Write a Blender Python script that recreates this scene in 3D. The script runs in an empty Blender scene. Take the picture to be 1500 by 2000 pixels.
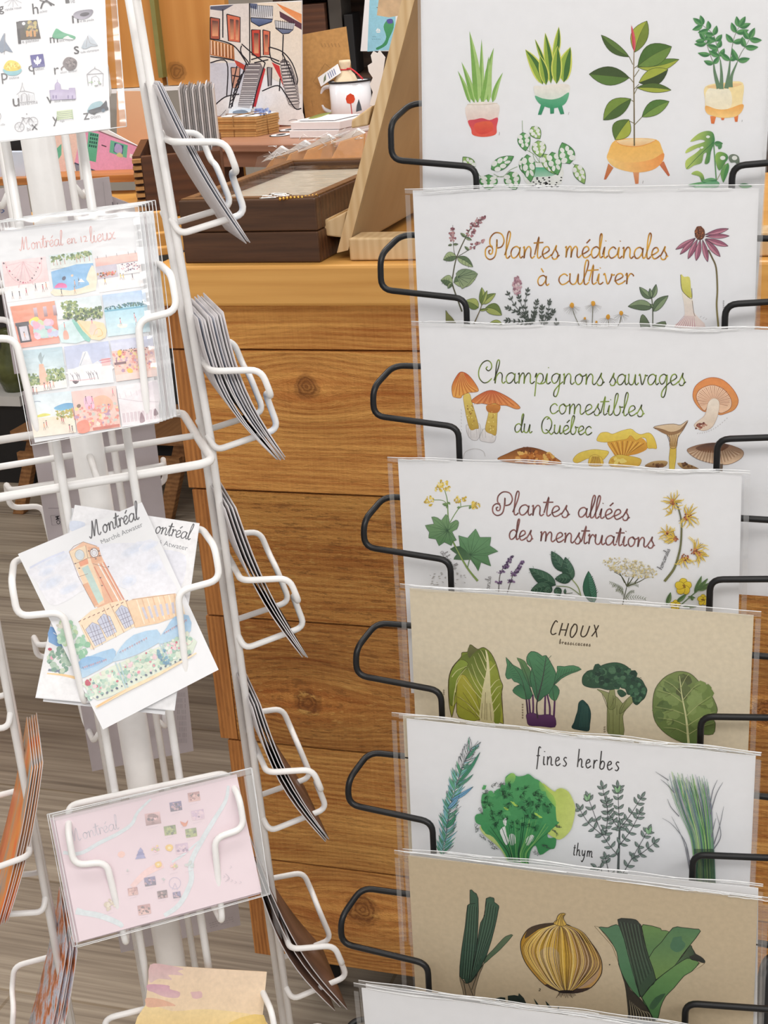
import bpy, math, random
from mathutils import Vector, Matrix

C = bpy.context.scene.collection
RND = random.Random(7)
# ------------------------------------------------------------------ camera geometry
FPX = 3000.0                                  # focal length in pixels of the 1500x2000 frame
DOWN = Vector((650, 8300, 3000)).normalized()  # gravity seen from the camera (x right, y down, z forward)
_up = -DOWN
_fw = Vector((0, 0, 1))
_yc = (_fw - _up * _fw.dot(_up)).normalized()
_xc = _yc.cross(_up)
C2W = Matrix((_xc, _yc, _up))
CAM = Vector((0, 0, 1.55))

def ray(px, py):
    return C2W @ Vector(((px - 750) / FPX, (py - 1000) / FPX, 1.0))
def at_depth(px, py, d):
    return CAM + ray(px, py) * d
def on_z(px, py, z):
    r = ray(px, py)
    return CAM + r * ((z - CAM.z) / r.z)

cam_data = bpy.data.cameras.new('camera')
cam_data.sensor_fit = 'VERTICAL'
cam_data.sensor_height = 36.0
cam_data.lens = FPX / 2000 * 36.0
cam_data.clip_start = 0.05
cam = bpy.data.objects.new('camera', cam_data)
C.objects.link(cam)
_r, _u, _b = C2W @ Vector((1, 0, 0)), C2W @ Vector((0, -1, 0)), C2W @ Vector((0, 0, -1))
cam.matrix_world = Matrix(((_r.x, _u.x, _b.x, CAM.x), (_r.y, _u.y, _b.y, CAM.y), (_r.z, _u.z, _b.z, CAM.z), (0, 0, 0, 1)))
bpy.context.scene.camera = cam

# ------------------------------------------------------------------ light and exposure
sc = bpy.context.scene
sc.view_settings.view_transform = 'Standard'
sc.view_settings.look = 'None'
sc.view_settings.gamma = 1.0
sc.view_settings.exposure = 0.0
sc.cycles.max_bounces = 10
sc.cycles.transparent_max_bounces = 24
w = bpy.data.worlds.new('shop_air')
sc.world = w
w.use_nodes = True
bg = w.node_tree.nodes['Background']
bg.inputs['Color'].default_value = (1.0, 0.985, 0.97, 1)
bg.inputs['Strength'].default_value = 0.62

def area(name, loc, sx, sy, power, col=(1, 0.975, 0.945), aim=None):
    d = bpy.data.lights.new(name, 'AREA')
    d.shape = 'RECTANGLE'
    d.size, d.size_y = sx, sy
    d.energy = power
    d.color = col
    o = bpy.data.objects.new(name, d)
    C.objects.link(o)
    o.location = loc
    if aim is not None:
        o.rotation_euler = (Vector(aim) - Vector(loc)).to_track_quat('-Z', 'Y').to_euler()
    return o
area('ceiling_lamp', (-0.6, -1.7, 3.2), 1.6, 0.6, 29, aim=(-0.2, 1.2, 0.9))
area('ceiling_lamp', (1.1, -1.5, 3.2), 1.6, 0.6, 45, aim=(0.4, 1.3, 0.8))
area('ceiling_lamp', (-0.7, 0.5, 3.1), 1.3, 0.4, 10)
area('ceiling_lamp', (0.7, 1.0, 3.1), 1.3, 0.4, 12)
area('ceiling_lamp', (-0.6, 2.5, 3.1), 1.6, 0.4, 26)
area('ceiling_lamp', (1.0, 3.0, 3.1), 1.6, 0.4, 20)
area('ceiling_lamp', (-2.4, 3.4, 3.1), 1.6, 0.4, 26)

# ------------------------------------------------------------------ frames
class Fr:
    def __init__(s, O, X, Y):
        s.O = Vector(O); s.X = Vector(X).normalized()
        Y = Vector(Y); s.Y = (Y - s.X * Y.dot(s.X)).normalized()
        s.Z = s.X.cross(s.Y)
    def pt(s, x, y, z=0.0):
        return s.O + s.X * x + s.Y * y + s.Z * z
    def loc(s, p):
        d = Vector(p) - s.O
        return Vector((d.dot(s.X), d.dot(s.Y), d.dot(s.Z)))
    def hit(s, px, py, z=0.0):
        r = ray(px, py)
        t = (s.O + s.Z * z - CAM).dot(s.Z) / r.dot(s.Z)
        q = s.loc(CAM + r * t)
        return q.x, q.y
    def mat(s):
        return Matrix(((s.X.x, s.Y.x, s.Z.x, s.O.x), (s.X.y, s.Y.y, s.Z.y, s.O.y), (s.X.z, s.Y.z, s.Z.z, s.O.z), (0, 0, 0, 1)))
    def sub(s, x, y, z, rx=0.0, ry=0.0, rz=0.0):
        R = Matrix.Rotation(ry, 3, 'Y') @ Matrix.Rotation(rx, 3, 'X') @ Matrix.Rotation(rz, 3, 'Z')
        B = Matrix((s.X, s.Y, s.Z)).transposed()
        Q = B @ R
        return Fr(s.pt(x, y, z), Q.col[0], Q.col[1])
WORLD = Fr((0, 0, 0), (1, 0, 0), (0, 1, 0))
def camdir(v):
    return C2W @ Vector(v).normalized()
def upright(O, yaw):                           # local X right, Y up, Z towards the viewer; yaw about the vertical
    return Fr(O, (math.cos(yaw), math.sin(yaw), 0), (0, 0, 1))
def flat(O, yaw):                              # local X right, Y away, Z up
    return Fr(O, (math.cos(yaw), math.sin(yaw), 0), (-math.sin(yaw), math.cos(yaw), 0))

# ------------------------------------------------------------------ colours and materials
def lin(c):
    c /= 255.0
    return c / 12.92 if c <= 0.04045 else ((c + 0.055) / 1.055) ** 2.4
def rgb(*c):
    return (lin(c[0]), lin(c[1]), lin(c[2]), 1.0)
def mixc(a, b, t):
    return tuple(a[i] + (b[i] - a[i]) * t for i in range(3)) + (1.0,)

class NT:
    def __init__(s, name):
        s.m = bpy.data.materials.new(name); s.m.use_nodes = True
        s.t = s.m.node_tree; s.t.nodes.clear()
        s.out = s.n('ShaderNodeOutputMaterial')
    def n(s, typ, **kw):
        x = s.t.nodes.new(typ)
        for k, v in kw.items():
            setattr(x, k, v)
        return x
    def l(s, a, b):
        s.t.links.new(a, b)
    def val(s, sock, v):
        if hasattr(v, 'is_output'):
            s.l(v, sock)
        else:
            sock.default_value = v
    def math(s, op, a, b=0.0, c=None):
        x = s.n('ShaderNodeMath', operation=op)
        s.val(x.inputs[0], a); s.val(x.inputs[1], b)
        if c is not None: s.val(x.inputs[2], c)
        return x.outputs[0]
    def vmath(s, op, a, b):
        x = s.n('ShaderNodeVectorMath', operation=op)
        s.val(x.inputs[0], a); s.val(x.inputs[1], b)
        return x.outputs[0] if op not in ('LENGTH', 'DISTANCE', 'DOT_PRODUCT') else x.outputs[1]
    def noise(s, vec, scale, detail=3.0, rough=0.5):
        x = s.n('ShaderNodeTexNoise')
        if vec is not None: s.l(vec, x.inputs['Vector'])
        x.inputs['Scale'].default_value = scale; x.inputs['Detail'].default_value = detail
        x.inputs['Roughness'].default_value = rough
        return x.outputs['Fac']
    def ramp(s, fac, stops):
        x = s.n('ShaderNodeValToRGB')
        s.l(fac, x.inputs[0])
        e = x.color_ramp.elements
        while len(e) < len(stops): e.new(0.5)
        for i, (p, c) in enumerate(stops):
            e[i].position = p; e[i].color = c
        return x.outputs[0]
    def mix(s, fac, a, b, mode='MIX'):
        x = s.n('ShaderNodeMix', data_type='RGBA', blend_type=mode)
        s.val(x.inputs[0], fac); s.val(x.inputs[6], a); s.val(x.inputs[7], b)
        return x.outputs[2]
    def obj(s):
        return s.n('ShaderNodeTexCoord').outputs['Object']
    def scale(s, vec, v):
        return s.vmath('MULTIPLY', vec, v)
    def bump(s, h, strength, dist=0.002):
        x = s.n('ShaderNodeBump')
        s.l(h, x.inputs['Height']); x.inputs['Strength'].default_value = strength; x.inputs['Distance'].default_value = dist
        return x.outputs[0]
    def bsdf(s, col, rough=0.5, metal=0.0, normal=None, spec=0.5, coat=0.0):
        x = s.n('ShaderNodeBsdfPrincipled')
        s.val(x.inputs['Base Color'], col); s.val(x.inputs['Roughness'], rough)
        x.inputs['Metallic'].default_value = metal
        x.inputs['Specular IOR Level'].default_value = spec
        x.inputs['Coat Weight'].default_value = coat
        if normal is not None: s.l(normal, x.inputs['Normal'])
        s.l(x.outputs[0], s.out.inputs[0])
        return x

def plain(name, col, rough=0.5, var=0.06, scale=30.0, metal=0.0, bump=0.0, spec=0.5, coat=0.0):
    t = NT(name)
    o = t.obj()
    f = t.noise(o, scale, 3)
    a = tuple(min(1, c * (1 - var)) for c in col[:3]) + (1,)
    b = tuple(min(1, c * (1 + var)) for c in col[:3]) + (1,)
    c = t.ramp(f, [(0.3, a), (0.7, b)])
    nrm = t.bump(t.noise(o, scale * 4, 4), bump) if bump else None
    t.bsdf(c, rough, metal, nrm, spec, coat)
    return t.m

def wood(name, light, dark, along=(1, 0, 0), grain=60.0, rough=0.55, bump=0.25, tone=1.0, knots=(), use_attr=False, coat=0.0, contrast=1.0, band=0.16):
    """grain runs along the local axis 'along'; knots are (x, y, radius) in local X, Y"""
    t = NT(name)
    o = t.obj()
    if use_attr:
        at = t.n('ShaderNodeAttribute', attribute_name='Rnd').outputs['Fac']
        cmb = t.n('ShaderNodeCombineXYZ'); t.l(t.math('MULTIPLY', at, 37.0), cmb.inputs[2])
        o2 = t.vmath('ADD', o, cmb.outputs[0])
    else:
        o2 = o
    kmask = None
    for kx, ky, kr in knots:
        d = t.vmath('SUBTRACT', o, (kx, ky, 0))
        d = t.scale(d, (1.0, 1.0, 0.0))
        q = t.vmath('LENGTH', t.scale(d, (0.55, 1.0, 0)), (0, 0, 0))
        e = t.math('POWER', 2.718, t.math('MULTIPLY', t.math('POWER', t.math('DIVIDE', q, kr * 2.3), 2.0), -1.0))
        push = t.n('ShaderNodeVectorMath', operation='SCALE')
        t.l(t.scale(d, (0.0, 0.75, 0.0)), push.inputs[0]); t.l(e, push.inputs['Scale'])
        o2 = t.vmath('SUBTRACT', o2, push.outputs[0])
        r = t.vmath('LENGTH', d, (0, 0, 0))
        wob = t.math('ADD', r, t.math('MULTIPLY', t.math('SUBTRACT', t.noise(o, 60, 2), 0.5), kr * 0.7))
        m = t.n('ShaderNodeMapRange', interpolation_type='SMOOTHSTEP')
        t.l(wob, m.inputs[0]); m.inputs[1].default_value = kr * 1.12; m.inputs[2].default_value = kr * 0.62
        ringv = t.math('MULTIPLY_ADD', t.math('SINE', t.math('MULTIPLY', wob, 6.28 / (kr * 0.27))), 0.18, 0.72)
        km = t.math('MULTIPLY', m.outputs[0], ringv)
        kmask = km if kmask is None else t.math('MAXIMUM', kmask, km)
    a = Vector(along)
    sv = tuple(grain * (0.045 if abs(a[i]) > 0.5 else 1.0) for i in range(3))
    g1 = t.noise(t.scale(o2, sv), 1.0, 5, 0.62)
    sv2 = tuple(grain * (0.02 if abs(a[i]) > 0.5 else 0.22) for i in range(3))
    g2 = t.noise(t.scale(o2, sv2), 1.0, 3, 0.5)
    wv = t.n('ShaderNodeTexWave', wave_type='BANDS', bands_direction='Y' if abs(a[1]) < 0.5 else 'X')
    t.l(t.scale(o2, tuple(0.12 if abs(a[i]) > 0.5 else 1.0 for i in range(3))), wv.inputs['Vector'])
    wv.inputs['Scale'].default_value = grain * 0.32; wv.inputs['Distortion'].default_value = 5.0
    wv.inputs['Detail'].default_value = 2.0; wv.inputs['Detail Scale'].default_value = 0.6
    f = t.math('ADD', t.math('MULTIPLY', g1, 0.55), t.math('MULTIPLY', g2, 0.35))
    f = t.math('ADD', f, t.math('MULTIPLY', wv.outputs['Fac'], band))
    if band < 0.16:                            # rough sawn: patchy tone, torn fibres and faint upright saw marks
        f = t.math('ADD', f, t.math('MULTIPLY', t.noise(t.scale(o2, (5, 16, 5)), 1.0, 4, 0.6), 0.30))
        f = t.math('ADD', f, t.math('MULTIPLY', t.noise(t.scale(o2, (420, 14, 14)), 1.0, 2), 0.10))
        f = t.math('SUBTRACT', f, 0.30 * .5 + .05 - (0.16 - band) * .5)
    lo, hi = 0.53 - 0.23 / contrast, 0.53 + 0.23 / contrast
    c = t.ramp(f, [(lo, dark), (hi, light)])
    if kmask is not None:
        c = t.mix(kmask, c, tuple(x * 0.42 for x in dark[:3]) + (1,))
    if use_attr:
        ca = t.n('ShaderNodeAttribute', attribute_name='Col').outputs['Color']
        c = t.mix(1.0, c, ca, 'MULTIPLY')
        ra = t.n('ShaderNodeAttribute', attribute_name='Ruf').outputs['Fac']
        big = t.noise(t.scale(o2, tuple(190.0 * (0.2 if abs(a[i]) > 0.5 else 1.0) for i in range(3))), 1.0, 5, 0.7)
        hgt = t.math('ADD', t.math('MULTIPLY', g1, 0.7), t.math('MULTIPLY', big, t.math('MULTIPLY_ADD', ra, 2.6, 0.25)))
    else:
        hgt = g1
    if use_attr:                               # torn fibres: shade painted into crevices, highlights painted on lifted edges
        cv = t.n('ShaderNodeMapRange', interpolation_type='SMOOTHSTEP'); t.l(big, cv.inputs[0]); cv.inputs[1].default_value = 0.46; cv.inputs[2].default_value = 0.37
        c = t.mix(t.math('MULTIPLY', cv.outputs[0], t.math('MULTIPLY_ADD', ra, 0.42, 0.08)), c, tuple(x * 0.45 for x in dark[:3]) + (1,))
        hv = t.n('ShaderNodeMapRange', interpolation_type='SMOOTHSTEP'); t.l(big, hv.inputs[0]); hv.inputs[1].default_value = 0.56; hv.inputs[2].default_value = 0.68
        c = t.mix(t.math('MULTIPLY', hv.outputs[0], t.math('MULTIPLY_ADD', ra, 0.55, 0.12)), c, tuple(min(1, x * 1.12) for x in light[:3]) + (1,))
    nb = t.bump(hgt, bump, 0.006 if use_attr else 0.004)
    t.bsdf(c, rough, 0.0, nb, 0.4, coat)
    return t.m

def printed(name, rough=0.5):
    t = NT(name)
    ca = t.n('ShaderNodeAttribute', attribute_name='Col').outputs['Color']
    o = t.obj()
    f = t.math('MULTIPLY_ADD', t.noise(o, 260, 4, 0.6), 0.34, 0.83)
    g = t.math('MULTIPLY_ADD', t.noise(o, 70, 3, 0.6), 0.3, 0.85)
    h = t.math('MULTIPLY', f, g)
    cmb = t.n('ShaderNodeCombineColor')
    for i in range(3): t.l(h, cmb.inputs[i])
    c = t.mix(0.8, ca, cmb.outputs[0], 'MULTIPLY')
    t.bsdf(c, rough, 0.0, None, 0.3)
    return t.m
def plastic(name, tint=0.02, gloss=0.05, haze=0.0, fres=0.55):
    t = NT(name)
    tr = t.n('ShaderNodeBsdfTransparent'); tr.inputs[0].default_value = (1 - tint, 1 - tint, 1 - tint, 1)
    gl = t.n('ShaderNodeBsdfGlossy'); gl.inputs['Roughness'].default_value = 0.12
    o = t.obj()
    nb = t.bump(t.noise(t.scale(o, (14, 30, 14)), 1.0, 3), 0.35, 0.01)
    t.l(nb, gl.inputs['Normal'])
    lw = t.n('ShaderNodeLayerWeight'); lw.inputs['Blend'].default_value = 0.12
    fac = t.math('MULTIPLY_ADD', lw.outputs['Fresnel'], fres, gloss)
    mx = t.n('ShaderNodeMixShader'); t.l(fac, mx.inputs[0]); t.l(tr.outputs[0], mx.inputs[1]); t.l(gl.outputs[0], mx.inputs[2])
    last = mx
    if haze:
        df = t.n('ShaderNodeBsdfDiffuse'); df.inputs[0].default_value = (0.9, 0.9, 0.9, 1)
        m2 = t.n('ShaderNodeMixShader'); m2.inputs[0].default_value = haze
        t.l(mx.outputs[0], m2.inputs[1]); t.l(df.outputs[0], m2.inputs[2]); last = m2
    t.l(last.outputs[0], t.out.inputs[0])
    return t.m

# ------------------------------------------------------------------ mesh building
class MB:
    def __init__(s):
        s.v = []; s.f = []; s.c = []; s.mi = []; s.cur = 0; s.col = (1, 1, 1, 1); s.rnd = []; s.ruf = []; s.r0 = 0.0; s.u0 = 0.0; s.smooth = []; s.sm = False
    def add(s, verts, faces, cols=None):
        b = len(s.v)
        s.v += [tuple(p) for p in verts]
        s.c += cols if cols else [s.col] * len(verts)
        s.rnd += [s.r0] * len(verts); s.ruf += [s.u0] * len(verts)
        for f in faces:
            s.f.append(tuple(b + i for i in f)); s.mi.append(s.cur); s.smooth.append(s.sm)
    def box(s, x0, x1, y0, y1, z0, z1):
        s.add([(x0, y0, z0), (x1, y0, z0), (x1, y1, z0), (x0, y1, z0), (x0, y0, z1), (x1, y0, z1), (x1, y1, z1), (x0, y1, z1)],
              [(3, 2, 1, 0), (4, 5, 6, 7), (0, 1, 5, 4), (1, 2, 6, 5), (2, 3, 7, 6), (3, 0, 4, 7)])
    def hexa(s, a, b):                         # two quads (lists of 4 points), joined
        s.add(list(a) + list(b), [(3, 2, 1, 0), (4, 5, 6, 7), (0, 1, 5, 4), (1, 2, 6, 5), (2, 3, 7, 6), (3, 0, 4, 7)])
    def prism(s, poly, z0, z1):
        n = len(poly)
        s.add([(x, y, z0) for x, y in poly] + [(x, y, z1) for x, y in poly],
              [tuple(range(n - 1, -1, -1)), tuple(range(n, 2 * n))] + [(i, (i + 1) % n, n + (i + 1) % n, n + i) for i in range(n)])
    def tube(s, pts, r, n=8, closed=False, rr=None):
        pts = [Vector(p) for p in pts]
        N = len(pts)
        tang = []
        for i in range(N):
            a = pts[(i - 1) % N] if (closed or i > 0) else pts[i]
            b = pts[(i + 1) % N] if (closed or i < N - 1) else pts[i]
            d = b - a
            tang.append(d.normalized() if d.length > 1e-9 else Vector((0, 0, 1)))
        ref = Vector((0, 0, 1)) if abs(tang[0].z) < 0.9 else Vector((1, 0, 0))
        u = tang[0].cross(ref).normalized()
        V = []
        for i in range(N):
            u = (u - tang[i] * u.dot(tang[i]))
            u = u.normalized() if u.length > 1e-9 else tang[i].orthogonal().normalized()
            w_ = tang[i].cross(u)
            q = rr[i] if rr else r
            for k in range(n):
                a = 2 * math.pi * k / n
                V.append(pts[i] + u * (q * math.cos(a)) + w_ * (q * math.sin(a)))
        Fc = []
        for i in range(N if closed else N - 1):
            j = (i + 1) % N
            for k in range(n):
                k2 = (k + 1) % n
                Fc.append((i * n + k, i * n + k2, j * n + k2, j * n + k))
        if not closed:
            Fc.append(tuple(range(n - 1, -1, -1))); Fc.append(tuple((N - 1) * n + k for k in range(n)))
        old = s.sm; s.sm = True
        s.add(V, Fc)
        s.sm = old
    def lathe(s, prof, n=24, axis='Y', c=(0, 0, 0)):
        V = []
        for r, h in prof:
            for k in range(n):
                a = 2 * math.pi * k / n
                x, z = r * math.cos(a), r * math.sin(a)
                V.append((c[0] + x, c[1] + h, c[2] + z) if axis == 'Y' else (c[0] + x, c[1] + z, c[2] + h))
        Fc = [(i * n + k, i * n + (k + 1) % n, (i + 1) * n + (k + 1) % n, (i + 1) * n + k) for i in range(len(prof) - 1) for k in range(n)]
        old = s.sm; s.sm = True; s.add(V, Fc); s.sm = old
    def sheet(s, fn, nu, nv, th):              # fn(u, v) -> point ; thin solid sheet of thickness th along -normal z
        A = [fn(i / nu, j / nv) for j in range(nv + 1) for i in range(nu + 1)]
        Bk = [(p[0], p[1], p[2] - th) for p in A]
        W = nu + 1; n0 = len(A)
        Fc = []
        for j in range(nv):
            for i in range(nu):
                a = j * W + i
                Fc.append((a, a + 1, a + W + 1, a + W)); Fc.append((n0 + a + W, n0 + a + W + 1, n0 + a + 1, n0 + a))
        rim = [i for i in range(W)] + [j * W + nu for j in range(1, nv + 1)] + [nv * W + i for i in range(nu - 1, -1, -1)] + [j * W for j in range(nv - 1, 0, -1)]
        for k in range(len(rim)):
            a, b = rim[k], rim[(k + 1) % len(rim)]
            Fc.append((b, a, n0 + a, n0 + b))
        s.add(A + Bk, Fc)
    def build(s, name, mats, parent=None, frame=None, bevel=0.0, attrs=False, smooth_all=False):
        me = bpy.data.meshes.new(name)
        me.from_pydata(s.v, [], s.f)
        if not isinstance(mats, (list, tuple)): mats = [mats]
        for m in mats: me.materials.append(m)
        me.polygons.foreach_set('material_index', s.mi)
        me.polygons.foreach_set('use_smooth', [True] * len(s.f) if smooth_all else s.smooth)
        ca = me.color_attributes.new('Col', 'FLOAT_COLOR', 'POINT')
        ca.data.foreach_set('color', [x for c in s.c for x in c])
        if attrs:
            for nm, arr in (('Rnd', s.rnd), ('Ruf', s.ruf)):
                a = me.attributes.new(nm, 'FLOAT', 'POINT'); a.data.foreach_set('value', arr)
        me.update()
        o = bpy.data.objects.new(name, me)
        C.objects.link(o)
        if parent is not None:
            o.parent = parent
        if frame is not None:
            o.matrix_world = frame.mat()
        if bevel:
            b = o.modifiers.new('bevel', 'BEVEL'); b.width = bevel; b.segments = 2; b.limit_method = 'ANGLE'; b.angle_limit = 0.7
        return o

def thing(name, label, cat, frame, group=None):
    o = bpy.data.objects.new(name, None)
    o.empty_display_size = 0.02
    C.objects.link(o)
    o.matrix_world = frame.mat()
    return tag(o, label, cat, group)
def tag(o, label, cat, group=None):
    o['label'] = label; o['category'] = cat
    if group: o['group'] = group
    return o
def struct(o):
    o['kind'] = 'structure'
    return o

def fillet(pts, r=0.006, k=4, closed=False):
    pts = [Vector(p) for p in pts]
    out = []
    N = len(pts)
    for i in range(N):
        if not closed and i in (0, N - 1):
            out.append(pts[i]); continue
        a, p, b = pts[(i - 1) % N], pts[i], pts[(i + 1) % N]
        da, db = (a - p), (b - p)
        q = min(r, da.length * 0.48, db.length * 0.48)
        if q < 1e-6:
            out.append(p); continue
        A, B = p + da.normalized() * q, p + db.normalized() * q
        for j in range(k + 1):
            t = j / k
            out.append(A * (1 - t) ** 2 + p * (2 * t * (1 - t)) + B * t * t)
    return out
def smooth(pts, k=6, closed=False):             # Catmull-Rom
    P = [tuple(p) for p in pts]
    n = len(P)
    if n < 3: return P
    out = []
    for i in range(n if closed else n - 1):
        p0 = P[(i - 1) % n] if (closed or i > 0) else P[0]
        p1, p2 = P[i], P[(i + 1) % n]
        p3 = P[(i + 2) % n] if (closed or i < n - 2) else P[n - 1]
        for j in range(k):
            t = j / k
            out.append(tuple(0.5 * (2 * p1[d] + (p2[d] - p0[d]) * t + (2 * p0[d] - 5 * p1[d] + 4 * p2[d] - p3[d]) * t * t + (3 * p1[d] - p0[d] - 3 * p2[d] + p3[d]) * t ** 3) for d in range(len(p1))))
    if not closed: out.append(P[-1])
    return out
# ------------------------------------------------------------------ shared materials
M_white_metal = plain('white_enamelled_wire', rgb(242, 241, 240), 0.35, 0.05, 40, bump=0.05)
M_black_metal = plain('black_enamelled_wire', rgb(16, 16, 18), 0.38, 0.2, 60, spec=0.4)
M_paper = plain('white_card_paper', rgb(235, 236, 239), 0.75, 0.012, 90, spec=0.2)
M_paper_back = plain('grey_white_card_back', rgb(214, 210, 212), 0.8, 0.02, 60, spec=0.2)
M_lilac = plain('lilac_grey_card_back', rgb(196, 188, 192), 0.8, 0.025, 60, spec=0.2)
M_kraft_sheet = plain('kraft_sheet', rgb(219, 207, 183), 0.8, 0.05, 220, spec=0.2)
M_kraft_sheet2 = plain('brown_kraft_sheet', rgb(199, 182, 154), 0.8, 0.05, 220, spec=0.2)
M_kraft = plain('kraft_board', rgb(190, 146, 92), 0.8, 0.1, 120, spec=0.2)
M_ink = printed('printed_ink', 0.5)
M_sleeve = plastic('clear_sleeve', 0.012, 0.018)
M_sleeve_card = plastic('thin_card_sleeve', 0.010, 0.006, fres=0.22)
M_sleeve_edge = plastic('clear_sleeve_seal', 0.03, 0.08, 0.12)
M_sleeve_glint = plain('sleeve_glint', rgb(236, 238, 240), 0.2, 0.1, 80)  # opaque near-white, a painted highlight for glints on clear plastic
M_dark = plain('dark_card_edge', rgb(28, 28, 32), 0.7, 0.2, 40)
M_black = plain('black_panel', rgb(26, 25, 27), 0.6, 0.2, 10)
M_pine = wood('pale_pine', rgb(226, 200, 158), rgb(196, 160, 112), (0, 1, 0), 90, 0.5, 0.1)
M_ply_face = wood('plywood_back', rgb(170, 146, 112), rgb(150, 126, 94), (0, 1, 0), 24, 0.6, 0.06)  # colour darkened because this side of the easel is in shade
M_walnut = wood('walnut', rgb(112, 76, 50), rgb(56, 36, 24), (1, 0, 0), 90, 0.45, 0.1)
M_walnut_rim = wood('walnut_rim', rgb(150, 108, 68), rgb(98, 66, 40), (1, 0, 0), 90, 0.4, 0.1)
M_desk = wood('brown_desk_wood', rgb(186, 138, 112), rgb(146, 104, 84), (1, 0, 0), 60, 0.4, 0.08)
M_crate = wood('dark_stained_crate_wood', rgb(104, 62, 34), rgb(62, 34, 18), (1, 0, 0), 60, 0.5, 0.12)
_pf = upright(at_depth(310, 172, 3.15), math.atan2((C2W @ Vector((8750, 399, -3000))).y, (C2W @ Vector((8750, 399, -3000))).x))
xkn, zkn = _pf.hit(345, 140); zkn += at_depth(310, 172, 3.15).z
M_orange_ply = wood('orange_plywood', rgb(206, 148, 80), rgb(184, 122, 56), (0, 1, 0), 26, 0.45, 0.06, knots=((xkn, zkn, 0.022),))
M_stool = wood('worn_stool_wood', rgb(176, 128, 82), rgb(112, 74, 44), (0, 0, 1), 70, 0.6, 0.15)

# ------------------------------------------------------------------ the room
t = NT('streaked_floor_planks')
fo = t.obj()
fs = t.noise(t.scale(fo, (2.2, 90, 1)), 1.0, 4, 0.6)
fb = t.noise(t.scale(fo, (1.2, 14, 1)), 1.0, 3, 0.5)
fsum = t.math('ADD', t.math('MULTIPLY', fs, 0.6), t.math('MULTIPLY', fb, 0.4))
fc = t.ramp(fsum, [(0.32, rgb(126, 114, 102)), (0.52, rgb(172, 159, 143)), (0.72, rgb(204, 193, 176))])
bk = t.n('ShaderNodeTexBrick'); t.l(fo, bk.inputs['Vector'])
bk.inputs['Color1'].default_value = (1, 1, 1, 1); bk.inputs['Color2'].default_value = (0.9, 0.9, 0.88, 1); bk.inputs['Mortar'].default_value = (0.72, 0.68, 0.6, 1)
bk.inputs['Scale'].default_value = 1.0; bk.inputs['Mortar Size'].default_value = 0.003
bk.inputs['Brick Width'].default_value = 1.2; bk.inputs['Row Height'].default_value = 0.3
t.bsdf(t.mix(1.0, fc, bk.outputs['Color'], 'MULTIPLY'), 0.5, 0, t.bump(fs, 0.1, 0.002))
M_floor = t.m
M_wall = plain('pale_wall_paint', rgb(214, 206, 196), 0.7, 0.03, 6)

KX = C2W @ Vector((8750, 399, -3000)).normalized()
KX = Vector((KX.x, KX.y, 0)).normalized()
kyaw = math.atan2(KX.y, KX.x)
ffr = flat((0, 2.2, 0), kyaw)
b = MB(); b.box(-4.5, 3.2, -3.4, 4.0, -0.05, 0.0)
struct(b.build('floor', M_floor, frame=ffr))
b = MB(); b.box(-4.5, 3.2, 4.0, 4.08, 0.0, 3.3)
struct(b.build('wall_back', M_wall, frame=ffr))
b = MB(); b.box(-4.58, -4.5, -3.4, 4.08, 0.0, 3.3)
struct(b.build('wall_left', M_wall, frame=ffr))
b = MB(); b.box(-4.5, 3.2, 3.98, 4.0, 0.0, 0.1)
struct(b.build('baseboard_back', M_paper, frame=ffr))
b = MB(); b.box(-4.5, 3.2, -3.4, 4.0, 3.3, 3.35)
struct(b.build('ceiling', M_wall, frame=ffr))

# ------------------------------------------------------------------ wooden counter (rough cedar planks)
P0 = at_depth(600, 900, 2.0)
K = upright(P0, kyaw)
ky = lambda px, py: K.hit(px, py)[1]
kx = lambda px, py: K.hit(px, py)[0]
KR = kx(1500, 900) + 0.45
yb = [ky(600, 513), ky(600, 594), ky(600, 686), ky(600, 965), ky(600, 1217), ky(600, 1461), ky(600, 1690), ky(600, 1880)]
xl = [kx(302, 515), kx(321, 620), kx(348, 800), kx(386, 1060), kx(412, 1300), kx(452, 1520), kx(484, 1760)]
ZTOP = K.pt(0, yb[0]).z
KD = 0.66
counter = thing('wooden_counter', 'orange brown counter clad in rough sawn cedar planks', 'counter', K.sub(0, yb[7], 0))
KC = K.sub(0, yb[7], 0)
def kk(px, py):
    x, y = K.hit(px, py); return x, y - yb[7]
knots = [kk(598, 757) + (0.0185,), kk(600, 1372) + (0.0225,), kk(706, 1778) + (0.030,), kk(1492, 1392) + (0.02,)]
M_cedar = wood('rough_cedar_planks', rgb(250, 190, 108), rgb(186, 114, 50), (1, 0, 0), 120, 0.62, 1.0, knots=knots, use_attr=True, contrast=1.3, band=0.11)
M_lip = wood('smooth_pine_lip', rgb(234, 180, 100), rgb(206, 146, 70), (1, 0, 0), 60, 0.38, 0.08, coat=0.15)
def plan(px, py):
    q = K.loc(on_z(px, py, ZTOP)); return (q.x, q.z)
b = MB()                                       # the top widens towards the back left
tp = [(xl[0], 0.018), (KR, 0.018), (KR, -KD), (xl[0] - 0.45, -KD), (xl[0] - 0.45, -0.36), (xl[0], -0.36)]
y0_, y1_ = yb[1] - yb[7] + 0.001, yb[0] - yb[7]
n_ = len(tp)
b.add([(x, y0_, z) for x, z in tp] + [(x, y1_, z) for x, z in tp], [tuple(range(n_ - 1, -1, -1)), tuple(range(n_, 2 * n_))] + [(i, (i + 1) % n_, n_ + (i + 1) % n_, n_ + i) for i in range(n_)])
b.build('counter_top', M_lip, counter, bevel=0.004)
b = MB()
tint = [None, (1.0, 0.97, 0.9), (1.0, 0.96, 0.9), (1.12, 1.06, 0.96), (1.0, 0.92, 0.84), (1.08, 1.08, 1.06), (0.92, 0.86, 0.82)]
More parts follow.
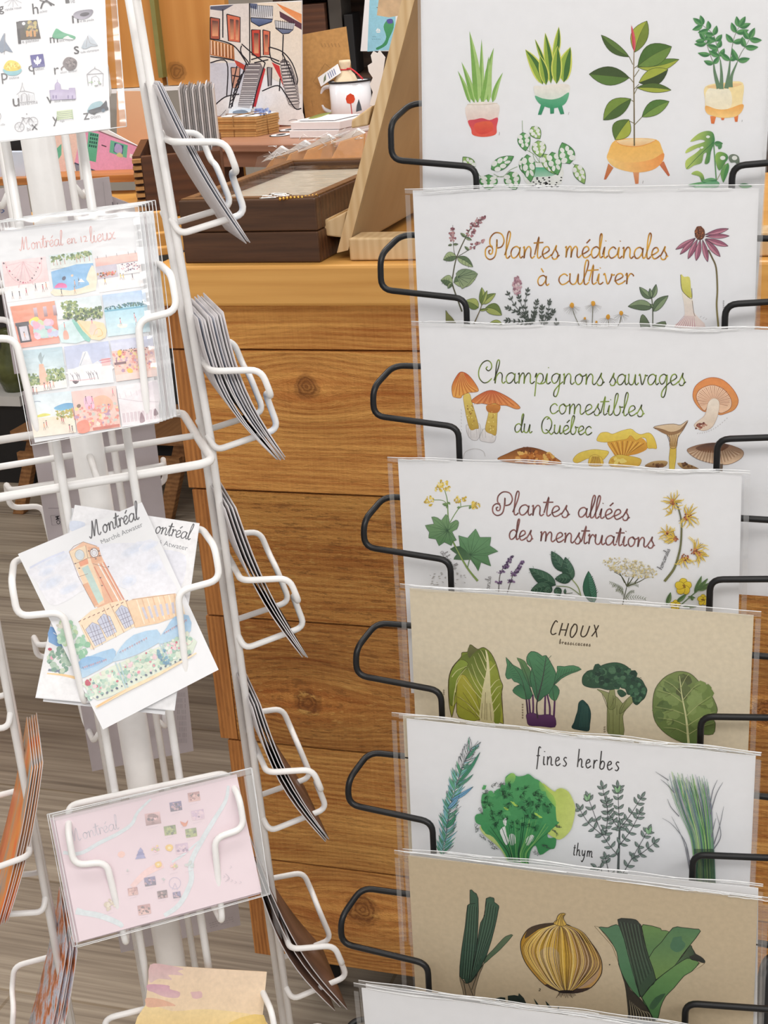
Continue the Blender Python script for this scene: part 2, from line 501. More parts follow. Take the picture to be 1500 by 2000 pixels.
ruf = [0, 0.12, 0.25, 1.0, 0.9, 0.55, 0.45]
for i in range(1, 7):
    b.col = tint[i] + (1,); b.r0 = 0.13 * i; b.u0 = ruf[i]
    b.box(xl[i] + 0.028, KR, yb[i + 1] - yb[7] + 0.0012, yb[i] - yb[7] - 0.0012, -0.024, -0.0015 if i > 1 else -0.004)
b.build('front_planks', M_cedar, counter, bevel=0.0012, attrs=True)
M_endgrain = wood('cedar_end_grain', rgb(206, 142, 78), rgb(140, 86, 42), (0, 1, 0), 160, 0.7, 0.3, use_attr=True)
b = MB()
for i in range(1, 7):
    b.r0 = 0.31 * i; b.u0 = 0.2; b.col = (1, 0.96, 0.92, 1)
    b.box(xl[i], xl[i] + 0.027, yb[i + 1] - yb[7] + 0.0012, yb[i] - yb[7] - 0.0012, -KD + 0.01, -0.002)
b.build('end_planks', M_endgrain, counter, bevel=0.001, attrs=True)
b = MB(); b.col = (0.3, 0.25, 0.2, 1); b.box(xl[6] + 0.03, KR - 0.01, 0.01, yb[1] - yb[7], -KD + 0.01, -0.026)
b.build('carcass', M_black, counter)
for (px, py) in ((772, 1990), (560, 1990), (1480, 1990)):
    fx = kk(px, 1900)[0]
    b = MB(); b.box(fx - 0.018, fx + 0.018, -K.pt(0, yb[7]).z, 0.012, -0.16, -0.12)
    b.build('foot', M_black, counter)

# ------------------------------------------------------------------ black print rack
BX = C2W @ Vector((9850, 635, -3000)).normalized()
BD = DOWN + Vector((-9850, -635, 3000)).normalized() * 0.029
BY = C2W @ (-BD).normalized()
B0 = at_depth(1120, 908, 1.25)
BF = Fr(B0, BX, BY)
STEP = 0.041
ZT = lambda i: (i - 3) * STEP
rackx0 = BF.hit(1100, 908, 0)[0]
tops = [None, ((806, 372), (1482, 368)), ((818, 632), (1520, 645)), ((777, 897), (1449, 925)), ((800, 1149), (1472, 1202)), ((794, 1404), (1476, 1477)), ((797, 1671), (1480, 1757)), ((706, 1930), (1404, 2024))]
R_W = 0.0027
cx_t = []
# per tier: px of the left cross-bar end, the left inner bar and the right inner bar
LB = [(812, 202), (792, 459), (778, 714), (760, 970), (745, 1217), (730, 1470), (716, 1735), (702, 1990)]
LI = [(930, 345), (911, 602), (896, 852), (880, 1112), (862, 1366), (845, 1622), (836, 1898), (822, 2150)]
RI = [(1430, 340), (1416, 618), (1400, 896), (1386, 1166), (1368, 1440), (1352, 1716), (1338, 1990), (1322, 2260)]
foot_z = 0.0
rk_base = BF.pt(rackx0, 0, 0); rk_base.z = 0
black_rack = thing('print_rack', 'black wire stepped rack holding rows of botanical prints', 'rack', upright(rk_base, math.atan2(BX.y, BX.x)))
RF = upright(rk_base, math.atan2(BX.y, BX.x))
def to_rf(p): return RF.loc(p)
tier = []
for i in range(8):
    zb, zf = ZT(i) - 0.008, ZT(i) + 0.026
    xo, yo = BF.hit(*LB[i], zb)
    xi, yi = BF.hit(*LI[i], zf)
    xr, yr = BF.hit(*RI[i], zf)
    tier.append((xo, yo, xi, yi, xr, yr, zb, zf))
def avg(k): return sum(tt[k] for tt in tier) / 8
for i in range(8):
    xo, yo, xi, yi, xr, yr, zb, zf = tier[i]
    c = (xi + xr) / 2
    hw = (xr - xi) / 2
    how = c - (xo - 0.014)
    yb_ = yo
    yin = yi + 0.008
    p = [(c - hw, yin - 0.122, zf - 0.002), (c - hw, yin, zf), (c - how, yin + 0.006, zf - 0.002), (c - how, yb_ - 0.012, zf - 0.004), (c - how + 0.010, yb_, zb), (c + how - 0.010, yb_, zb),
         (c + how, yb_ - 0.012, zf - 0.004), (c + how, yin + 0.006, zf - 0.002), (c + hw, yin, zf), (c + hw, yin - 0.122, zf - 0.002)]
    m = MB()
    pts = fillet([BF.pt(*q) for q in p], 0.010, 5)
    m.tube([to_rf(q) for q in pts], R_W, 10)
    for sx in (-1, 1):
        pts = fillet([BF.pt(c + sx * hw, yin - 0.122, zf - 0.002), BF.pt(c + sx * hw, yin - 0.130, zf - 0.01), BF.pt(c + sx * hw, yin - 0.126, max(zb - 0.03, rail_z(yin - 0.126) + 0.002) if 0 else zb - 0.014)], 0.006, 4)
        m.tube([to_rf(q) for q in pts], R_W, 10)
    m.build('wire_pocket', M_black_metal, black_rack)
# two sloping side rails behind the prints, running to the floor, and their back legs
RAIL = 0.100
def rail_z(y):
    ya, yz_ = tier[0][1], tier[7][1]
    return ZT(0) + (ZT(7) - ZT(0)) * (y - ya) / (yz_ - ya) - RAIL
for i in range(8):
    xo, yo, xi, yi, xr, yr, zb, zf = tier[i]
    c = (xi + xr) / 2
    for sx in (-1, 1):
        x = rackx0 + sx * 0.09
        m = MB(); m.tube([to_rf(q) for q in fillet([BF.pt(x, yo, zb), BF.pt(x, yo - 0.002, rail_z(yo))], 0.003, 2)], 0.0022, 8)
        m.build('bracket', M_black_metal, black_rack)
for sx in (-1, 1):
    x = rackx0 + sx * 0.09
    a = BF.pt(x, tier[0][1], rail_z(tier[0][1]))
    e = BF.pt(x, tier[7][1], rail_z(tier[7][1]))
    d = (e - a).normalized()
    a = a - d * 0.2
    e2 = e + d * ((e.z - 0.012) / -d.z)
    m = MB(); m.tube([to_rf(a), to_rf(e), to_rf(e2)], 0.004, 10)
    m.build('side_rail', M_black_metal, black_rack)
    back = Vector(e2) + RF.Z * -0.42; back.z = 0.012
    m = MB(); m.tube([to_rf(a), to_rf(back)], 0.004, 10)
    m.build('back_leg', M_black_metal, black_rack)
q1 = at_depth(1492, 1880, 1.30); q2 = at_depth(1488, 2010, 1.30); d = (q2 - q1).normalized(); q3 = q1 + d * ((q1.z - 0.012) / -d.z)
m = MB(); m.tube([to_rf(v) for v in fillet([at_depth(1560, 1850, 1.36), q1, q3], 0.02, 5)], 0.0055, 10)
m.build('floor_leg', M_black_metal, black_rack)

# ------------------------------------------------------------------ white card spinner
SX = C2W @ Vector((13250, -2325, 3000)).normalized()
SDc = Vector((960, 9000, 3000)).normalized()
sxc = Vector((13250, -2325, 3000)).normalized()
SDc = (SDc - sxc * SDc.dot(sxc)).normalized()
SY = C2W @ (-SDc)
HA, HB = 0.09, 0.098
_t = Fr((0, 0, 0), SX, SY)
S0 = at_depth(417, 903, 1.2) - _t.X * HA - _t.Z * HA
S = Fr(S0, SX, SY)
ybase = -S0.z / -S.Y.z if S.Y.z < 0 else -S0.z / S.Y.z
SB = S.sub(0, ybase, 0)                        # frame at the floor
def sb(p): return SB.loc(p)
spinner = thing('card_spinner', 'white wire spinner rack holding postcards and greeting cards', 'rack', SB)
m = MB(); m.lathe([(0.0001, ybase), (0.0132, ybase), (0.0132, 0.55), (0.0001, 0.55)], 24)
m.v = [tuple(sb(S.pt(*p))) for p in m.v]
m.build('pole', M_white_metal, spinner)
def HBf(f, y):                                   # the right-hand uprights lean in a little towards the top
    return HB - (0.031 * max(0.0, y) if f is FACE[1] else 0.0)
FACE = [Fr(S0, S.X, S.Y), Fr(S0, -S.Z, S.Y), Fr(S0, -S.X, S.Y), Fr(S0, S.Z, S.Y)]
for yr in (0.0, 0.52, -0.78):
    h = HA
    m = MB()
    m.tube([sb(S.pt(*p)) for p in fillet([(-h, yr, h), (h, yr, h), (h, yr, -h), (-h, yr, -h), (-h, yr, h), (h, yr, h)][:4], 0.016, 6, closed=True)], 0.0036, 10, closed=True)
    m.build('ring', M_white_metal, spinner)
    m = MB()
    for a in ((h, 0), (-h, 0), (0, h), (0, -h)):
        m.tube([sb(S.pt(a[0] * 0.14, yr, a[1] * 0.14)), sb(S.pt(a[0], yr, a[1]))], 0.0028, 8)
    m.build('spoke', M_white_metal, spinner)
for f in FACE:
    for sx in (-1, 1):
        m = MB(); m.tube([sb(f.pt(sx * 0.0265, -0.80, HB)), sb(f.pt(sx * 0.0265, 0.0, HB)), sb(f.pt(sx * 0.0265, 0.54, HBf(f, 0.54)))], 0.0033, 10)
        m.build('upright_rod', M_white_metal, spinner)
m = MB()
for a in (0, math.pi / 2, math.pi, -math.pi / 2):
    m.tube([sb(S.pt(0, -0.9, 0)), sb(S.pt(math.cos(a) * 0.05, ybase + 0.03, math.sin(a) * 0.05)), sb(S.pt(math.cos(a) * 0.24, ybase + 0.008, math.sin(a) * 0.24))], 0.006, 8)
m.build('foot_base', M_white_metal, spinner)
def pocket(f, y0, inner=0.043, outer=0.072, out=0.05, drop=0.012, bar=0.085, side=0.02, splay=0.008):
    HB = HBf(f, y0)
    zr = HB + 0.005
    yl = y0 - 0.072 if bar < 0.07 else y0 - 0.105
    yb_ = y0 - side - bar
    p = [(0.0265, yl + 0.012, HB), (0.034, yl, HB + 0.004), (inner - 0.004, yb_, HB + out + splay), (inner, y0 - side - drop, HB + out), (outer, y0 - side - drop + 0.003, HB + out), (outer, y0 - 0.004, HB + out - 0.006), (outer - 0.004, y0, zr)]
    pts = p + [(-x, y, z) for x, y, z in reversed(p)]
    m = MB()
    m.tube([sb(f.pt(*q)) for q in fillet(pts, 0.009, 5)], 0.0027, 10)
    return m.build('wire_pocket', M_white_metal, spinner)
RY = [0.243 - 0.1772 * i for i in range(-1, 7)]
for y0 in RY:
    pocket(FACE[1], y0, inner=0.036, outer=0.066, bar=0.045, side=0.018)
    pocket(FACE[3], y0 - 0.03, inner=0.036, outer=0.066, bar=0.045, side=0.018)
FY = [S.hit(125, 90, HB)[1], S.hit(308, 512, HB)[1], S.hit(385, 1028, HB)[1], S.hit(480, 1495, HB)[1], S.hit(528, 1905, HB)[1]]
for i, y0 in enumerate(FY):
    if i == 0: continue                         # the big alphabet card hides its own holder
    pocket(FACE[0], y0, outer=(0.07, 0.072, 0.076, 0.068, 0.07)[i])
for y0 in (0.30, 0.125, -0.05, -0.20, -0.40):
    pocket(FACE[2], y0, outer=0.072)
# ------------------------------------------------------------------ flat artwork on paper: filled shapes, pen strokes, lettering
GL = {  # single stroke handwriting, x-height 1, baseline 0: (advance, strokes)
 'a': (1.12, [[(.82,.78),(.55,1),(.2,.85),(.05,.45),(.2,.06),(.5,.08),(.78,.5),(.84,.95),(.82,.3),(.95,.03),(1.14,.2)]]),
 'b': (.95, [[(0,.25),(.3,1.3),(.4,2.0),(.25,2.15),(.12,1.7),(.1,.4),(.3,.02),(.6,.12),(.72,.55),(.6,.9),(.75,.82),(.98,.85)]]),
 'c': (.85, [[(.72,.8),(.45,1),(.12,.75),(.06,.35),(.28,.02),(.58,.1),(.85,.35)]]),
 'd': (1.12, [[(.8,.78),(.5,1),(.15,.8),(.06,.38),(.25,.02),(.55,.12),(.8,.6),(.95,1.9),(.85,2.15),(.76,1.7),(.84,.3),(.97,.03),(1.15,.2)]]),
 'e': (.86, [[(0,.3),(.35,.45),(.66,.72),(.5,1),(.2,.88),(.07,.42),(.28,.02),(.6,.1),(.88,.35)]]),
 'f': (.6, [[(.62,1.95),(.42,2.1),(.28,1.7),(.26,.6),(.2,-.5)],[(0,.95),(.55,1.0)]]),
 'g': (1.1, [[(.78,.82),(.5,1),(.15,.8),(.08,.4),(.3,.08),(.6,.3),(.8,.95),(.78,-.4),(.6,-1.1),(.36,-1.05),(.4,-.6),(.75,-.1),(1.12,.25)]]),
 'h': (1.05, [[(0,.25),(.32,1.4),(.4,2.05),(.25,2.15),(.14,1.6),(.12,0),(.2,.6),(.48,1),(.72,.8),(.74,.2),(.88,.02),(1.06,.2)]]),
 'i': (.5, [[(0,.3),(.14,1),(.12,.2),(.28,.02),(.5,.22)],[(.2,1.5),(.23,1.56)]]),
 'l': (.5, [[(0,.25),(.32,1.4),(.4,2.1),(.24,2.25),(.12,1.6),(.12,.25),(.28,.0),(.5,.22)]]),
 'm': (1.55, [[(0,.85),(.1,.95),(.12,0),(.18,.6),(.4,1),(.56,.8),(.58,0),(.66,.6),(.92,1),(1.12,.8),(1.14,.2),(1.3,.02),(1.55,.25)]]),
 'n': (1.05, [[(0,.85),(.1,.95),(.12,0),(.2,.6),(.46,1),(.68,.8),(.7,.2),(.85,.02),(1.06,.22)]]),
 'o': (.95, [[(.45,1),(.12,.78),(.08,.35),(.32,0),(.62,.2),(.7,.7),(.45,1),(.55,.82),(.75,.78),(.97,.88)]]),
 'p': (.95, [[(0,.6),(.12,1),(.12,.1),(.08,-1.15)],[(.12,.5),(.34,.95),(.66,.88),(.74,.42),(.5,.02),(.22,.12)],[(.5,.02),(.75,.05),(.98,.25)]]),
 'r': (.68, [[(0,.8),(.12,1.0),(.12,0),(.17,.55),(.38,.98),(.6,.85),(.62,.72)]]),
 's': (.72, [[(0,.2),(.25,.7),(.42,1.12),(.38,.75),(.58,.4),(.5,.02),(.22,-.05),(.08,.14)],[(.5,.1),(.74,.3)]]),
 't': (.62, [[(0,.3),(.3,1.85),(.24,.4),(.36,.02),(.62,.22)],[(-.15,1.3),(.72,1.36)]]),
 'u': (1.05, [[(0,.9),(.06,1),(.06,.3),(.28,.02),(.55,.2),(.7,1),(.7,.25),(.85,.02),(1.06,.22)]]),
 'v': (.85, [[(0,.85),(.1,.98),(.34,.02),(.6,.65),(.62,.95),(.72,.85),(.87,.9)]]),
 'x': (.8, [[(0,.9),(.2,.85),(.5,.1),(.8,.1)],[(.72,.98),(.0,.0)]]),
 'y': (1.0, [[(0,.9),(.06,1),(.06,.35),(.28,.05),(.55,.25),(.7,1),(.68,-.4),(.45,-1.0),(.25,-.8),(.6,-.2),(1.0,.25)]]),
 'z': (.8, [[(.05,.95),(.6,.95),(.1,.05),(.75,.08)]]),
 'P': (1.75, [[(1.02,.95),(.98,1.6),(.98,.7),(.85,.1),(.45,-.12),(.08,.15),(.02,.7),(.3,1.0),(.62,.85),(.62,.42),(.4,.35),(.32,.6),(.48,.68)],
              [(.62,.95),(.38,1.2),(.4,1.75),(.8,2.15),(1.35,2.05),(1.62,1.5),(1.45,1.0),(1.05,.85)]]),
 'C': (1.5, [[(.85,1.55),(.72,1.35),(.95,1.15),(1.2,1.4),(1.15,1.85),(.8,2.1),(.35,1.85),(.08,1.2),(.15,.5),(.55,.05),(.95,.1),(1.3,.45)]]),
 'Q': (1.55, [[(.9,1.8),(.5,1.9),(.12,1.4),(.06,.7),(.3,.1),(.75,.05),(1.15,.6),(1.2,1.3),(.9,1.75),(.6,1.6)],[(.55,.45),(.85,.3),(1.25,-.08),(1.55,.2)]]),
 'M': (2.0, [[(-.15,.3),(.05,0),(.25,.4),(.5,1.7),(.55,2.0),(.6,1.2),(.62,.1),(.85,1.0),(1.2,2.0),(1.25,1.4),(1.25,.3),(1.45,.02),(1.7,.3)]]),
 'H': (1.2, [[(.1,2),(.05,0)],[(.9,2),(.85,0)],[(.05,1),(.9,1.05)]]),
 'A': (1.2, [[(0,0),(.5,2),(.95,0)],[(.2,.7),(.8,.7)]]),
 '1': (.7, [[(.1,1.5),(.4,1.9),(.35,0)]]),
 '2': (.95, [[(.08,1.4),(.3,1.9),(.7,1.7),(.6,1.0),(.05,.05),(.85,.08)]]),
 ' ': (.7, []),
}
def accent(base, st):
    a, s_ = GL[base]
    return (a, s_ + st)
GL['é'] = accent('e', [[(.4, 1.3), (.72, 1.65)]])
GL['à'] = accent('a', [[(.3, 1.7), (.55, 1.3)]])

GP = {  # upright unjoined hand
 'f': (.95, [[(.62,1.9),(.42,2.05),(.3,1.7),(.28,.5),(.2,-.55)],[(.05,1.0),(.55,1.05)]]),
 'i': (.6, [[(.18,1),(.16,.3),(.24,.02),(.4,.1)],[(.2,1.5),(.24,1.58)]]),
 'n': (1.15, [[(.1,1),(.12,0)],[(.13,.6),(.4,1),(.62,.8),(.64,.15),(.78,.02),(.9,.12)]]),
 'e': (1.05, [[(.1,.5),(.45,.62),(.6,.8),(.45,1),(.2,.85),(.1,.4),(.3,.02),(.6,.1),(.8,.3)]]),
 's': (.9, [[(.6,.92),(.4,1.02),(.2,.8),(.4,.55),(.6,.3),(.4,0),(.12,.08)]]),
 'h': (1.15, [[(.15,2.1),(.13,0)],[(.14,.55),(.42,.98),(.64,.78),(.66,.15),(.8,.02),(.92,.12)]]),
 'r': (.85, [[(.12,1),(.14,0)],[(.14,.55),(.36,.95),(.6,.95)]]),
 'b': (1.05, [[(.15,2.1),(.13,.1)],[(.14,.5),(.4,.95),(.7,.75),(.65,.2),(.35,0),(.14,.15)]]),
 't': (.75, [[(.3,1.7),(.26,.3),(.36,.02),(.55,.1)],[(.05,1.2),(.55,1.25)]]),
 'y': (1.1, [[(.1,1),(.12,.4),(.35,.1),(.6,.5)],[(.68,1),(.6,-.2),(.3,-.9),(.1,-.7)]]),
 'm': (1.6, [[(.1,1),(.12,0)],[(.13,.6),(.36,1),(.55,.8),(.56,.05)],[(.57,.6),(.8,1),(1.02,.8),(1.04,.15),(1.16,.02),(1.28,.12)]]),
}
class Art:
    """artwork lying on a sheet; coordinates are read off the photograph and carried onto the sheet's own plane"""
    def __init__(s, fr, z=0.0002):
        s.fr, s.z0, s.mb, s.lay, s.seed, s.wash = fr, z, MB(), 0, random.Random(3), 0.0
        s.map(0, 0, 1)
    def map(s, ox, oy, sc_):
        s.ox, s.oy, s.s = ox, oy, sc_
        s.lay = 0
        a = s.fr.hit(ox + 100, oy + 100, s.z0); b_ = s.fr.hit(ox + 101, oy + 100, s.z0)
        s.k = math.hypot(a[0] - b_[0], a[1] - b_[1])
        return s
    def P(s, x, y):
        return s.fr.hit(s.ox + x / s.s, s.oy + y / s.s, s.z0)
    def z(s):
        s.lay += 1
        return s.z0 + s.lay * 1.6e-6
    def raw(s, L, cols):
        ar = sum(L[i][0] * L[(i + 1) % len(L)][1] - L[(i + 1) % len(L)][0] * L[i][1] for i in range(len(L)))
        if ar < 0:
            L = L[::-1]; cols = cols[::-1]
        z = s.z()
        s.mb.add([(x, y, z) for x, y in L], [tuple(range(len(L)))], cols)
    def poly(s, pts, col, col2=None, k=4, ang=90, edge=None, ew=0.8, sm=True):
        Q = smooth(pts, k, True) if sm else [tuple(p) for p in pts]
        if col2:
            dx, dy = math.cos(math.radians(ang)), math.sin(math.radians(ang))
            d = [q[0] * dx + q[1] * dy for q in Q]
            lo, hi = min(d), max(d)
            cols = [mixc(col, col2, (v - lo) / (hi - lo + 1e-9)) for v in d]
        else:
            cols = [col] * len(Q)
        s.raw([s.P(*q) for q in Q], cols)
        if edge: s.line(Q + [Q[0]], ew, edge, sm=False)
        return s
    def line(s, pts, w, col, taper=(1, 1), col2=None, sm=True, k=5, vary=None):
        Q = smooth(pts, k) if (sm and len(pts) > 2) else [tuple(p) for p in pts]
        L = [s.P(*q) for q in Q]
        L = [p for i, p in enumerate(L) if i == 0 or math.hypot(p[0] - L[i - 1][0], p[1] - L[i - 1][1]) > 1e-7]
        n = len(L)
        if n < 2: return s
        V, cols = [], []
        z = s.z()
        for i in range(n):
            a, b_ = L[max(0, i - 1)], L[min(n - 1, i + 1)]
            dx, dy = b_[0] - a[0], b_[1] - a[1]
            q = math.hypot(dx, dy) or 1
            t_ = i / (n - 1)
            h = 0.5 * w * s.k * (taper[0] + (taper[1] - taper[0]) * t_)
            if len(taper) > 2: h = 0.5 * w * s.k * (taper[0] * (1 - t_) ** 2 + 2 * taper[1] * t_ * (1 - t_) + taper[2] * t_ * t_)
            nx, ny = -dy / q * h, dx / q * h
            V += [(L[i][0] - nx, L[i][1] - ny, z), (L[i][0] + nx, L[i][1] + ny, z)]
            c = col
            if col2: c = mixc(col, col2, vary(i) if vary else t_)
            cols += [c, c]
        s.mb.add(V, [(2 * i + 2, 2 * i + 3, 2 * i + 1, 2 * i) for i in range(n - 1)], cols)
        return s
    def ell(s, x, y, rx, ry, col, rot=0, n=14, jit=0.0, col2=None, edge=None, ew=0.8):
        c_, s_ = math.cos(math.radians(rot)), math.sin(math.radians(rot))
        pts = []
        for i in range(n):
            a = 2 * math.pi * i / n
            q = 1 + jit * (s.seed.random() - .5) * 2
            u, v = rx * q * math.cos(a), ry * q * math.sin(a)
            pts.append((x + u * c_ - v * s_, y + u * s_ + v * c_))
        return s.poly(pts, col, col2, k=2 if jit else 1, edge=edge, ew=ew, sm=bool(jit))
    def leaf(s, b, t, w, c1, c2=None, vein=None, bend=0.0, edge=None, ew=0.7, fat=0.42, vw=1.0):
        dx, dy = t[0] - b[0], t[1] - b[1]
        L = math.hypot(dx, dy) or 1
        ux, uy = dx / L, dy / L
        nx, ny = -uy, ux
        N = 9
        mid, A, B = [], [], []
        for i in range(N + 1):
            q = i / N
            h = 0.5 * w * (math.sin(math.pi * q ** (math.log(.5) / math.log(fat))) ** 0.85 if 0 < q < 1 else 0)
            off = bend * L * math.sin(math.pi * q) * 0.5
            cx, cy = b[0] + dx * q + nx * off, b[1] + dy * q + ny * off
            mid.append((cx, cy)); A.append((cx + nx * h, cy + ny * h)); B.append((cx - nx * h, cy - ny * h))
        s.raw([s.P(*p) for p in A + mid[::-1][1:-1]], [c1] * (2 * N))
        s.raw([s.P(*p) for p in B + mid[::-1][1:-1]], [c2 or c1] * (2 * N))
        if vein: s.line(mid, vw, vein, (1, .3), sm=False)
        if edge:
            s.line(A, ew, edge, sm=False); s.line(B, ew, edge, sm=False)
        return s
    def twig(s, pts, n, ln, w, c1, c2, stem, sw=1.2, ang=48, edge=None, ew=.6, start=.2, pair=True, tip=True, bend=0.1):
        s.line(pts, sw, stem, (1, .6))
        Q = smooth(pts, 8)
        for i in range(n):
            t_ = start + (1 - start) * i / max(1, n - 1)
            j = min(len(Q) - 2, int(t_ * (len(Q) - 1)))
            d = math.atan2(Q[j + 1][1] - Q[j][1], Q[j + 1][0] - Q[j][0])
            for sd in ((-1, 1) if pair else ((-1,) if i % 2 else (1,))):
                a = d + sd * math.radians(ang + s.seed.uniform(-12, 12))
                l_ = ln * s.seed.uniform(.8, 1.15)
                s.leaf(Q[j], (Q[j][0] + l_ * math.cos(a), Q[j][1] + l_ * math.sin(a)), w, c1, c2, None, bend * sd, edge, ew)
        if tip:
            d = math.atan2(Q[-1][1] - Q[-2][1], Q[-1][0] - Q[-2][0])
            s.leaf(Q[-1], (Q[-1][0] + ln * math.cos(d), Q[-1][1] + ln * math.sin(d)), w, c1, c2, None, 0, edge, ew)
        return s
    def dots(s, pts, r, cols, jit=.4, n=7):
        base = s.lay
        for x, y in pts:
            q = r * s.seed.uniform(1 - jit, 1 + jit)
            s.ell(x, y, q, q * s.seed.uniform(.7, 1), s.seed.choice(cols), s.seed.uniform(0, 180), n)
            if s.lay > base + 40: s.lay = base + 1
        return s
    def cloud(s, x, y, rx, ry, n, r, cols, rot=0, jit=.4):
        c_, s_ = math.cos(math.radians(rot)), math.sin(math.radians(rot))
        P_ = []
        for _ in range(n):
            a, q = s.seed.uniform(0, 6.283), math.sqrt(s.seed.random())
            u, v = rx * q * math.cos(a), ry * q * math.sin(a)
            P_.append((x + u * c_ - v * s_, y + u * s_ + v * c_))
        return s.dots(P_, r, cols, jit)
    def text(s, txt, x0, y0, x1, y1, xh, w, col, col2=None, slant=0.05, k=5, font=None):
        GL_ = font or GL
        adv = sum(GL_[c][0] for c in txt)
        dx, dy = x1 - x0, y1 - y0
        L = math.hypot(dx, dy)
        ux, uy = dx / L, dy / L
        sx_ = L / adv
        pos = 0.0
        for c in txt:
            a, st = GL_[c]
            for q in st:
                pts = []
                for (gx, gy) in q:
                    X_ = (pos + gx) * sx_ + gy * xh * slant
                    pts.append((x0 + ux * X_ + uy * gy * xh, y0 + uy * X_ - ux * gy * xh))
                ph = s.seed.uniform(0, 6)
                s.line(pts, w, col, col2=col2, k=k, vary=(lambda i, ph=ph: .5 + .5 * math.sin(i * .35 + ph)) if col2 else None)
            pos += a
        return s
    def scrib(s, pts, w, col):
        return s.line(pts, w, col, sm=False)
    def sans(s, txt, x0, y0, x1, y1, col, weight=0.0):   # Blender's built-in typeface, laid along x0,y0 -> x1,y1
        cu = bpy.data.curves.new('t', 'FONT'); cu.body = txt; cu.size = 1.0; cu.resolution_u = 2; cu.offset = weight
        ob = bpy.data.objects.new('t', cu); C.objects.link(ob)
        dg = bpy.context.evaluated_depsgraph_get(); dg.update()
        me = ob.evaluated_get(dg).to_mesh()
        V = [v.co.copy() for v in me.vertices]; Fc = [tuple(p.vertices) for p in me.polygons]
        ob.evaluated_get(dg).to_mesh_clear()
        bpy.data.objects.remove(ob); bpy.data.curves.remove(cu)
        if not V: return s
        wd = max(v.x for v in V) - min(v.x for v in V); mn = min(v.x for v in V)
        dx, dy = x1 - x0, y1 - y0
        q = 1.0 / wd
        z = s.z(); out = []
        for v in V:
            a, b_ = (v.x - mn) * q, v.y * q
            X_, Y_ = x0 + dx * a + dy * b_, y0 + dy * a - dx * b_
            p = s.P(X_, Y_); out.append((p[0], p[1], z))
        s.mb.add(out, Fc, [col] * len(out))
        return s
    def build(s, name, parent):
        if s.wash: s.mb.c = [mixc(c, G(240, 238, 240), s.wash) for c in s.mb.c]  # pales the print, standing in for glare haze over the cards
        return s.mb.build(name, M_ink, parent)
    def to(s, frame):                           # re-express in another frame
        return s
def G(*c):
    return rgb(*c)
INK = rgb(38, 36, 38)
# ------------------------------------------------------------------ botanical prints in clear sleeves on the black rack
def print_frame(i, TL, TR, dz=0.0):
    z = ZT(i) + dz
    a = BF.hit(*TL, z); b_ = BF.hit(*TR, z)
    A, B_ = BF.pt(a[0], a[1], z), BF.pt(b_[0], b_[1], z)
    return A, B_
PRINTS = {}
def make_print(i, TL, TR, paper, label, ratio=0.775, dz=0.0, sl=(12, 8), art=None, group=None, name='botanical_print', H=None):
    A, B_ = print_frame(i, TL, TR, dz)
    W = (B_ - A).length
    H = H or W * ratio
    X = (B_ - A).normalized()
    f0 = Fr(A, X, BF.Z.cross(X))
    fr = Fr(f0.pt(W / 2, -H, 0), f0.X, f0.Y)   # origin at the middle of the lower edge
    root = thing(name, label, 'print', fr, group)
    m = MB(); m.box(-W / 2, W / 2, 0, H, -0.0008, 0.0)
    m.build('paper_sheet', paper, root)
    if art:
        ar = Art(fr)
        art(ar)
        ar.build('printed_artwork', root)
    k = (f0.hit(TL[0] + 1, TL[1])[0])
    mx, my = sl[0] * 0.00041, sl[1] * 0.00041
    rs = random.Random(i * 7 + int(dz * 1e4))
    amp = [rs.uniform(.3, 1) for _ in range(6)]
    x0, x1 = -W / 2 - mx, W / 2 + mx * 0.8
    def surf(u, v):
        x = x0 + (x1 - x0) * u
        y = -0.003 + (H + my + 0.003) * v
        y += 0.0009 * math.sin(u * 9 + amp[0] * 9) * (v ** 6) + 0.0007 * math.sin(u * 31 * amp[1] + amp[2] * 6) * (v ** 6)
        z = 0.0030 + 0.0007 * math.sin(u * 6 + amp[3] * 5) * math.sin(v * 5 + amp[4] * 4)
        return (x, y, z)
    m = MB(); m.sm = True
    nu, nv = 40, 14
    vs = [surf(a / nu, b2 / nv) for b2 in range(nv + 1) for a in range(nu + 1)]
    m.add(vs, [(b2 * (nu + 1) + a, b2 * (nu + 1) + a + 1, (b2 + 1) * (nu + 1) + a + 1, (b2 + 1) * (nu + 1) + a) for b2 in range(nv) for a in range(nu)])
    slv = m.build('clear_sleeve', M_sleeve, root)
    # the sealed rim of the sleeve and white tubes painting the glints on its fold
    m = MB(); m.sm = True
    vs = []
    for a in range(61):
        u = a / 60
        p = surf(u, 1.0)
        vs += [(p[0], p[1] - 0.0035 - 0.001 * math.sin(u * 23 * amp[5]), p[2] + 0.0002), (p[0], p[1], p[2] + 0.0002)]
    m.add(vs, [(2 * a, 2 * a + 2, 2 * a + 3, 2 * a + 1) for a in range(60)])
    e = 0.0042
    for xe in (x0, x1 - e):
        vs = [(xe + dx, -0.003 + (H + my) * q, 0.0036) for q in (0, .25, .5, .75, .985) for dx in (0, e)]
        m.add(vs, [(2 * a, 2 * a + 1, 2 * a + 3, 2 * a + 2) for a in range(4)])
    m.build('sealed_rim', M_sleeve_edge, slv)
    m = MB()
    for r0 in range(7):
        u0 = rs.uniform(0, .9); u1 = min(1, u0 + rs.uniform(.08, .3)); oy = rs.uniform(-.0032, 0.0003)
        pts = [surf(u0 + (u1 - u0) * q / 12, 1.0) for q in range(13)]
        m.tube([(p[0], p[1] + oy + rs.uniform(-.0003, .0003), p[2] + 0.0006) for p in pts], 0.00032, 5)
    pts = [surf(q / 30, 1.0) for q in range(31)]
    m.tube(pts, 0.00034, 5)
    m.build('glint_line', M_sleeve_glint, slv)
    return root

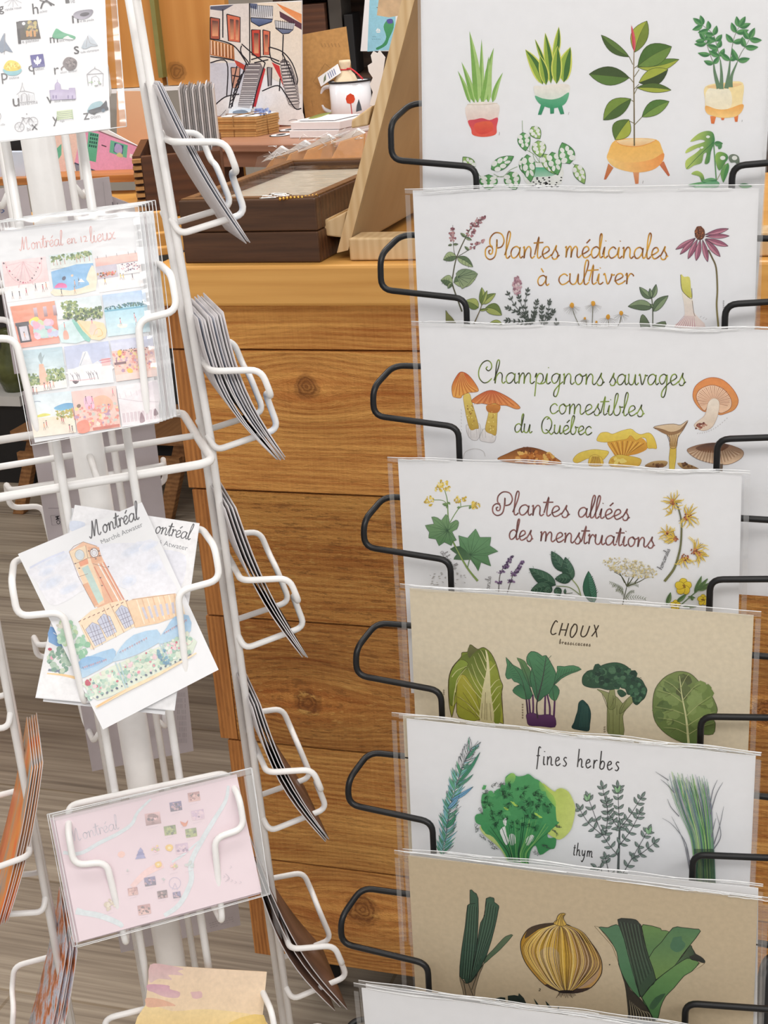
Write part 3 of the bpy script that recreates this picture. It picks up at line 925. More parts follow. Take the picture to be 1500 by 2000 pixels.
# ---- print with potted house plants
def art1(a):
    a.map(880, 30, 5.357)
    g1, g2, g3 = G(168, 200, 124), G(128, 172, 84), G(108, 160, 70)
    for b_, t_, w_, bd in (((205, 915), (75, 580), 48, .06), ((250, 918), (115, 488), 62, .05), ((440, 910), (547, 598), 52, -.08), ((325, 918), (325, 250), 52, .0),
                           ((285, 922), (198, 165), 92, .05), ((395, 912), (452, 340), 82, -.1), ((338, 918), (398, 430), 70, .06)):
        a.leaf(b_, t_, w_, g1, g2, G(96, 146, 64), bd, fat=.3, vw=.6)
    a.poly([(175, 932), (490, 920), (496, 1080), (480, 1170), (472, 1245), (350, 1272), (235, 1252), (215, 1190), (180, 1120)], G(236, 228, 220), G(226, 190, 180))
    a.poly([(182, 1105), (250, 1090), (330, 1075), (410, 1095), (494, 1070), (482, 1165), (472, 1245), (350, 1272), (235, 1252), (215, 1190)], G(208, 74, 92), G(226, 92, 70))
    a.poly([(260, 1130), (420, 1110), (440, 1200), (330, 1245), (260, 1210)], G(226, 100, 70), G(214, 70, 60))
    a.line([(175, 932), (330, 935), (490, 920)], .8, G(200, 180, 160))
    a.line([(512, 1220), (508, 1255)], .8, G(150, 140, 140))
    mg, dk, lt = G(214, 216, 104), G(70, 112, 52), G(150, 176, 70)
    for b_, t_, w_, bd in (((1080, 470), (1133, 118), 78, .05), ((1050, 712), (990, 180), 104, .02), ((1000, 560), (884, 248), 46, .0), ((1185, 700), (1255, 330), 150, -.12), ((965, 722), (783, 355), 128, .1), ((1110, 716), (1120, 318), 116, -.02), ((1000, 726), (935, 420), 100, .04)):
        a.leaf(b_, t_, w_, mg, mg, None, bd)
        a.leaf(b_, (t_[0], t_[1] + 6), w_ * .76, dk, lt, G(54, 92, 44), bd, vw=.8)
    a.poly([(873, 740), (960, 738), (1050, 722), (1236, 724), (1240, 820), (1215, 900), (1160, 950), (1060, 972), (960, 942), (900, 890), (880, 820)], G(238, 230, 222), G(210, 226, 214))
    a.poly([(885, 840), (960, 868), (1060, 880), (1150, 858), (1238, 806), (1215, 900), (1160, 950), (1060, 972), (960, 942), (905, 895)], G(110, 182, 142), G(64, 152, 108))
    for q in ([(945, 935), (988, 945), (950, 1040), (914, 1040)], [(1040, 958), (1084, 958), (1082, 1026), (1044, 1030)], [(1120, 955), (1166, 940), (1190, 1030), (1150, 1036)]):
        a.poly(q, G(66, 156, 112), G(50, 132, 94), sm=False)
    a.line([(1240, 1010), (1232, 1040)], .8, G(170, 168, 168))
    # pierced-leaf vine in a spotted pot
    st = G(130, 156, 110)
    for q in ([(750, 1100), (752, 1180), (758, 1235)], [(838, 1215), (832, 1330), (828, 1430)], [(860, 1440), (880, 1510), (935, 1560)], [(700, 1582), (620, 1620), (540, 1690), (450, 1660)], [(1120, 1495), (1200, 1500)], [(1280, 1550), (1325, 1585)], [(285, 1660), (350, 1692), (560, 1685)], [(220, 1560), (270, 1620), (300, 1670)], [(800, 1410), (880, 1460), (930, 1540)], [(925, 1490), (940, 1560)], [(860, 1530), (960, 1545)]):
        a.line(q, .9, st)
    a.poly([(760, 1560), (960, 1545), (1165, 1548), (1160, 1760), (1010, 1800), (850, 1790), (775, 1730)], G(232, 232, 226), G(226, 228, 224), k=2)
    a.poly([(775, 1600), (960, 1590), (1135, 1590), (1130, 1640), (1060, 1680), (900, 1690), (790, 1700)], G(76, 166, 124), G(176, 210, 188))
    for _ in range(46):
        x, y = a.seed.uniform(850, 1160), a.seed.uniform(1650, 1800)
        if y > 1690 or x > 1100: a.ell(x, y, 11, 7, G(40, 40, 40), 0, 7, .2)
    def pierced(b_, t_, w_, lt_=0):
        c1 = G(86, 148, 84) if not lt_ else G(140, 178, 100)
        a.leaf(b_, t_, w_, c1, G(98, 160, 96) if not lt_ else G(160, 190, 116), None, 0, G(52, 92, 58), 1.0)
        dx, dy = t_[0] - b_[0], t_[1] - b_[1]; L = math.hypot(dx, dy); nx, ny = -dy / L, dx / L
        for q, hw in ((.22, .26), (.46, .25), (.68, .16)):
            for sd in (-1, 1):
                cx, cy = b_[0] + dx * q + nx * sd * w_ * hw, b_[1] + dy * q + ny * sd * w_ * hw
                a.ell(cx, cy, L * .125, w_ * hw * .78, G(228, 230, 224), math.degrees(math.atan2(dy, dx)) + sd * 18, 9, 0)
    for b_, t_, w_, l_ in (((755, 1225), (786, 1418), 132, 0), ((850, 1165), (935, 1292), 118, 1), ((915, 1310), (940, 1485), 146, 1), ((975, 1450), (1090, 1660), 130, 1), ((750, 1490), (820, 1690), 120, 0), ((800, 1455), (840, 1745), 140, 0), ((1060, 1430), (1122, 1672), 150, 0), ((1250, 1552), (1168, 1330), 172, 0), ((425, 1610), (662, 1474), 128, 0), ((1305, 1560), (1402, 1762), 118, 1), ((400, 1665), (395, 1830), 190, 0), ((620, 1635), (680, 1830), 170, 0), ((245, 1610), (130, 1480), 120, 1)):
        pierced(b_, t_, w_, l_)
    # rubber plant
    a.map(1140, 30, 4.1667)
    a.poly([(200, 1205), (242, 1240), (182, 1336), (164, 1336)], G(206, 130, 78), G(196, 110, 70), sm=False)
    a.poly([(400, 1265), (452, 1262), (446, 1370), (420, 1372)], G(224, 160, 112), G(214, 130, 84), sm=False)
    a.poly([(608, 1206), (652, 1188), (702, 1302), (688, 1310)], G(206, 120, 78), G(190, 100, 66), sm=False)
    a.poly([(255, 1018), (420, 1000), (592, 1012), (636, 1080), (652, 1140), (640, 1192), (560, 1258), (420, 1278), (260, 1240), (192, 1172), (202, 1110)], G(238, 184, 92), G(242, 196, 120))
    a.poly([(192, 1160), (300, 1190), (420, 1196), (560, 1170), (650, 1120), (640, 1192), (560, 1258), (420, 1278), (260, 1240)], G(236, 150, 76), G(244, 204, 128), ang=160)
    a.poly([(262, 1024), (420, 1004), (585, 1014), (520, 1044), (420, 1066), (310, 1052)], G(244, 220, 176), G(232, 186, 130))
    a.line([(262, 1024), (310, 1056), (420, 1070), (520, 1048), (590, 1014)], 1, G(226, 140, 60))
    for q in ([(410, 270), (407, 480), (410, 700), (412, 1062)],):
        a.line(q, 2.6, G(150, 130, 96), (.6, 1.1), G(104, 92, 64))
    for q in ([(370, 335), (400, 400)], [(440, 408), (412, 430)], [(372, 506), (405, 545)], [(452, 440), (412, 500)], [(450, 560), (412, 600)], [(388, 690), (408, 702)], [(476, 825), (415, 890)], [(370, 858), (412, 880)], [(436, 590), (412, 640)]):
        a.line(q, 1.3, G(120, 112, 70))
    D_, M1, Y_ = G(58, 78, 42), G(98, 132, 54), G(166, 176, 70)
    for b_, t_, w_, c1, c2, bd in (((416, 300), (515, 45), 138, G(120, 138, 56), Y_, -.1), ((370, 338), (143, 160), 82, G(96, 124, 60), G(72, 96, 46), -.12), ((436, 420), (776, 358), 96, Y_, M1, .12), ((440, 412), (716, 254), 176, G(110, 140, 66), G(78, 112, 50), -.1),
                                   ((372, 508), (44, 478), 152, G(66, 86, 46), G(92, 124, 58), .0), ((450, 548), (686, 440), 136, G(60, 76, 40), Y_, .06), ((432, 588), (712, 608), 76, Y_, G(84, 108, 48), -.06), ((386, 680), (160, 852), 144, G(120, 146, 62), G(76, 104, 50), .12), ((474, 826), (696, 700), 116, G(120, 152, 72), G(84, 122, 56), -.1), ((368, 848), (256, 1012), 156, G(92, 118, 54), Y_, .05)):
        a.leaf(b_, t_, w_, c1, c2, G(70, 84, 40), bd, G(60, 74, 40), .8, fat=.5)
    a.leaf((412, 298), (388, 78), 30, G(212, 96, 104), G(198, 70, 84), None, .05)
    a.line([(485, 1345), (480, 1368)], .8, G(150, 140, 140))
    # slender plant in a footed cream pot
    for q in ([(1030, 820), (1078, 822), (1062, 882), (1038, 880)], [(1116, 826), (1150, 826), (1140, 852), (1122, 852)], [(1222, 812), (1260, 802), (1252, 866), (1232, 866)]):
        a.poly(q, G(232, 136, 76), G(214, 110, 56), sm=False)
    a.poly([(990, 580), (1140, 548), (1294, 548), (1292, 700), (1288, 770), (1240, 822), (1140, 834), (1056, 820), (998, 790), (988, 690)], G(244, 222, 164), G(244, 226, 178))
    a.poly([(1010, 600), (1180, 596), (1200, 740), (1090, 770), (1000, 740)], G(240, 234, 212), G(240, 230, 202))
    a.poly([(994, 735), (1080, 762), (1170, 762), (1294, 722), (1288, 780), (1240, 820), (1140, 834), (1056, 820), (998, 790)], G(236, 166, 82), G(246, 208, 136))
    a.poly([(1000, 582), (1140, 556), (1284, 556), (1240, 580), (1120, 600)], G(236, 200, 148))
    for q in ([(1100, 595), (1068, 470), (1058, 390)], [(1120, 600), (1122, 480), (1112, 360)], [(1160, 595), (1180, 480), (1192, 360)], [(1195, 585), (1205, 490), (1250, 380)]):
        a.line(q, 8, G(104, 134, 104), (1.1, .2))
    gA, gB, gs = G(96, 152, 96), G(64, 122, 74), G(110, 120, 96)
    a.twig([(1060, 400), (1030, 320), (1000, 230), (985, 200)], 4, 92, 40, gA, gB, gs, 1.1, 62, start=.05)
    a.twig([(1112, 370), (1085, 250), (1050, 150), (960, 75)], 6, 88, 42, gB, gA, gs, 1.1, 50, start=.15)
    a.twig([(1190, 380), (1215, 220), (1240, 140), (1268, 90)], 4, 96, 44, gB, gA, gs, 1.1, 52, start=.05)
    a.twig([(1250, 380), (1280, 310), (1330, 230), (1350, 190)], 3, 100, 46, gA, gB, gs, 1.1, 58, start=.1)
    # split-leaf plant
    a.line([(1058, 1040), (1068, 1180), (1080, 1350)], 2.2, G(98, 148, 92))
    a.line([(1150, 1200), (1120, 1270), (1085, 1340)], 1.2, G(150, 150, 110))
    a.poly([(1066, 1000), (1050, 952), (1000, 940), (930, 965), (866, 1028), (950, 1010), (988, 1026), (900, 1056), (845, 1086), (832, 1122), (930, 1076), (946, 1090), (900, 1130), (832, 1182), (838, 1252), (900, 1220), (960, 1198), (976, 1130), (1002, 1122), (984, 1204), (1022, 1196), (1036, 1110), (1062, 1040)], G(196, 212, 110), G(58, 126, 74), k=3, ang=10)
    a.ell(1012, 988, 16, 11, G(226, 228, 222)); a.ell(962, 1076, 14, 9, G(226, 228, 222), -20)
    a.line([(838, 1248), (930, 1150), (1058, 1030)], 1, G(50, 104, 64))
    a.leaf((1062, 1040), (1134, 1042), 44, G(98, 150, 96), G(70, 128, 78), None, .1)
    a.leaf((1100, 1090), (1122, 1040), 30, G(88, 140, 88))
    a.poly([(1075, 1130), (1110, 1110), (1160, 1126), (1176, 1160), (1150, 1200), (1104, 1262), (1074, 1190)], G(150, 186, 90), G(64, 128, 76), ang=20)
    a.ell(1132, 1160, 22, 17, G(226, 228, 222))
    a.leaf((1176, 1200), (1136, 1362), 60, G(110, 160, 92), G(80, 140, 80), None, .15)
    a.poly([(1180, 1150), (1215, 1128), (1262, 1150), (1268, 1220), (1258, 1270), (1240, 1200), (1196, 1196)], G(120, 130, 116), G(90, 110, 90)); a.ell(1228, 1160, 22, 18, G(226, 228, 222))
    a.poly([(876, 1290), (920, 1264), (968, 1290), (984, 1345), (960, 1352), (940, 1310)], G(180, 204, 104), G(64, 124, 74))
    for b_, t_, w_ in (((1085, 1340), (960, 1350), 44), ((1086, 1372), (838, 1382), 46), ((1086, 1380), (960, 1352), 40), ((1260, 1384), (1374, 1390), 40)):
        a.leaf(b_, t_, w_, G(110, 168, 116), G(72, 138, 92), G(60, 110, 76))
    a.poly([(960, 1370), (1090, 1350), (1084, 1400), (900, 1402)], G(98, 164, 118), G(160, 196, 168))
    a.line([(1290, 850), (1288, 866)], .8, G(150, 150, 150))

# ---- medicinal plants
def art2(a):
    gold, brown = G(222, 168, 62), G(140, 84, 40)
    a.map(0, 0, 1)
    a.text('Plantes', 947, 504, 1092, 505, 23, 2.3, gold, brown)
    a.text('médicinales', 1103, 503, 1304, 506, 22, 2.3, brown, gold)
    a.text('à', 1049, 558, 1072, 558, 20, 2.2, gold, brown)
    a.text('cultiver', 1090, 556, 1238, 555, 21, 2.2, gold, brown)
    a.map(850, 400, 4.545)
    st = G(96, 94, 74)
    a.line([(238, 948), (150, 700), (155, 640), (190, 468), (275, 280), (330, 190), (400, 140), (450, 105)], 2.2, st, (1.4, .5))
    a.line([(188, 460), (165, 400), (155, 180)], 1.4, st, (1, .5))
    a.line([(200, 460), (300, 400), (432, 320)], 1.4, st, (1, .5))
    pk = [G(170, 120, 124), G(148, 96, 104), G(188, 146, 146), G(124, 82, 90)]
    for x, y, rx, ry, n in ((312, 240, 44, 44, 26), (348, 185, 40, 36, 24), (392, 138, 32, 26, 16), (436, 112, 20, 14, 8), (152, 300, 30, 32, 16), (152, 255, 26, 20, 12), (150, 218, 18, 16, 8), (332, 370, 26, 26, 12), (376, 340, 22, 18, 10), (420, 322, 20, 13, 8)):
        a.cloud(x, y, rx, ry, n, 9, pk)
    lg, dg_, ed = G(160, 176, 130), G(96, 116, 84), G(72, 84, 66)
    for b_, t_, w_, bd in (((188, 456), (72, 488), 84, .2), ((196, 466), (336, 552), 74, -.12), ((155, 700), (50, 668), 96, .3), ((165, 690), (378, 612), 136, .06), ((150, 690), (112, 742), 36, 0), ((272, 285), (225, 250), 26, 0), ((270, 290), (325, 312), 24, 0), ((150, 352), (116, 360), 18, 0), ((160, 352), (205, 348), 18, 0), ((300, 402), (262, 368), 22, 0)):
        a.leaf(b_, t_, w_, lg, dg_, ed, bd, ed, .6, vw=.8)
        for q in (.3, .5, .7):
            for sd in (-1, 1):
                mx, my = b_[0] + (t_[0] - b_[0]) * q, b_[1] + (t_[1] - b_[1]) * q
                L = math.hypot(t_[0] - b_[0], t_[1] - b_[1]); nx, ny = -(t_[1] - b_[1]) / L, (t_[0] - b_[0]) / L
                a.line([(mx, my), (mx + (t_[0] - b_[0]) * .12 + nx * sd * w_ * .33, my + (t_[1] - b_[1]) * .12 + ny * sd * w_ * .33)], .6, ed)
    a.poly([(185, 610), (240, 570), (310, 575), (378, 612), (330, 660), (300, 700), (240, 745), (215, 690)], G(120, 140, 108), G(158, 172, 132), k=2, edge=ed, ew=.6)
    for q in ((360, 612), (330, 590), (320, 655), (270, 580), (250, 720), (290, 690)):
        a.line([(200, 640), q], .8, G(66, 84, 66))
    ol = G(170, 180, 104)
    a.line([(345, 1055), (400, 930), (432, 830)], 1.8, G(120, 110, 84), (1.4, .5))
    for b_, t_, w_, bd in (((385, 912), (268, 852), 96, .15), ((448, 912), (592, 978), 104, -.25), ((412, 880), (414, 732), 56, .1), ((422, 878), (538, 786), 66, -.1), ((412, 890), (462, 760), 40, 0), ((395, 935), (470, 925), 22, 0), ((595, 1058), (482, 1050), 46, .2)):
        a.leaf(b_, t_, w_, ol, G(112, 130, 72), G(84, 96, 56), bd, G(84, 96, 58), .7)
    a.poly([(95, 935), (120, 970), (150, 1000), (185, 1046), (96, 1042)], G(150, 156, 90), G(110, 112, 70), sm=False, edge=G(96, 96, 60))
    a.cloud(730, 720, 34, 82, 60, 12, [G(196, 160, 168), G(170, 130, 140), G(150, 110, 124), G(212, 190, 192)])
    a.cloud(724, 660, 20, 30, 18, 9, [G(190, 150, 160), G(160, 120, 130)])
    k1, k2 = G(92, 100, 92), G(66, 74, 68)
    for q in ([(850, 1065), (780, 980), (700, 880), (652, 790)], [(850, 1060), (790, 950), (745, 820)], [(850, 1060), (800, 900), (822, 760)], [(840, 1050), (740, 960), (645, 915)], [(840, 1058), (740, 1035), (640, 1025)], [(850, 1060), (880, 950), (905, 860)], [(945, 1060), (948, 980), (950, 910)], [(960, 1062), (1000, 960), (1018, 860)], [(970, 1062), (1020, 990), (1050, 945)], [(850, 1062), (866, 1020), (890, 960)], [(1085, 1062), (1078, 1030)]):
        a.twig(q, 6, 34, 14, k1, k2, k2, 1.6, 42, start=.15)
    def cham(x, y, r, stem):
        a.line(stem, 1.2, G(104, 102, 78))
        for i in range(13):
            an = math.radians(8 + i * 164 / 12 + a.seed.uniform(-5, 5))
            a.line([(x, y + 6), (x + math.cos(an) * r * 1.7, y + 16 + math.sin(an) * r * 1.5)], .7, G(170, 166, 160), (1, .5))
        a.ell(x, y, r * .42, r * .5, G(230, 174, 62), 0, 10, .1, G(206, 140, 50))
    cham(1215, 890, 46, [(1215, 900), (1240, 980), (1280, 1070)])
    cham(1405, 872, 46, [(1402, 890), (1395, 1080)])
    cham(1330, 1005, 24, [(1335, 1010), (1350, 1075)])
    a.map(1160, 400, 4.545)
    cham(125, 995, 46, [(128, 1000), (130, 1080)]); cham(242, 960, 42, [(240, 970), (235, 1030), (210, 1080)]); cham(22, 1040, 24, [(22, 1050), (24, 1085)])
    mg, md = G(134, 152, 116), G(96, 114, 86)
    a.line([(522, 1085), (522, 930), (512, 820)], 2, G(90, 96, 76))
    for b_, t_, w_, bd in (((508, 832), (405, 730), 62, -.1), ((514, 828), (552, 705), 48, .1), ((508, 825), (496, 742), 34, 0), ((518, 908), (303, 902), 92, .15), ((526, 945), (660, 806), 80, -.12), ((525, 915), (500, 880), 24, 0)):
        a.leaf(b_, t_, w_, mg, md, G(60, 72, 58), bd, G(60, 72, 58), .9)
    for q in ([(415, 1085), (412, 1010), (432, 972), (470, 1010), (500, 1085)], [(520, 1085), (560, 1050), (635, 1034), (628, 1085)]):
        a.poly(q, G(116, 130, 100), G(80, 96, 72), k=2, edge=G(56, 66, 54))
    # bulb
    a.poly([(772, 620), (800, 640), (850, 645), (862, 760), (872, 832), (835, 820), (785, 758)], G(222, 216, 120), G(190, 186, 84), k=3)
    a.poly([(782, 770), (835, 822), (876, 836), (892, 960), (990, 1085), (715, 1085), (800, 1000), (800, 880)], G(236, 228, 212), G(230, 212, 208), k=3)
    a.line([(770, 620), (780, 750), (835, 815), (870, 830), (868, 740)], 1, G(90, 84, 60)); a.line([(872, 850), (888, 960), (900, 990)], 1, G(120, 104, 96))
    for x in range(720, 900, 22):
        a.line([(x, 1085), (800 + (x - 720) * .5, 985)], 1.1, G(196, 132, 150) if x % 44 else G(96, 74, 92), (1, .4))
    for x, y in ((942, 1000), (968, 1010), (990, 1022)):
        a.line([(x, y), (x + 12, y - 14)], .6, G(160, 156, 156))
    # cone flower
    a.line([(1015, 400), (1050, 470), (1085, 560), (1096, 750), (1090, 900), (1106, 1090)], 3.6, G(96, 84, 66), (.8, 1), G(140, 130, 84))
    pp, pd, pe = G(190, 128, 146), G(152, 92, 114), G(84, 60, 74)
    for b_, t_, w_ in (((900, 295), (725, 396), 40), ((900, 300), (765, 440), 40), ((920, 305), (835, 480), 46), ((945, 310), (908, 496), 50), ((965, 310), (1010, 506), 46), ((985, 305), (1122, 460), 52), ((990, 300), (1192, 366), 48), ((990, 280), (1202, 276), 40), ((985, 265), (1196, 212), 42)):
        a.leaf(b_, t_, w_, pp, pd, pe, 0, pe, .8, fat=.55, vw=.8)
    a.ell(940, 250, 46, 62, G(128, 78, 54), -8, 16, .05, G(90, 56, 44))
    a.cloud(938, 245, 40, 54, 60, 5, [G(176, 110, 66), G(80, 48, 40), G(150, 90, 56)])
    for i in range(8):
        a.text('n', 1145, 850 + i * 18, 1146, 862 + i * 18, 10, .6, G(150, 148, 150))

# ---- wild mushrooms
def art3(a):
    g_, d_ = G(140, 164, 66), G(52, 54, 36)
    a.map(0, 0, 1)
    a.text('Champignons', 932, 748, 1180, 752, 21, 2.0, d_, g_)
    a.text('sauvages', 1190, 752, 1339, 752, 21, 2.0, g_, d_)
    a.text('comestibles', 1073, 808, 1258, 813, 20, 1.9, d_, g_)
    a.text('du', 1004, 844, 1039, 846, 17, 2, d_, g_)
    a.text('Québec', 1056, 846, 1156, 850, 17, 2, g_, d_)
    a.map(860, 680, 4.6875)
    ye, yd = G(226, 202, 106), G(190, 158, 70)
    gr = G(176, 172, 172)
    for q in ([(240, 700), (300, 735), (355, 690), (368, 765), (340, 840), (285, 836), (246, 780)], [(395, 740), (440, 770), (505, 795), (488, 862), (400, 856), (360, 830)]):
        a.poly(q, G(232, 228, 226), G(220, 216, 216), edge=gr, ew=.9)
    for x in (255, 275, 330, 352, 380, 410, 470):
        a.line([(x, 730), (x + 6, 820)], .6, gr)
    a.poly([(212, 430), (265, 415), (292, 500), (350, 712), (325, 738), (268, 736), (226, 560)], ye, yd, edge=G(160, 120, 60), ew=.6)
    a.cloud(285, 610, 40, 100, 26, 6, [G(176, 140, 60), G(236, 218, 140), G(150, 104, 60)], -14)
    a.poly([(112, 432), (106, 350), (140, 270), (186, 218), (250, 240), (312, 312), (350, 388), (300, 404), (262, 406), (205, 430), (186, 456), (132, 450)], G(196, 88, 50), G(232, 168, 80), edge=G(150, 76, 40), ew=.8)
    for i in range(13):
        x = 118 + i * 19
        a.line([(x, 448 - i * 5), (150 + i * 9, 330), (188 + i * 2, 225)], .9, G(168, 84, 40) if i % 2 else G(240, 190, 110), (1, .4))
    a.poly([(440, 510), (538, 515), (522, 600), (512, 785), (470, 785), (412, 745), (440, 600)], ye, yd, edge=G(160, 120, 60), ew=.6)
    a.poly([(428, 520), (545, 520), (528, 588), (435, 582)], G(206, 138, 66), G(180, 110, 50))
    a.cloud(468, 670, 34, 90, 22, 6, [G(176, 140, 60), G(236, 218, 140)], 5)
    a.poly([(285, 480), (380, 412), (475, 386), (590, 430), (680, 490), (732, 545), (690, 556), (610, 526), (545, 522), (500, 505), (440, 515), (380, 505), (330, 508)], G(194, 94, 58), G(226, 150, 84), edge=G(140, 70, 40), ew=.8)
    for i in range(15):
        x = 310 + i * 28
        a.line([(x, 500 + abs(i - 5) * 3.2), (475 + (x - 475) * .35, 420)], .8, G(158, 74, 40) if i % 2 else G(236, 178, 116), (1, .3))
    a.poly([(528, 1022), (620, 962), (740, 914), (830, 908), (940, 936), (1040, 992), (1104, 1062), (800, 1062)], G(120, 68, 36), G(206, 138, 74), edge=G(110, 66, 40), ew=.8)
    a.cloud(860, 1000, 190, 55, 60, 22, [G(196, 124, 60), G(230, 186, 106), G(160, 92, 44), G(226, 170, 96)], 4)
    a.cloud(800, 935, 80, 20, 14, 16, [G(110, 64, 38), G(130, 76, 44)])
    a.line([(210, 1010), (230, 950), (310, 920), (390, 940), (412, 990)], 1, G(200, 196, 194))
    for i in range(9):
        a.line([(190, 560 + i * 30), (196, 572 + i * 30)], .8, G(190, 188, 188))
    a.map(1100, 680, 3.947)
    yc, yo, br = G(232, 210, 98), G(222, 178, 66), G(130, 76, 40)
    def chant(cap, foot, hub):
        a.poly(cap, yc, G(226, 190, 80), edge=G(176, 140, 60), ew=.7)
        a.poly(foot, G(234, 206, 100), yo, edge=G(170, 130, 50), ew=.7)
    chant([(75, 862), (120, 810), (220, 782), (300, 786), (352, 800), (320, 850), (300, 866), (290, 905), (200, 905), (196, 850), (110, 885)], [(200, 905), (205, 840), (250, 822), (300, 850), (302, 905)], 0)
    for i in range(8): a.line([(206 + i * 12, 905), (226 + i * 7, 835)], 1, br)
    a.poly([(340, 725), (420, 700), (520, 676), (620, 700), (650, 770), (580, 812), (500, 832), (452, 880), (420, 860), (380, 800)], G(222, 168, 70), G(206, 140, 56))
    for i in range(14): a.line([(430 + i * 6, 850 - i * 3), (350 + i * 21, 735 - 20 * math.sin(i / 13 * 3.1))], 1.1, br if i % 2 else G(240, 206, 110), (.6, 1))
    a.poly([(258, 705), (288, 655), (340, 648), (380, 662), (440, 640), (520, 622), (560, 650), (600, 665), (660, 652), (700, 690), (722, 770), (690, 772), (650, 768), (640, 700), (600, 690), (560, 710), (520, 672), (490, 700), (420, 712), (340, 725), (280, 720)], yc, G(226, 192, 78), k=3, edge=G(180, 140, 56), ew=.7)
    a.poly([(362, 855), (420, 822), (500, 830), (590, 850), (600, 880), (560, 912), (370, 912)], G(230, 202, 92), G(214, 168, 70), edge=G(170, 130, 50), ew=.7)
    a.cloud(430, 870, 60, 30, 10, 18, [G(206, 160, 70), G(240, 220, 130)])
    a.poly([(825, 755), (872, 755), (858, 935), (818, 935)], G(212, 178, 74), G(228, 204, 96), k=2, edge=G(140, 104, 50), ew=.6)
    a.poly([(695, 612), (760, 592), (850, 584), (905, 592), (962, 556), (930, 622), (885, 690), (872, 765), (824, 765), (818, 690), (770, 646)], G(222, 200, 172), G(206, 166, 96), k=3, edge=G(96, 66, 46), ew=.9)
    a.poly([(700, 612), (770, 625), (830, 645), (900, 625), (958, 562), (930, 622), (880, 660), (800, 668)], G(122, 92, 70), G(160, 122, 84), k=3)
    for i in range(6): a.line([(832 + i * 7, 760), (800 + i * 18, 665)], .9, G(110, 74, 44))
    for q in ([(630, 912), (680, 876), (760, 866), (806, 878), (770, 918)], [(880, 885), (950, 890), (1010, 910), (1046, 936), (930, 932)]):
        a.poly(q, G(198, 166, 112), G(124, 88, 58), k=3); a.cloud(sum(p[0] for p in q) / 5, 902, 60, 12, 10, 10, [G(90, 62, 44), G(120, 84, 56)], 8)
    a.poly([(1000, 372), (1018, 295), (1085, 242), (1160, 226), (1240, 250), (1312, 320), (1350, 402), (1322, 470), (1255, 502), (1200, 512), (1150, 470), (1090, 490), (1030, 440)], G(228, 146, 86), G(214, 150, 88), edge=G(176, 96, 56), ew=1)
    a.poly([(1026, 366), (1062, 312), (1150, 284), (1240, 318), (1296, 400), (1284, 468), (1204, 500), (1180, 420), (1130, 410), (1092, 482), (1045, 430)], G(238, 206, 178), G(232, 192, 160), edge=G(150, 84, 60), ew=1)
    for i in range(30):
        an = math.radians(150 + i * 240 / 29)
        x, y = 1160 + math.cos(an) * 126, 392 + math.sin(an) * 102
        a.line([(1160 + math.cos(an) * 34, 412 + math.sin(an) * 30), (x, y)], 1, G(168, 104, 80) if i % 2 else G(206, 156, 128), (.5, 1))
    a.poly([(1118, 420), (1160, 386), (1202, 412), (1196, 500), (1152, 602), (1080, 636), (1012, 602), (1030, 568), (1092, 516)], G(238, 228, 214), G(226, 204, 182), edge=G(190, 160, 140), ew=.7)
    a.cloud(1060, 600, 46, 26, 22, 9, [G(150, 88, 70), G(120, 68, 60), G(184, 130, 108)], -10)
    a.poly([(955, 790), (1000, 758), (1100, 735), (1200, 730), (1300, 750), (1386, 792), (1372, 848), (1272, 896), (1150, 886), (1030, 852)], G(120, 80, 58), G(238, 206, 172), edge=G(120, 84, 62), ew=.8)
    a.poly([(1020, 770), (1100, 738), (1200, 732), (1280, 752), (1200, 800), (1090, 800)], G(84, 64, 58), G(130, 88, 60))
    for i in range(34):
        x = 965 + i * 12.3
        yb2 = 800 + 92 * math.sin((i + 1) / 35 * 3.14)
        a.line([(x, min(892, yb2)), (1170 + (x - 1170) * .72, 790)], .9, G(150, 98, 64) if i % 2 else G(244, 220, 190), (1, .4))
    a.poly([(1205, 892), (1232, 890), (1228, 950), (1208, 950)], G(120, 104, 90), sm=False)
    for i in range(14):
        an = i / 13
        x, y = 1035 + an * 225, 660 - an * an * 116
        a.line([(x, y), (x + 5, y - 9)], .8, G(178, 174, 174))

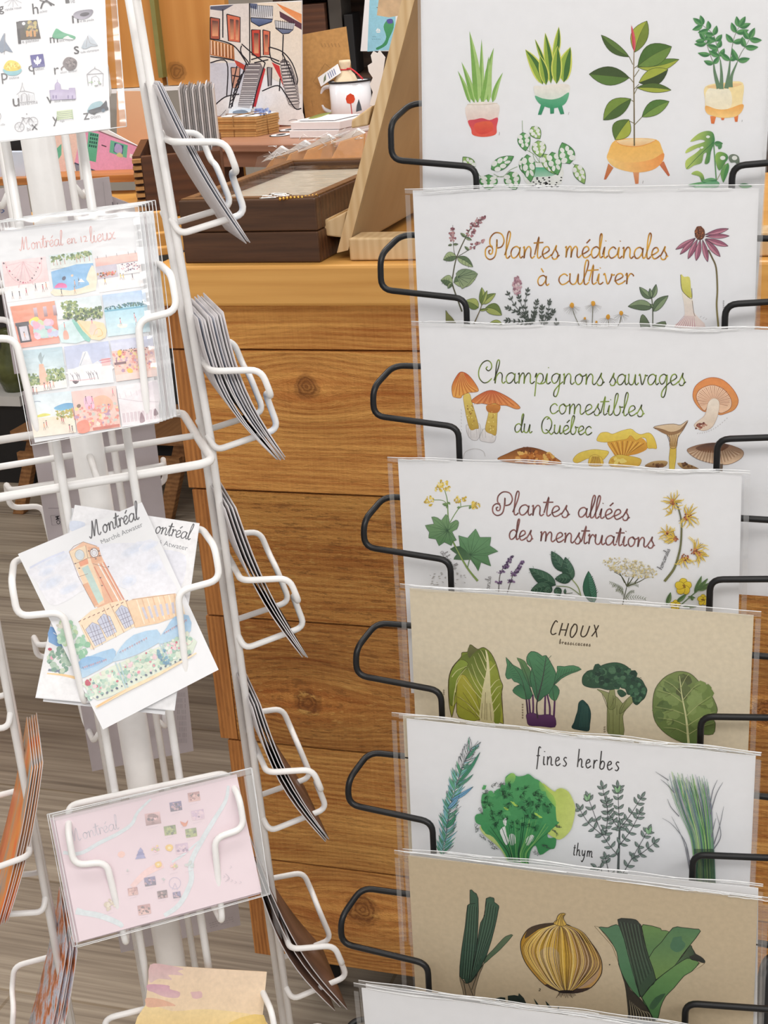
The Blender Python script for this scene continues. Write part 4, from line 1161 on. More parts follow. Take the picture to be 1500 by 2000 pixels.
# ---- plants with a pink-brown hand lettered title
def star(a, c, pts, c1, c2):
    a.poly(pts, c1, c2, k=2, edge=G(70, 100, 70), ew=.8)
    n = len(pts)
    for i, p in enumerate(pts):
        q = math.hypot(p[0] - c[0], p[1] - c[1])
        if q > 90: a.line([c, (c[0] + (p[0] - c[0]) * .92, c[1] + (p[1] - c[1]) * .92)], .9, G(62, 92, 66), (1, .4))
def art4(a):
    c1, c2 = G(150, 104, 100), G(112, 72, 70)
    a.map(0, 0, 1)
    a.text('Plantes', 961, 1004, 1112, 1010, 20.5, 2.5, c1, c2)
    a.text('alliées', 1128, 1010, 1229, 1016, 19.5, 2.5, c2, c1)
    a.text('des', 993, 1053, 1040, 1057, 19, 2.5, c1, c2)
    a.text('menstruations', 1054, 1057, 1278, 1070, 19, 2.5, c2, c1)
    a.map(820, 920, 4.6875)
    st = G(120, 150, 86)
    a.line([(530, 1005), (430, 880), (310, 660), (268, 540), (258, 400), (250, 260), (222, 160)], 2, st, (2.2, .6))
    a.line([(258, 310), (210, 270), (125, 265)], 1.3, st); a.line([(275, 472), (330, 380), (375, 330), (470, 315)], 1.5, st); a.line([(375, 330), (372, 290), (350, 260)], 1.2, st)
    yl = [G(228, 200, 92), G(210, 178, 66), G(240, 222, 140), G(188, 160, 80)]
    for x, y, r, n in ((215, 135, 52, 34), (170, 165, 30, 14), (260, 160, 26, 12), (88, 275, 44, 36), (348, 262, 30, 20), (405, 250, 22, 14), (512, 312, 42, 34)):
        a.cloud(x, y, r, r, n, 9, yl)
    for b_, t_, w_ in (((255, 310), (205, 300), 30), ((262, 300), (275, 285), 30), ((240, 325), (262, 330), 26), ((370, 330), (340, 335), 22), ((470, 320), (450, 345), 24)):
        a.leaf(b_, t_, w_, G(126, 154, 102), G(100, 130, 86))
    star(a, (258, 545), [(108, 420), (165, 428), (200, 450), (240, 394), (268, 440), (275, 480), (330, 448), (356, 470), (340, 530), (296, 556), (336, 632), (300, 640), (290, 682), (225, 650), (176, 684), (148, 622), (82, 612), (88, 560), (50, 496), (130, 484)], G(124, 158, 112), G(92, 132, 90))
    star(a, (460, 770), [(356, 590), (438, 612), (512, 528), (550, 606), (652, 605), (640, 682), (718, 735), (622, 770), (652, 870), (560, 834), (536, 916), (468, 810), (310, 808), (340, 760), (278, 712), (368, 686)], G(108, 152, 108), G(86, 128, 86))
    a.poly([(278, 712), (368, 686), (460, 770), (468, 810), (310, 808), (340, 760)], G(70, 100, 72), G(86, 118, 84), k=2)
    a.line([(530, 1005), (430, 880), (310, 660)], 2, G(140, 164, 96), (2.2, .8)); a.line([(458, 800), (438, 880)], 1.6, G(104, 136, 84))
    pu = [G(118, 92, 132), G(90, 70, 104), G(146, 120, 156), G(74, 62, 88)]
    for q in ([(722, 1112), (735, 950), (790, 850), (852, 770)], [(800, 1120), (850, 960), (895, 880), (948, 822)]):
        a.line(q, 1.4, G(90, 84, 84))
    for x0, y0, x1, y1, n in ((775, 890, 850, 775, 60), (862, 945, 945, 825, 60), (720, 925, 770, 915, 14), (705, 1020, 745, 1015, 14), (850, 930, 880, 950, 12), (820, 1005, 865, 1010, 14)):
        for _ in range(n):
            q = a.seed.random(); w_ = 26 * (1 - .5 * q)
            a.dots([(x0 + (x1 - x0) * q + a.seed.uniform(-w_, w_), y0 + (y1 - y0) * q + a.seed.uniform(-w_, w_) * .6)], 8, pu)
    dk1, dk2, vn = G(70, 104, 84), G(50, 82, 66), G(38, 62, 52)
    a.line([(1392, 985), (1450, 1060), (1476, 1140)], 1.8, G(140, 156, 90)); a.line([(1250, 1050), (1370, 1062), (1465, 1128)], 1.5, G(120, 140, 84)); a.line([(1330, 1120), (1400, 1112)], 1, G(70, 90, 60))
    for b_, t_, w_, bd in (((1330, 918), (1206, 732), 104, -.05), ((1395, 992), (1334, 786), 110, -.12), ((1385, 990), (1238, 985), 92, .1), ((1245, 1042), (1003, 888), 124, -.06), ((1205, 1055), (1018, 1092), 100, .1), ((1210, 1060), (1140, 1110), 70, 0), ((1250, 1062), (1284, 1140), 70, 0), ((1330, 1120), (1332, 1075), 20, 0)):
        a.leaf(b_, t_, w_, dk1, dk2, vn, bd, vn, .9)
        for q in (.25, .45, .65, .8):
            for sd in (-1, 1):
                L = math.hypot(t_[0] - b_[0], t_[1] - b_[1]); nx, ny = -(t_[1] - b_[1]) / L, (t_[0] - b_[0]) / L
                mx, my = b_[0] + (t_[0] - b_[0]) * q, b_[1] + (t_[1] - b_[1]) * q
                a.line([(mx, my), (mx + (t_[0] - b_[0]) * .14 + nx * sd * w_ * .3, my + (t_[1] - b_[1]) * .14 + ny * sd * w_ * .3)], .6, G(110, 140, 116))
    for _ in range(60):
        x, y = a.seed.uniform(60, 450), a.seed.uniform(900, 1050)
        if ((x - 250) / 200) ** 2 + ((y - 985) / 70) ** 2 < 1: a.line([(x, y), (x + a.seed.uniform(-16, 16), y + a.seed.uniform(4, 16)), (x + 10, y + 4)], .8, G(176, 172, 168))
    a.text('alchémille', 188, 740, 320, 905, 26, .8, G(140, 136, 138))
    a.text('ande', 640, 1085, 655, 960, 24, .8, G(130, 128, 130))
    a.map(1120, 940, 4.6875)
    a.leaf((185, 1120), (138, 822), 118, G(76, 128, 104), G(56, 104, 82), G(40, 70, 58), -.12, G(40, 70, 58), .9)
    for i in range(9): a.line([(170 + (i % 2) * 4, 1070 - i * 24), (225 - i * 6, 1010 - i * 18)], .8, G(44, 78, 64)); a.line([(170, 1070 - i * 24), (135, 1030 - i * 18)], .8, G(44, 78, 64))
    yk = G(82, 84, 62)
    for q in ([(448, 1140), (470, 1040), (490, 960)], [(490, 962), (440, 870), (372, 830)], [(490, 960), (510, 880)], [(490, 962), (600, 920), (660, 885)], [(500, 950), (560, 860)], [(470, 930), (425, 840)], [(560, 930), (610, 870)]):
        a.line(q, 1.8, yk, (1.3, .6))
    for b_, t_ in (((455, 1010), (325, 925)), ((460, 1035), (385, 1000)), ((475, 1070), (672, 1085)), ((480, 1060), (560, 1010)), ((500, 950), (600, 965)), ((455, 990), (350, 960))):
        L = 9
        for i in range(L):
            q = i / L
            x, y = b_[0] + (t_[0] - b_[0]) * q, b_[1] + (t_[1] - b_[1]) * q - 18 * math.sin(q * 3.1)
            for sd in (-1, 1): a.line([(x, y), (x + (t_[0] - b_[0]) * .08, y + sd * 26 * (1 - q * .5))], 1, G(100, 110, 70), (1, .4))
    for _ in range(330):
        an, q = a.seed.uniform(0, 6.283), math.sqrt(a.seed.random())
        u, v = 250 * q * math.cos(an), 78 * q * math.sin(an)
        x, y = 520 + u, 790 + v + u * .2
        a.dots([(x, y)], 8, [G(232, 226, 204), G(222, 210, 168), G(236, 232, 220), G(212, 196, 140), G(198, 188, 160)])
        if a.seed.random() < .4: a.line([(x - 6, y), (x, y + 7), (x + 7, y)], .6, G(150, 134, 96))
    a.line([(835, 912), (920, 800), (962, 680), (985, 560), (990, 380), (970, 270), (942, 195)], 3.4, G(120, 120, 76), (1.5, .7), G(96, 96, 72))
    def hazel(x, y, n, r, a0=0, a1=360, c=1):
        for i in range(n):
            an = math.radians(a0 + (a1 - a0) * i / max(1, n - 1) + a.seed.uniform(-9, 9))
            l_ = r * a.seed.uniform(.75, 1.15); b2 = a.seed.uniform(-.5, .5)
            a.line([(x, y), (x + l_ * .55 * math.cos(an), y + l_ * .55 * math.sin(an)), (x + l_ * math.cos(an + b2), y + l_ * math.sin(an + b2))], 2.6, G(214, 176, 62), (1, 1, .3), G(232, 206, 104))
            a.line([(x, y), (x + l_ * .8 * math.cos(an + .1), y + l_ * .8 * math.sin(an + .1))], .7, G(140, 110, 50))
        if c: a.cloud(x, y, 26 * c, 26 * c, 18, 8, [G(180, 108, 70), G(150, 84, 56), G(204, 140, 90), G(120, 66, 50)])
    hazel(912, 185, 12, 105, 0, 340, .9); hazel(1045, 318, 12, 118, -120, 150, 1.3); hazel(900, 285, 3, 60, 150, 240, 0)
    hazel(935, 515, 12, 120, 140, 250, 1.0); hazel(860, 470, 6, 90, 150, 330, .5); hazel(1020, 690, 8, 105, 20, 150, 1.3); hazel(1105, 635, 10, 135, -100, 60, 1.1); hazel(1150, 660, 6, 90, 0, 110, .7)
    a.text('homamelis', 812, 806, 888, 620, 24, .9, G(90, 88, 90))
    yg = G(232, 208, 70)
    a.line([(975, 1135), (1090, 1035), (1150, 985), (1230, 890)], 2, G(96, 120, 80))
    for b_, t_, w_ in (((1108, 1015), (1176, 858), 42), ((1120, 1005), (1232, 880), 40), ((1140, 985), (1292, 908), 36), ((1140, 990), (1240, 965), 30), ((1050, 1050), (1120, 1060), 26), ((855, 1125), (892, 1008), 44), ((945, 1100), (1040, 1022), 40), ((1000, 1140), (1135, 1140), 26), ((1090, 1085), (1085, 1050), 26)):
        a.leaf(b_, t_, w_, G(112, 138, 88), G(84, 112, 70), G(60, 84, 56), .06)
    for x, y, r in ((1188, 1080, 50), (935, 1128, 46), (1008, 958, 74)):
        for i in range(5):
            an = math.radians(-90 + i * 72)
            a.ell(x + r * .5 * math.cos(an), y + r * .5 * math.sin(an), r * .56, r * .48, yg, math.degrees(an), 12, .06, G(218, 186, 54), edge=G(120, 100, 30), ew=.7)
        a.cloud(x, y, r * .24, r * .24, 10, 6, [G(120, 90, 40), G(160, 120, 50)])
# ---- cabbages on kraft paper
def art5(a):
    ik = G(58, 46, 34)
    a.map(840, 1190, 4.6875)
    for q in ([(1168, 120), (1150, 106), (1122, 150), (1106, 205), (1122, 232), (1156, 218)], [(1212, 126), (1180, 238)], [(1268, 128), (1234, 245)], [(1197, 188), (1252, 190)], [(1322, 134), (1292, 180), (1284, 240), (1304, 256), (1340, 205), (1344, 150), (1322, 134)], [(1402, 148), (1380, 225), (1398, 252), (1432, 232), (1462, 152)]):
        a.line(q, 2.3, ik)
    for i, c in enumerate('brassicacees'):
        x = 1182 + i * 24.5
        a.text(c, x, 316 + i * 2, x + 16, 318 + i * 2, 20, 1.1, G(96, 82, 62))
    a.map(1080, 1190, 4.1667)
    a.line([(336, 126), (350, 180), (358, 228)], 2.3, ik); a.line([(372, 130), (345, 180), (315, 220)], 2.3, ik)
    a.map(840, 1190, 4.6875)
    # napa cabbage
    ol = G(74, 60, 40)
    a.poly([(195, 980), (172, 850), (168, 650), (205, 530), (282, 440), (292, 396), (346, 388), (366, 324), (412, 352), (442, 366), (492, 350), (560, 406), (612, 520), (642, 640), (666, 702), (652, 800), (672, 1034), (640, 1036), (460, 1016), (262, 990), (240, 850), (206, 965)], G(112, 130, 52), G(164, 166, 66), k=3, edge=ol, ew=1.2)
    a.poly([(285, 440), (350, 400), (440, 370), (520, 400), (520, 560), (490, 700), (420, 640), (350, 560), (300, 540)], G(94, 108, 48), G(130, 144, 66), k=3)
    a.poly([(205, 540), (280, 460), (350, 500), (300, 560), (260, 640), (240, 740), (205, 880), (178, 840), (175, 650)], G(138, 156, 66), G(112, 128, 50), k=3, edge=ol, ew=.8)
    a.poly([(260, 620), (310, 600), (360, 660), (430, 800), (452, 1010), (265, 988), (245, 850), (245, 720)], G(176, 168, 66), G(150, 156, 58), k=3, edge=G(110, 100, 50), ew=.8)
    a.poly([(545, 470), (600, 530), (640, 650), (660, 700), (650, 800), (640, 1030), (585, 1028), (560, 800), (548, 600)], G(150, 158, 64), G(120, 134, 50), k=3)
    a.poly([(340, 390), (366, 330), (412, 355), (438, 370), (390, 410), (360, 450)], G(112, 112, 72), G(88, 92, 52), k=2)
    cr = G(222, 214, 172)
    a.poly([(458, 1016), (464, 860), (486, 700), (516, 560), (514, 440), (506, 370), (530, 420), (546, 560), (556, 760), (584, 1032)], cr, G(206, 196, 150), k=3)
    for q in ([(488, 740), (430, 640), (380, 500)], [(480, 790), (400, 660), (350, 540)], [(475, 830), (380, 720), (300, 620)], [(500, 640), (440, 540), (400, 430)], [(512, 560), (470, 460), (440, 400)], [(552, 720), (600, 660), (640, 640)], [(556, 800), (610, 720), (655, 700)], [(566, 870), (610, 800), (640, 760)], [(574, 950), (620, 890), (640, 860)], [(545, 560), (580, 520), (600, 500)], [(514, 480), (480, 400), (460, 372)], [(460, 950), (380, 800), (300, 690)], [(456, 990), (360, 880), (270, 800)], [(230, 760), (250, 640), (330, 540)], [(210, 880), (232, 720), (290, 600)], [(200, 620), (250, 560), (340, 520)]):
        a.line(q, 1.5, G(212, 208, 150), (1.2, .3))
    for q in ([(470, 1000), (478, 860)], [(500, 1010), (508, 760)], [(520, 1015), (518, 860)], [(560, 1020), (548, 860)], [(440, 990), (380, 880), (300, 760)], [(430, 1000), (340, 900)], [(400, 600), (360, 520)], [(655, 720), (665, 900), (668, 1030)], [(250, 860), (300, 900), (440, 980)], [(245, 800), (330, 850), (450, 950)]):
        a.line(q, .8, G(110, 96, 56))
    for i in range(3): a.text('o', 130, 750 + i * 18, 134, 738 + i * 18, 12, .7, G(120, 104, 80))
    # kohlrabi
    lv, lv2, ld = G(84, 136, 96), G(62, 108, 80), G(42, 72, 54)
    pur = G(88, 52, 92)
    for q in ([(872, 740), (886, 860), (896, 975)], [(902, 770), (912, 900), (918, 975)], [(940, 780), (945, 900), (940, 970)], [(1055, 780), (1052, 900), (1052, 965)], [(1072, 780), (1095, 890), (1096, 985)], [(1142, 800), (1138, 900), (1132, 1000)]):
        a.line(q, 3, pur, (1, 1.3))
    a.poly([(884, 960), (940, 948), (1000, 968), (1060, 962), (1110, 968), (1146, 995), (1142, 1078), (1010, 1070), (906, 1062), (886, 1010)], G(100, 62, 104), G(74, 40, 84), k=3, edge=G(56, 34, 62))
    a.poly([(880, 825), (832, 690), (770, 662), (745, 630), (712, 640), (690, 600), (706, 510), (694, 438), (760, 510), (842, 556), (880, 640), (940, 780)], lv, lv2, k=2, edge=ld)
    a.poly([(842, 556), (820, 490), (795, 444), (866, 474), (890, 520), (918, 560), (940, 700), (900, 690)], G(104, 136, 88), lv2, k=2, edge=ld)
    a.poly([(985, 845), (940, 740), (915, 620), (930, 540), (890, 500), (886, 436), (925, 386), (985, 398), (1030, 430), (1062, 422), (1106, 490), (1150, 580), (1146, 660), (1100, 760), (1040, 800)], lv, lv2, k=2, edge=ld, ew=1)
    a.poly([(1140, 690), (1146, 620), (1166, 560), (1164, 520), (1230, 524), (1312, 514), (1386, 550), (1290, 588), (1200, 636)], lv, lv2, k=2, edge=ld)
    a.poly([(880, 826), (790, 782), (756, 742), (800, 696), (848, 700)], lv2, lv, k=2, edge=ld); a.poly([(1140, 840), (1088, 790), (1106, 740), (1142, 690), (1184, 740), (1170, 800)], lv2, lv, k=2, edge=ld)
    a.line([(985, 1000), (978, 860), (1030, 640), (1064, 425)], 2.2, G(70, 56, 66), (1.5, .4))
    for q in ([(895, 960), (870, 760), (820, 600), (700, 445)], [(925, 760), (890, 620), (830, 480)], [(1130, 690), (1220, 600), (1380, 550)], [(1138, 840), (1120, 720)], [(985, 830), (960, 640), (900, 440)]):
        a.line(q, 1.3, G(60, 58, 56), (1, .4))
    for i in range(7):
        y = 760 - i * 46
        a.line([(1000 + i * 9, y), (940 + i * 6, y - 70)], .7, G(60, 96, 72)); a.line([(1000 + i * 9, y), (1080 + i * 5, y - 60)], .7, G(60, 96, 72))
        a.line([(830 - i * 16, 640 - i * 26), (760 - i * 6, 620 - i * 16)], .7, G(60, 96, 72)); a.line([(1160 + i * 26, 640 - i * 12), (1190 + i * 22, 545)], .7, G(60, 96, 72))
    for i in range(6): a.text('c', 852, 1000 - i * 24, 853, 984 - i * 24, 10, .8, G(104, 88, 64))
    # black kale tip, broccoli, collard leaf
    a.map(1080, 1190, 4.1667)
    a.poly([(205, 790), (212, 758), (240, 738), (268, 760), (292, 790), (308, 850), (300, 940), (290, 990), (230, 985), (154, 966), (172, 920), (186, 870), (200, 830)], G(44, 76, 72), G(34, 62, 62), k=3, edge=G(26, 44, 44))
    for i in range(6): a.line([(240 + i * 8, 760 + i * 6), (215 + i * 14, 960)], .9, G(60, 96, 88))
    st1, st2 = G(150, 154, 106), G(122, 130, 82)
    for q in ([(360, 650), (405, 690), (440, 770), (440, 900), (452, 1018), (574, 1024), (568, 870), (600, 800), (560, 760), (500, 700)], [(445, 800), (462, 660), (500, 655), (505, 800)], [(540, 850), (560, 780), (640, 700), (662, 735), (590, 820)]):
        a.poly(q, st1, st2, k=3, edge=G(74, 72, 46), ew=.8)
    for q in ([(450, 1000), (455, 850), (400, 690)], [(490, 1010), (490, 840), (490, 700)], [(540, 1010), (545, 860), (600, 740)], [(470, 800), (500, 720)], [(520, 860), (520, 780)]): a.line(q, .9, G(96, 98, 62))
    bk1, bk2 = G(58, 92, 70), G(46, 74, 58)
    a.poly([(320, 640), (256, 622), (238, 590), (246, 540), (290, 500), (352, 488), (400, 456), (460, 438), (520, 434), (580, 452), (630, 490), (668, 545), (720, 572), (748, 620), (766, 660), (746, 720), (720, 745), (684, 778), (652, 755), (640, 700), (606, 692), (590, 650), (556, 640), (540, 620), (500, 650), (440, 655), (380, 640)], bk1, bk2, k=3, edge=G(34, 52, 44), ew=1)
    a.poly([(524, 660), (560, 654), (600, 690), (560, 716), (530, 690)], bk1, bk2, k=3)
    a.cloud(490, 540, 190, 80, 60, 26, [G(66, 104, 78), G(48, 78, 62), G(58, 92, 72), G(80, 116, 88), G(42, 66, 56)], 6, .4)
    a.cloud(690, 660, 55, 80, 40, 18, [G(66, 104, 78), G(48, 78, 62), G(80, 120, 92), G(42, 66, 56)], 0)
    for _ in range(60):
        x, y = a.seed.uniform(260, 740), a.seed.uniform(450, 640)
        if ((x - 480) / 230) ** 2 + ((y - 550) / 95) ** 2 < 1: a.line([(x, y), (x + 8, y - 6), (x + 16, y)], .7, G(96, 130, 104) if a.seed.random() < .4 else G(36, 58, 50))
    a.poly([(1030, 504), (1112, 520), (1180, 580), (1222, 642), (1290, 700), (1336, 800), (1330, 850), (1310, 900), (1322, 930), (1302, 1016), (1190, 1022), (1172, 1092), (1050, 1082), (920, 1012), (832, 910), (812, 780), (832, 650), (900, 560), (970, 520)], G(126, 142, 86), G(96, 118, 66), k=3, edge=G(66, 70, 42), ew=1)
    a.cloud(930, 760, 90, 170, 26, 46, [G(112, 130, 78), G(100, 120, 74), G(132, 150, 92), G(90, 108, 66)], 0)
    a.cloud(1200, 780, 90, 150, 22, 46, [G(130, 150, 88), G(118, 138, 80), G(140, 158, 98)], 0)
    a.cloud(1060, 620, 50, 90, 12, 34, [G(92, 100, 66), G(104, 116, 74)], 0)
    a.line([(1030, 540), (1050, 700), (1085, 890), (1104, 1088)], 3, G(206, 206, 156), (.3, 1.6))
    for q in ([(1048, 690), (980, 620), (900, 570)], [(1060, 760), (960, 690), (850, 650)], [(1064, 850), (980, 820), (830, 790)], [(1078, 940), (980, 900), (850, 880)], [(1090, 1010), (1000, 970), (900, 960)], [(1056, 740), (1140, 640), (1200, 600)], [(1082, 870), (1180, 780), (1290, 700)], [(1088, 950), (1200, 880), (1320, 830)], [(1098, 1020), (1200, 960), (1310, 920)], [(1040, 640), (1080, 560), (1110, 520)]):
        a.line(q, 1.2, G(180, 184, 128), (1.2, .3))
        a.line([(q[1][0], q[1][1]), ((q[1][0] + q[2][0]) / 2 + 10, (q[1][1] + q[2][1]) / 2 + 40)], .8, G(96, 104, 62)); a.line([(q[1][0], q[1][1] + 6), (q[2][0], q[2][1] + 16)], .7, G(84, 92, 56))
    for i in range(3): a.text('o', 414, 1000 - i * 18, 430, 998 - i * 18, 10, .7, G(110, 96, 70))

# ---- fine herbs
def art6(a):
    a.map(0, 0, 1)
    a.text('fines', 1046, 1493, 1110, 1497, 17, 2.3, G(52, 50, 52), G(86, 84, 86), slant=.0, font=GP)
    a.text('herbes', 1126, 1498, 1212, 1506, 17, 2.3, G(48, 46, 48), G(80, 78, 80), slant=.0, font=GP)
    a.text('thym', 1118, 1670, 1160, 1675, 12, 1.8, G(56, 54, 56), slant=.0, font=GP)
    a.map(830, 1430, 4.8387)
    pt = smooth([(165, 1165), (200, 960), (225, 780), (290, 520), (370, 290), (440, 150)], 14)
    tq = [G(110, 178, 150), G(130, 186, 196), G(92, 160, 124), G(104, 160, 140), G(150, 196, 214), G(80, 146, 116)]
    n = len(pt)
    for i in range(0, n, 1):
        t_ = i / n
        j = min(i, n - 2)
        d = math.atan2(pt[j + 1][1] - pt[j][1], pt[j + 1][0] - pt[j][0])
        for sd in (-1, 1):
            for r0 in range(2):
                an = d + sd * math.radians(a.seed.uniform(14, 44))
                l_ = a.seed.uniform(95, 165) * (1 - .25 * t_)
                tip = (pt[i][0] + l_ * math.cos(an), pt[i][1] + l_ * math.sin(an))
                if a.seed.random() < (.75 if t_ < .72 else .35 if sd > 0 else .05): a.leaf(pt[i], tip, 15, a.seed.choice(tq), a.seed.choice(tq), None, .08 * sd)
                elif a.seed.random() < .8: a.leaf(pt[i], tip, 15, G(222, 224, 228), None, None, .08 * sd, G(84, 92, 96), .6)
                if a.seed.random() < .55: a.line([pt[i], ((pt[i][0] + tip[0]) / 2 + 4, (pt[i][1] + tip[1]) / 2), tip], .6, G(70, 90, 92))
    for b_, t_, w_, c_ in (((300, 490), (525, 180), 34, G(70, 146, 112)), ((390, 250), (490, 125), 26, G(84, 150, 120)), ((240, 640), (460, 506), 36, G(112, 164, 202)), ((320, 500), (460, 390), 24, G(96, 160, 130)), ((215, 720), (330, 590), 34, G(120, 170, 206)), ((205, 900), (300, 770), 40, G(76, 146, 112)), ((360, 330), (440, 300), 24, G(90, 156, 128))):
        a.leaf(b_, t_, w_, c_, c_, G(60, 90, 92), .08, G(66, 96, 96), .6)
    # parsley
    gA, gB, yl = G(82, 158, 100), G(62, 138, 84), G(202, 214, 124)
    a.poly([(1090, 470), (1220, 552), (1250, 532), (1296, 522), (1360, 556), (1404, 640), (1424, 720), (1402, 850), (1370, 930), (1292, 1002), (1225, 990), (1120, 900), (1100, 700)], yl, G(178, 200, 96), k=3, ang=200)
    a.poly([(475, 800), (490, 770), (520, 762), (552, 742), (536, 660), (542, 590), (560, 568), (590, 566), (610, 590), (655, 602), (670, 550), (690, 530), (755, 508), (762, 440), (770, 410), (820, 378), (858, 400), (890, 410), (940, 402), (985, 388), (1040, 430), (1090, 455), (1160, 540), (1230, 620), (1240, 740), (1250, 830), (1270, 850), (1170, 940), (1170, 990), (1236, 990), (1242, 1040), (1225, 1090), (1180, 1100), (1090, 1152), (1050, 1062), (1000, 1120), (958, 1272), (800, 1254), (770, 1160), (700, 1050), (640, 980), (570, 950), (545, 880), (490, 850)], gA, gB, k=3)
    a.poly([(760, 440), (820, 380), (860, 402), (840, 470), (780, 480)], G(150, 196, 100), G(96, 168, 104), k=3)
    a.poly([(1090, 455), (1160, 540), (1230, 620), (1236, 700), (1170, 620), (1090, 530)], G(166, 204, 98), G(98, 170, 98), k=3, ang=150)
    a.poly([(545, 880), (575, 950), (650, 985), (760, 1140), (800, 1250), (720, 1100), (560, 960), (520, 890)], G(206, 214, 140), G(160, 196, 110), k=3)
    pp = G(226, 228, 226)
    for q in ([(712, 920), (760, 880), (775, 960), (800, 1020), (770, 1060), (730, 980)], [(960, 1000), (1010, 960), (1040, 985), (1000, 1050), (960, 1060)], [(740, 830), (770, 800), (775, 860), (760, 880)], [(800, 960), (850, 960), (860, 1040), (815, 1060)]):
        a.poly(q, pp, k=2)
    for _ in range(34): a.ell(a.seed.uniform(560, 1180), a.seed.uniform(500, 900), a.seed.uniform(20, 50), a.seed.uniform(16, 40), a.seed.choice([G(72, 150, 94), G(58, 130, 80), G(90, 166, 104), G(66, 140, 88)]), a.seed.uniform(0, 180), 10, .3)
    for x, y in ((770, 715), (835, 660), (1090, 790), (1060, 770), (860, 680)): a.ell(x, y, 24, 10, G(168, 206, 96), 35, 8, .3)
    ln_ = G(34, 76, 52)
    for i in range(26):
        x = 790 + i * 7.2
        tx = 640 + i * 22 if i > 3 else 600 + i * 20
        ty = 900 - 90 * math.sin(i / 25 * 3.14) + a.seed.uniform(-30, 30)
        a.line([(x + 20, 1265), (x, 1140), ((x + tx) / 2, 1010), (tx, ty)], a.seed.choice((1.2, 2.2, 3)), a.seed.choice([G(70, 140, 80), G(120, 176, 100), G(50, 116, 70), ln_]), (1, .4))
    for _ in range(70):
        x, y = a.seed.uniform(560, 1200), a.seed.uniform(480, 900)
        if ((x - 870) / 330) ** 2 + ((y - 700) / 230) ** 2 > 1: continue
        a0 = a.seed.uniform(0, 6.28)
        for i in range(a.seed.choice((4, 6, 8))):
            an = a0 + i * .4
            l_ = a.seed.uniform(20, 52)
            a.line([(x, y), (x + l_ * .6 * math.cos(an), y + l_ * .6 * math.sin(an)), (x + l_ * math.cos(an + .25), y + l_ * math.sin(an + .25))], .65, ln_ if a.seed.random() < .7 else G(30, 60, 46))
    for x0, y0, x1, y1 in ((490, 860, 500, 930), (520, 700, 545, 760), (530, 960, 580, 1000), (610, 1020, 650, 1060), (640, 1080, 700, 1080), (560, 560, 600, 545), (640, 500, 690, 470), (700, 490, 760, 470), (1210, 900, 1260, 960), (1240, 870, 1290, 880), (1030, 1110, 1080, 1150), (1120, 1060, 1180, 1080)):
        for _ in range(3):
            pts = [(x0 + (x1 - x0) * i / 6 + a.seed.uniform(-16, 16), y0 + (y1 - y0) * i / 6 + a.seed.uniform(-16, 16)) for i in range(7)]
            a.line(pts, .6, G(70, 80, 78))
    # thyme
    a.map(1100, 1430, 4.4118)
    sk = G(70, 76, 78)
    l1, l2, ed = G(136, 152, 146), G(112, 130, 122), G(48, 54, 56)
    a.line([(472, 1262), (478, 1060), (486, 840)], 5, G(84, 92, 92), (1.1, .7))
    for q, n_ in (([(486, 860), (478, 660), (470, 470)], 7), ([(478, 830), (390, 690), (338, 470)], 7), ([(485, 830), (560, 740), (676, 560)], 6), ([(488, 970), (580, 850), (664, 690)], 6), ([(470, 1060), (340, 880), (215, 560)], 7), ([(345, 890), (220, 780), (142, 660)], 5), ([(360, 890), (385, 740), (375, 600)], 6), ([(500, 1240), (620, 1040), (732, 840)], 6), ([(590, 1090), (690, 1030), (788, 950)], 4), ([(405, 1252), (375, 1120), (366, 1080)], 3), ([(340, 1245), (325, 1160), (285, 1165)], 3)):
        a.twig(q, n_, 58, 24, l1, l2, sk, 1.5, 60, ed, .7, .12, True, True, .12)
    for x, y in ((470, 490), (210, 560), (738, 846)): a.leaf((x, y + 30), (x + 24, y - 40), 26, G(140, 184, 140), None, None, 0, ed, .6); a.leaf((x, y + 30), (x - 26, y - 30), 26, G(150, 190, 150), None, None, 0, ed, .6)
    a.poly([(462, 1250), (500, 1215), (536, 1240), (520, 1268), (470, 1268)], G(110, 124, 118), k=2, edge=ed)
    # chives
    gr = [G(110, 170, 100), G(140, 184, 108), G(84, 152, 100), G(168, 200, 120), G(70, 130, 90), G(180, 206, 140), G(96, 150, 120)]
    for i in range(96):
        q = i / 95
        bx = 1136 + 178 * ((i * 37) % 96) / 95
        qq = (bx - 1136) / 178
        tx = 915 + qq * 330 + a.seed.uniform(-30, 30); ty = a.seed.uniform(330, 470) + 40 * qq
        mx = bx - 40 + qq * 20; my = 900
        c = a.seed.choice(gr) if a.seed.random() < .8 else G(56, 90, 76)
        top = a.seed.choice([G(150, 140, 170), G(104, 150, 140), G(120, 130, 160), c, c])
        a.line([(bx, 1390), (bx - 8, 1150), (mx, my), ((mx + tx) / 2 - 14 + qq * 26, 650), (tx, ty)], a.seed.choice((1.1, 1.7, 2.3)), c, (1, 1, .3), top, k=5)
    for q in ([(1100, 1200), (1060, 960), (950, 800), (855, 735)], [(1090, 1180), (1040, 940), (935, 720)], [(1000, 720), (930, 640), (900, 570)], [(960, 520), (900, 450), (840, 400)], [(910, 410), (850, 370), (795, 335)], [(1265, 640), (1290, 500), (1330, 405)], [(1270, 700), (1320, 530), (1378, 425)], [(1300, 960), (1350, 800), (1384, 635)], [(1300, 1000), (1360, 880), (1320, 685)], [(1280, 900), (1300, 800), (1318, 735)], [(1115, 1190), (1075, 1040), (1060, 960)], [(1070, 1350), (1100, 1250), (1095, 1100)]):
        a.line(q, 1.6, G(120, 120, 130), (1.2, 1, .3), G(130, 134, 140))
    a.line([(1136, 1258), (1220, 1272), (1308, 1280)], 1.6, G(40, 44, 40))
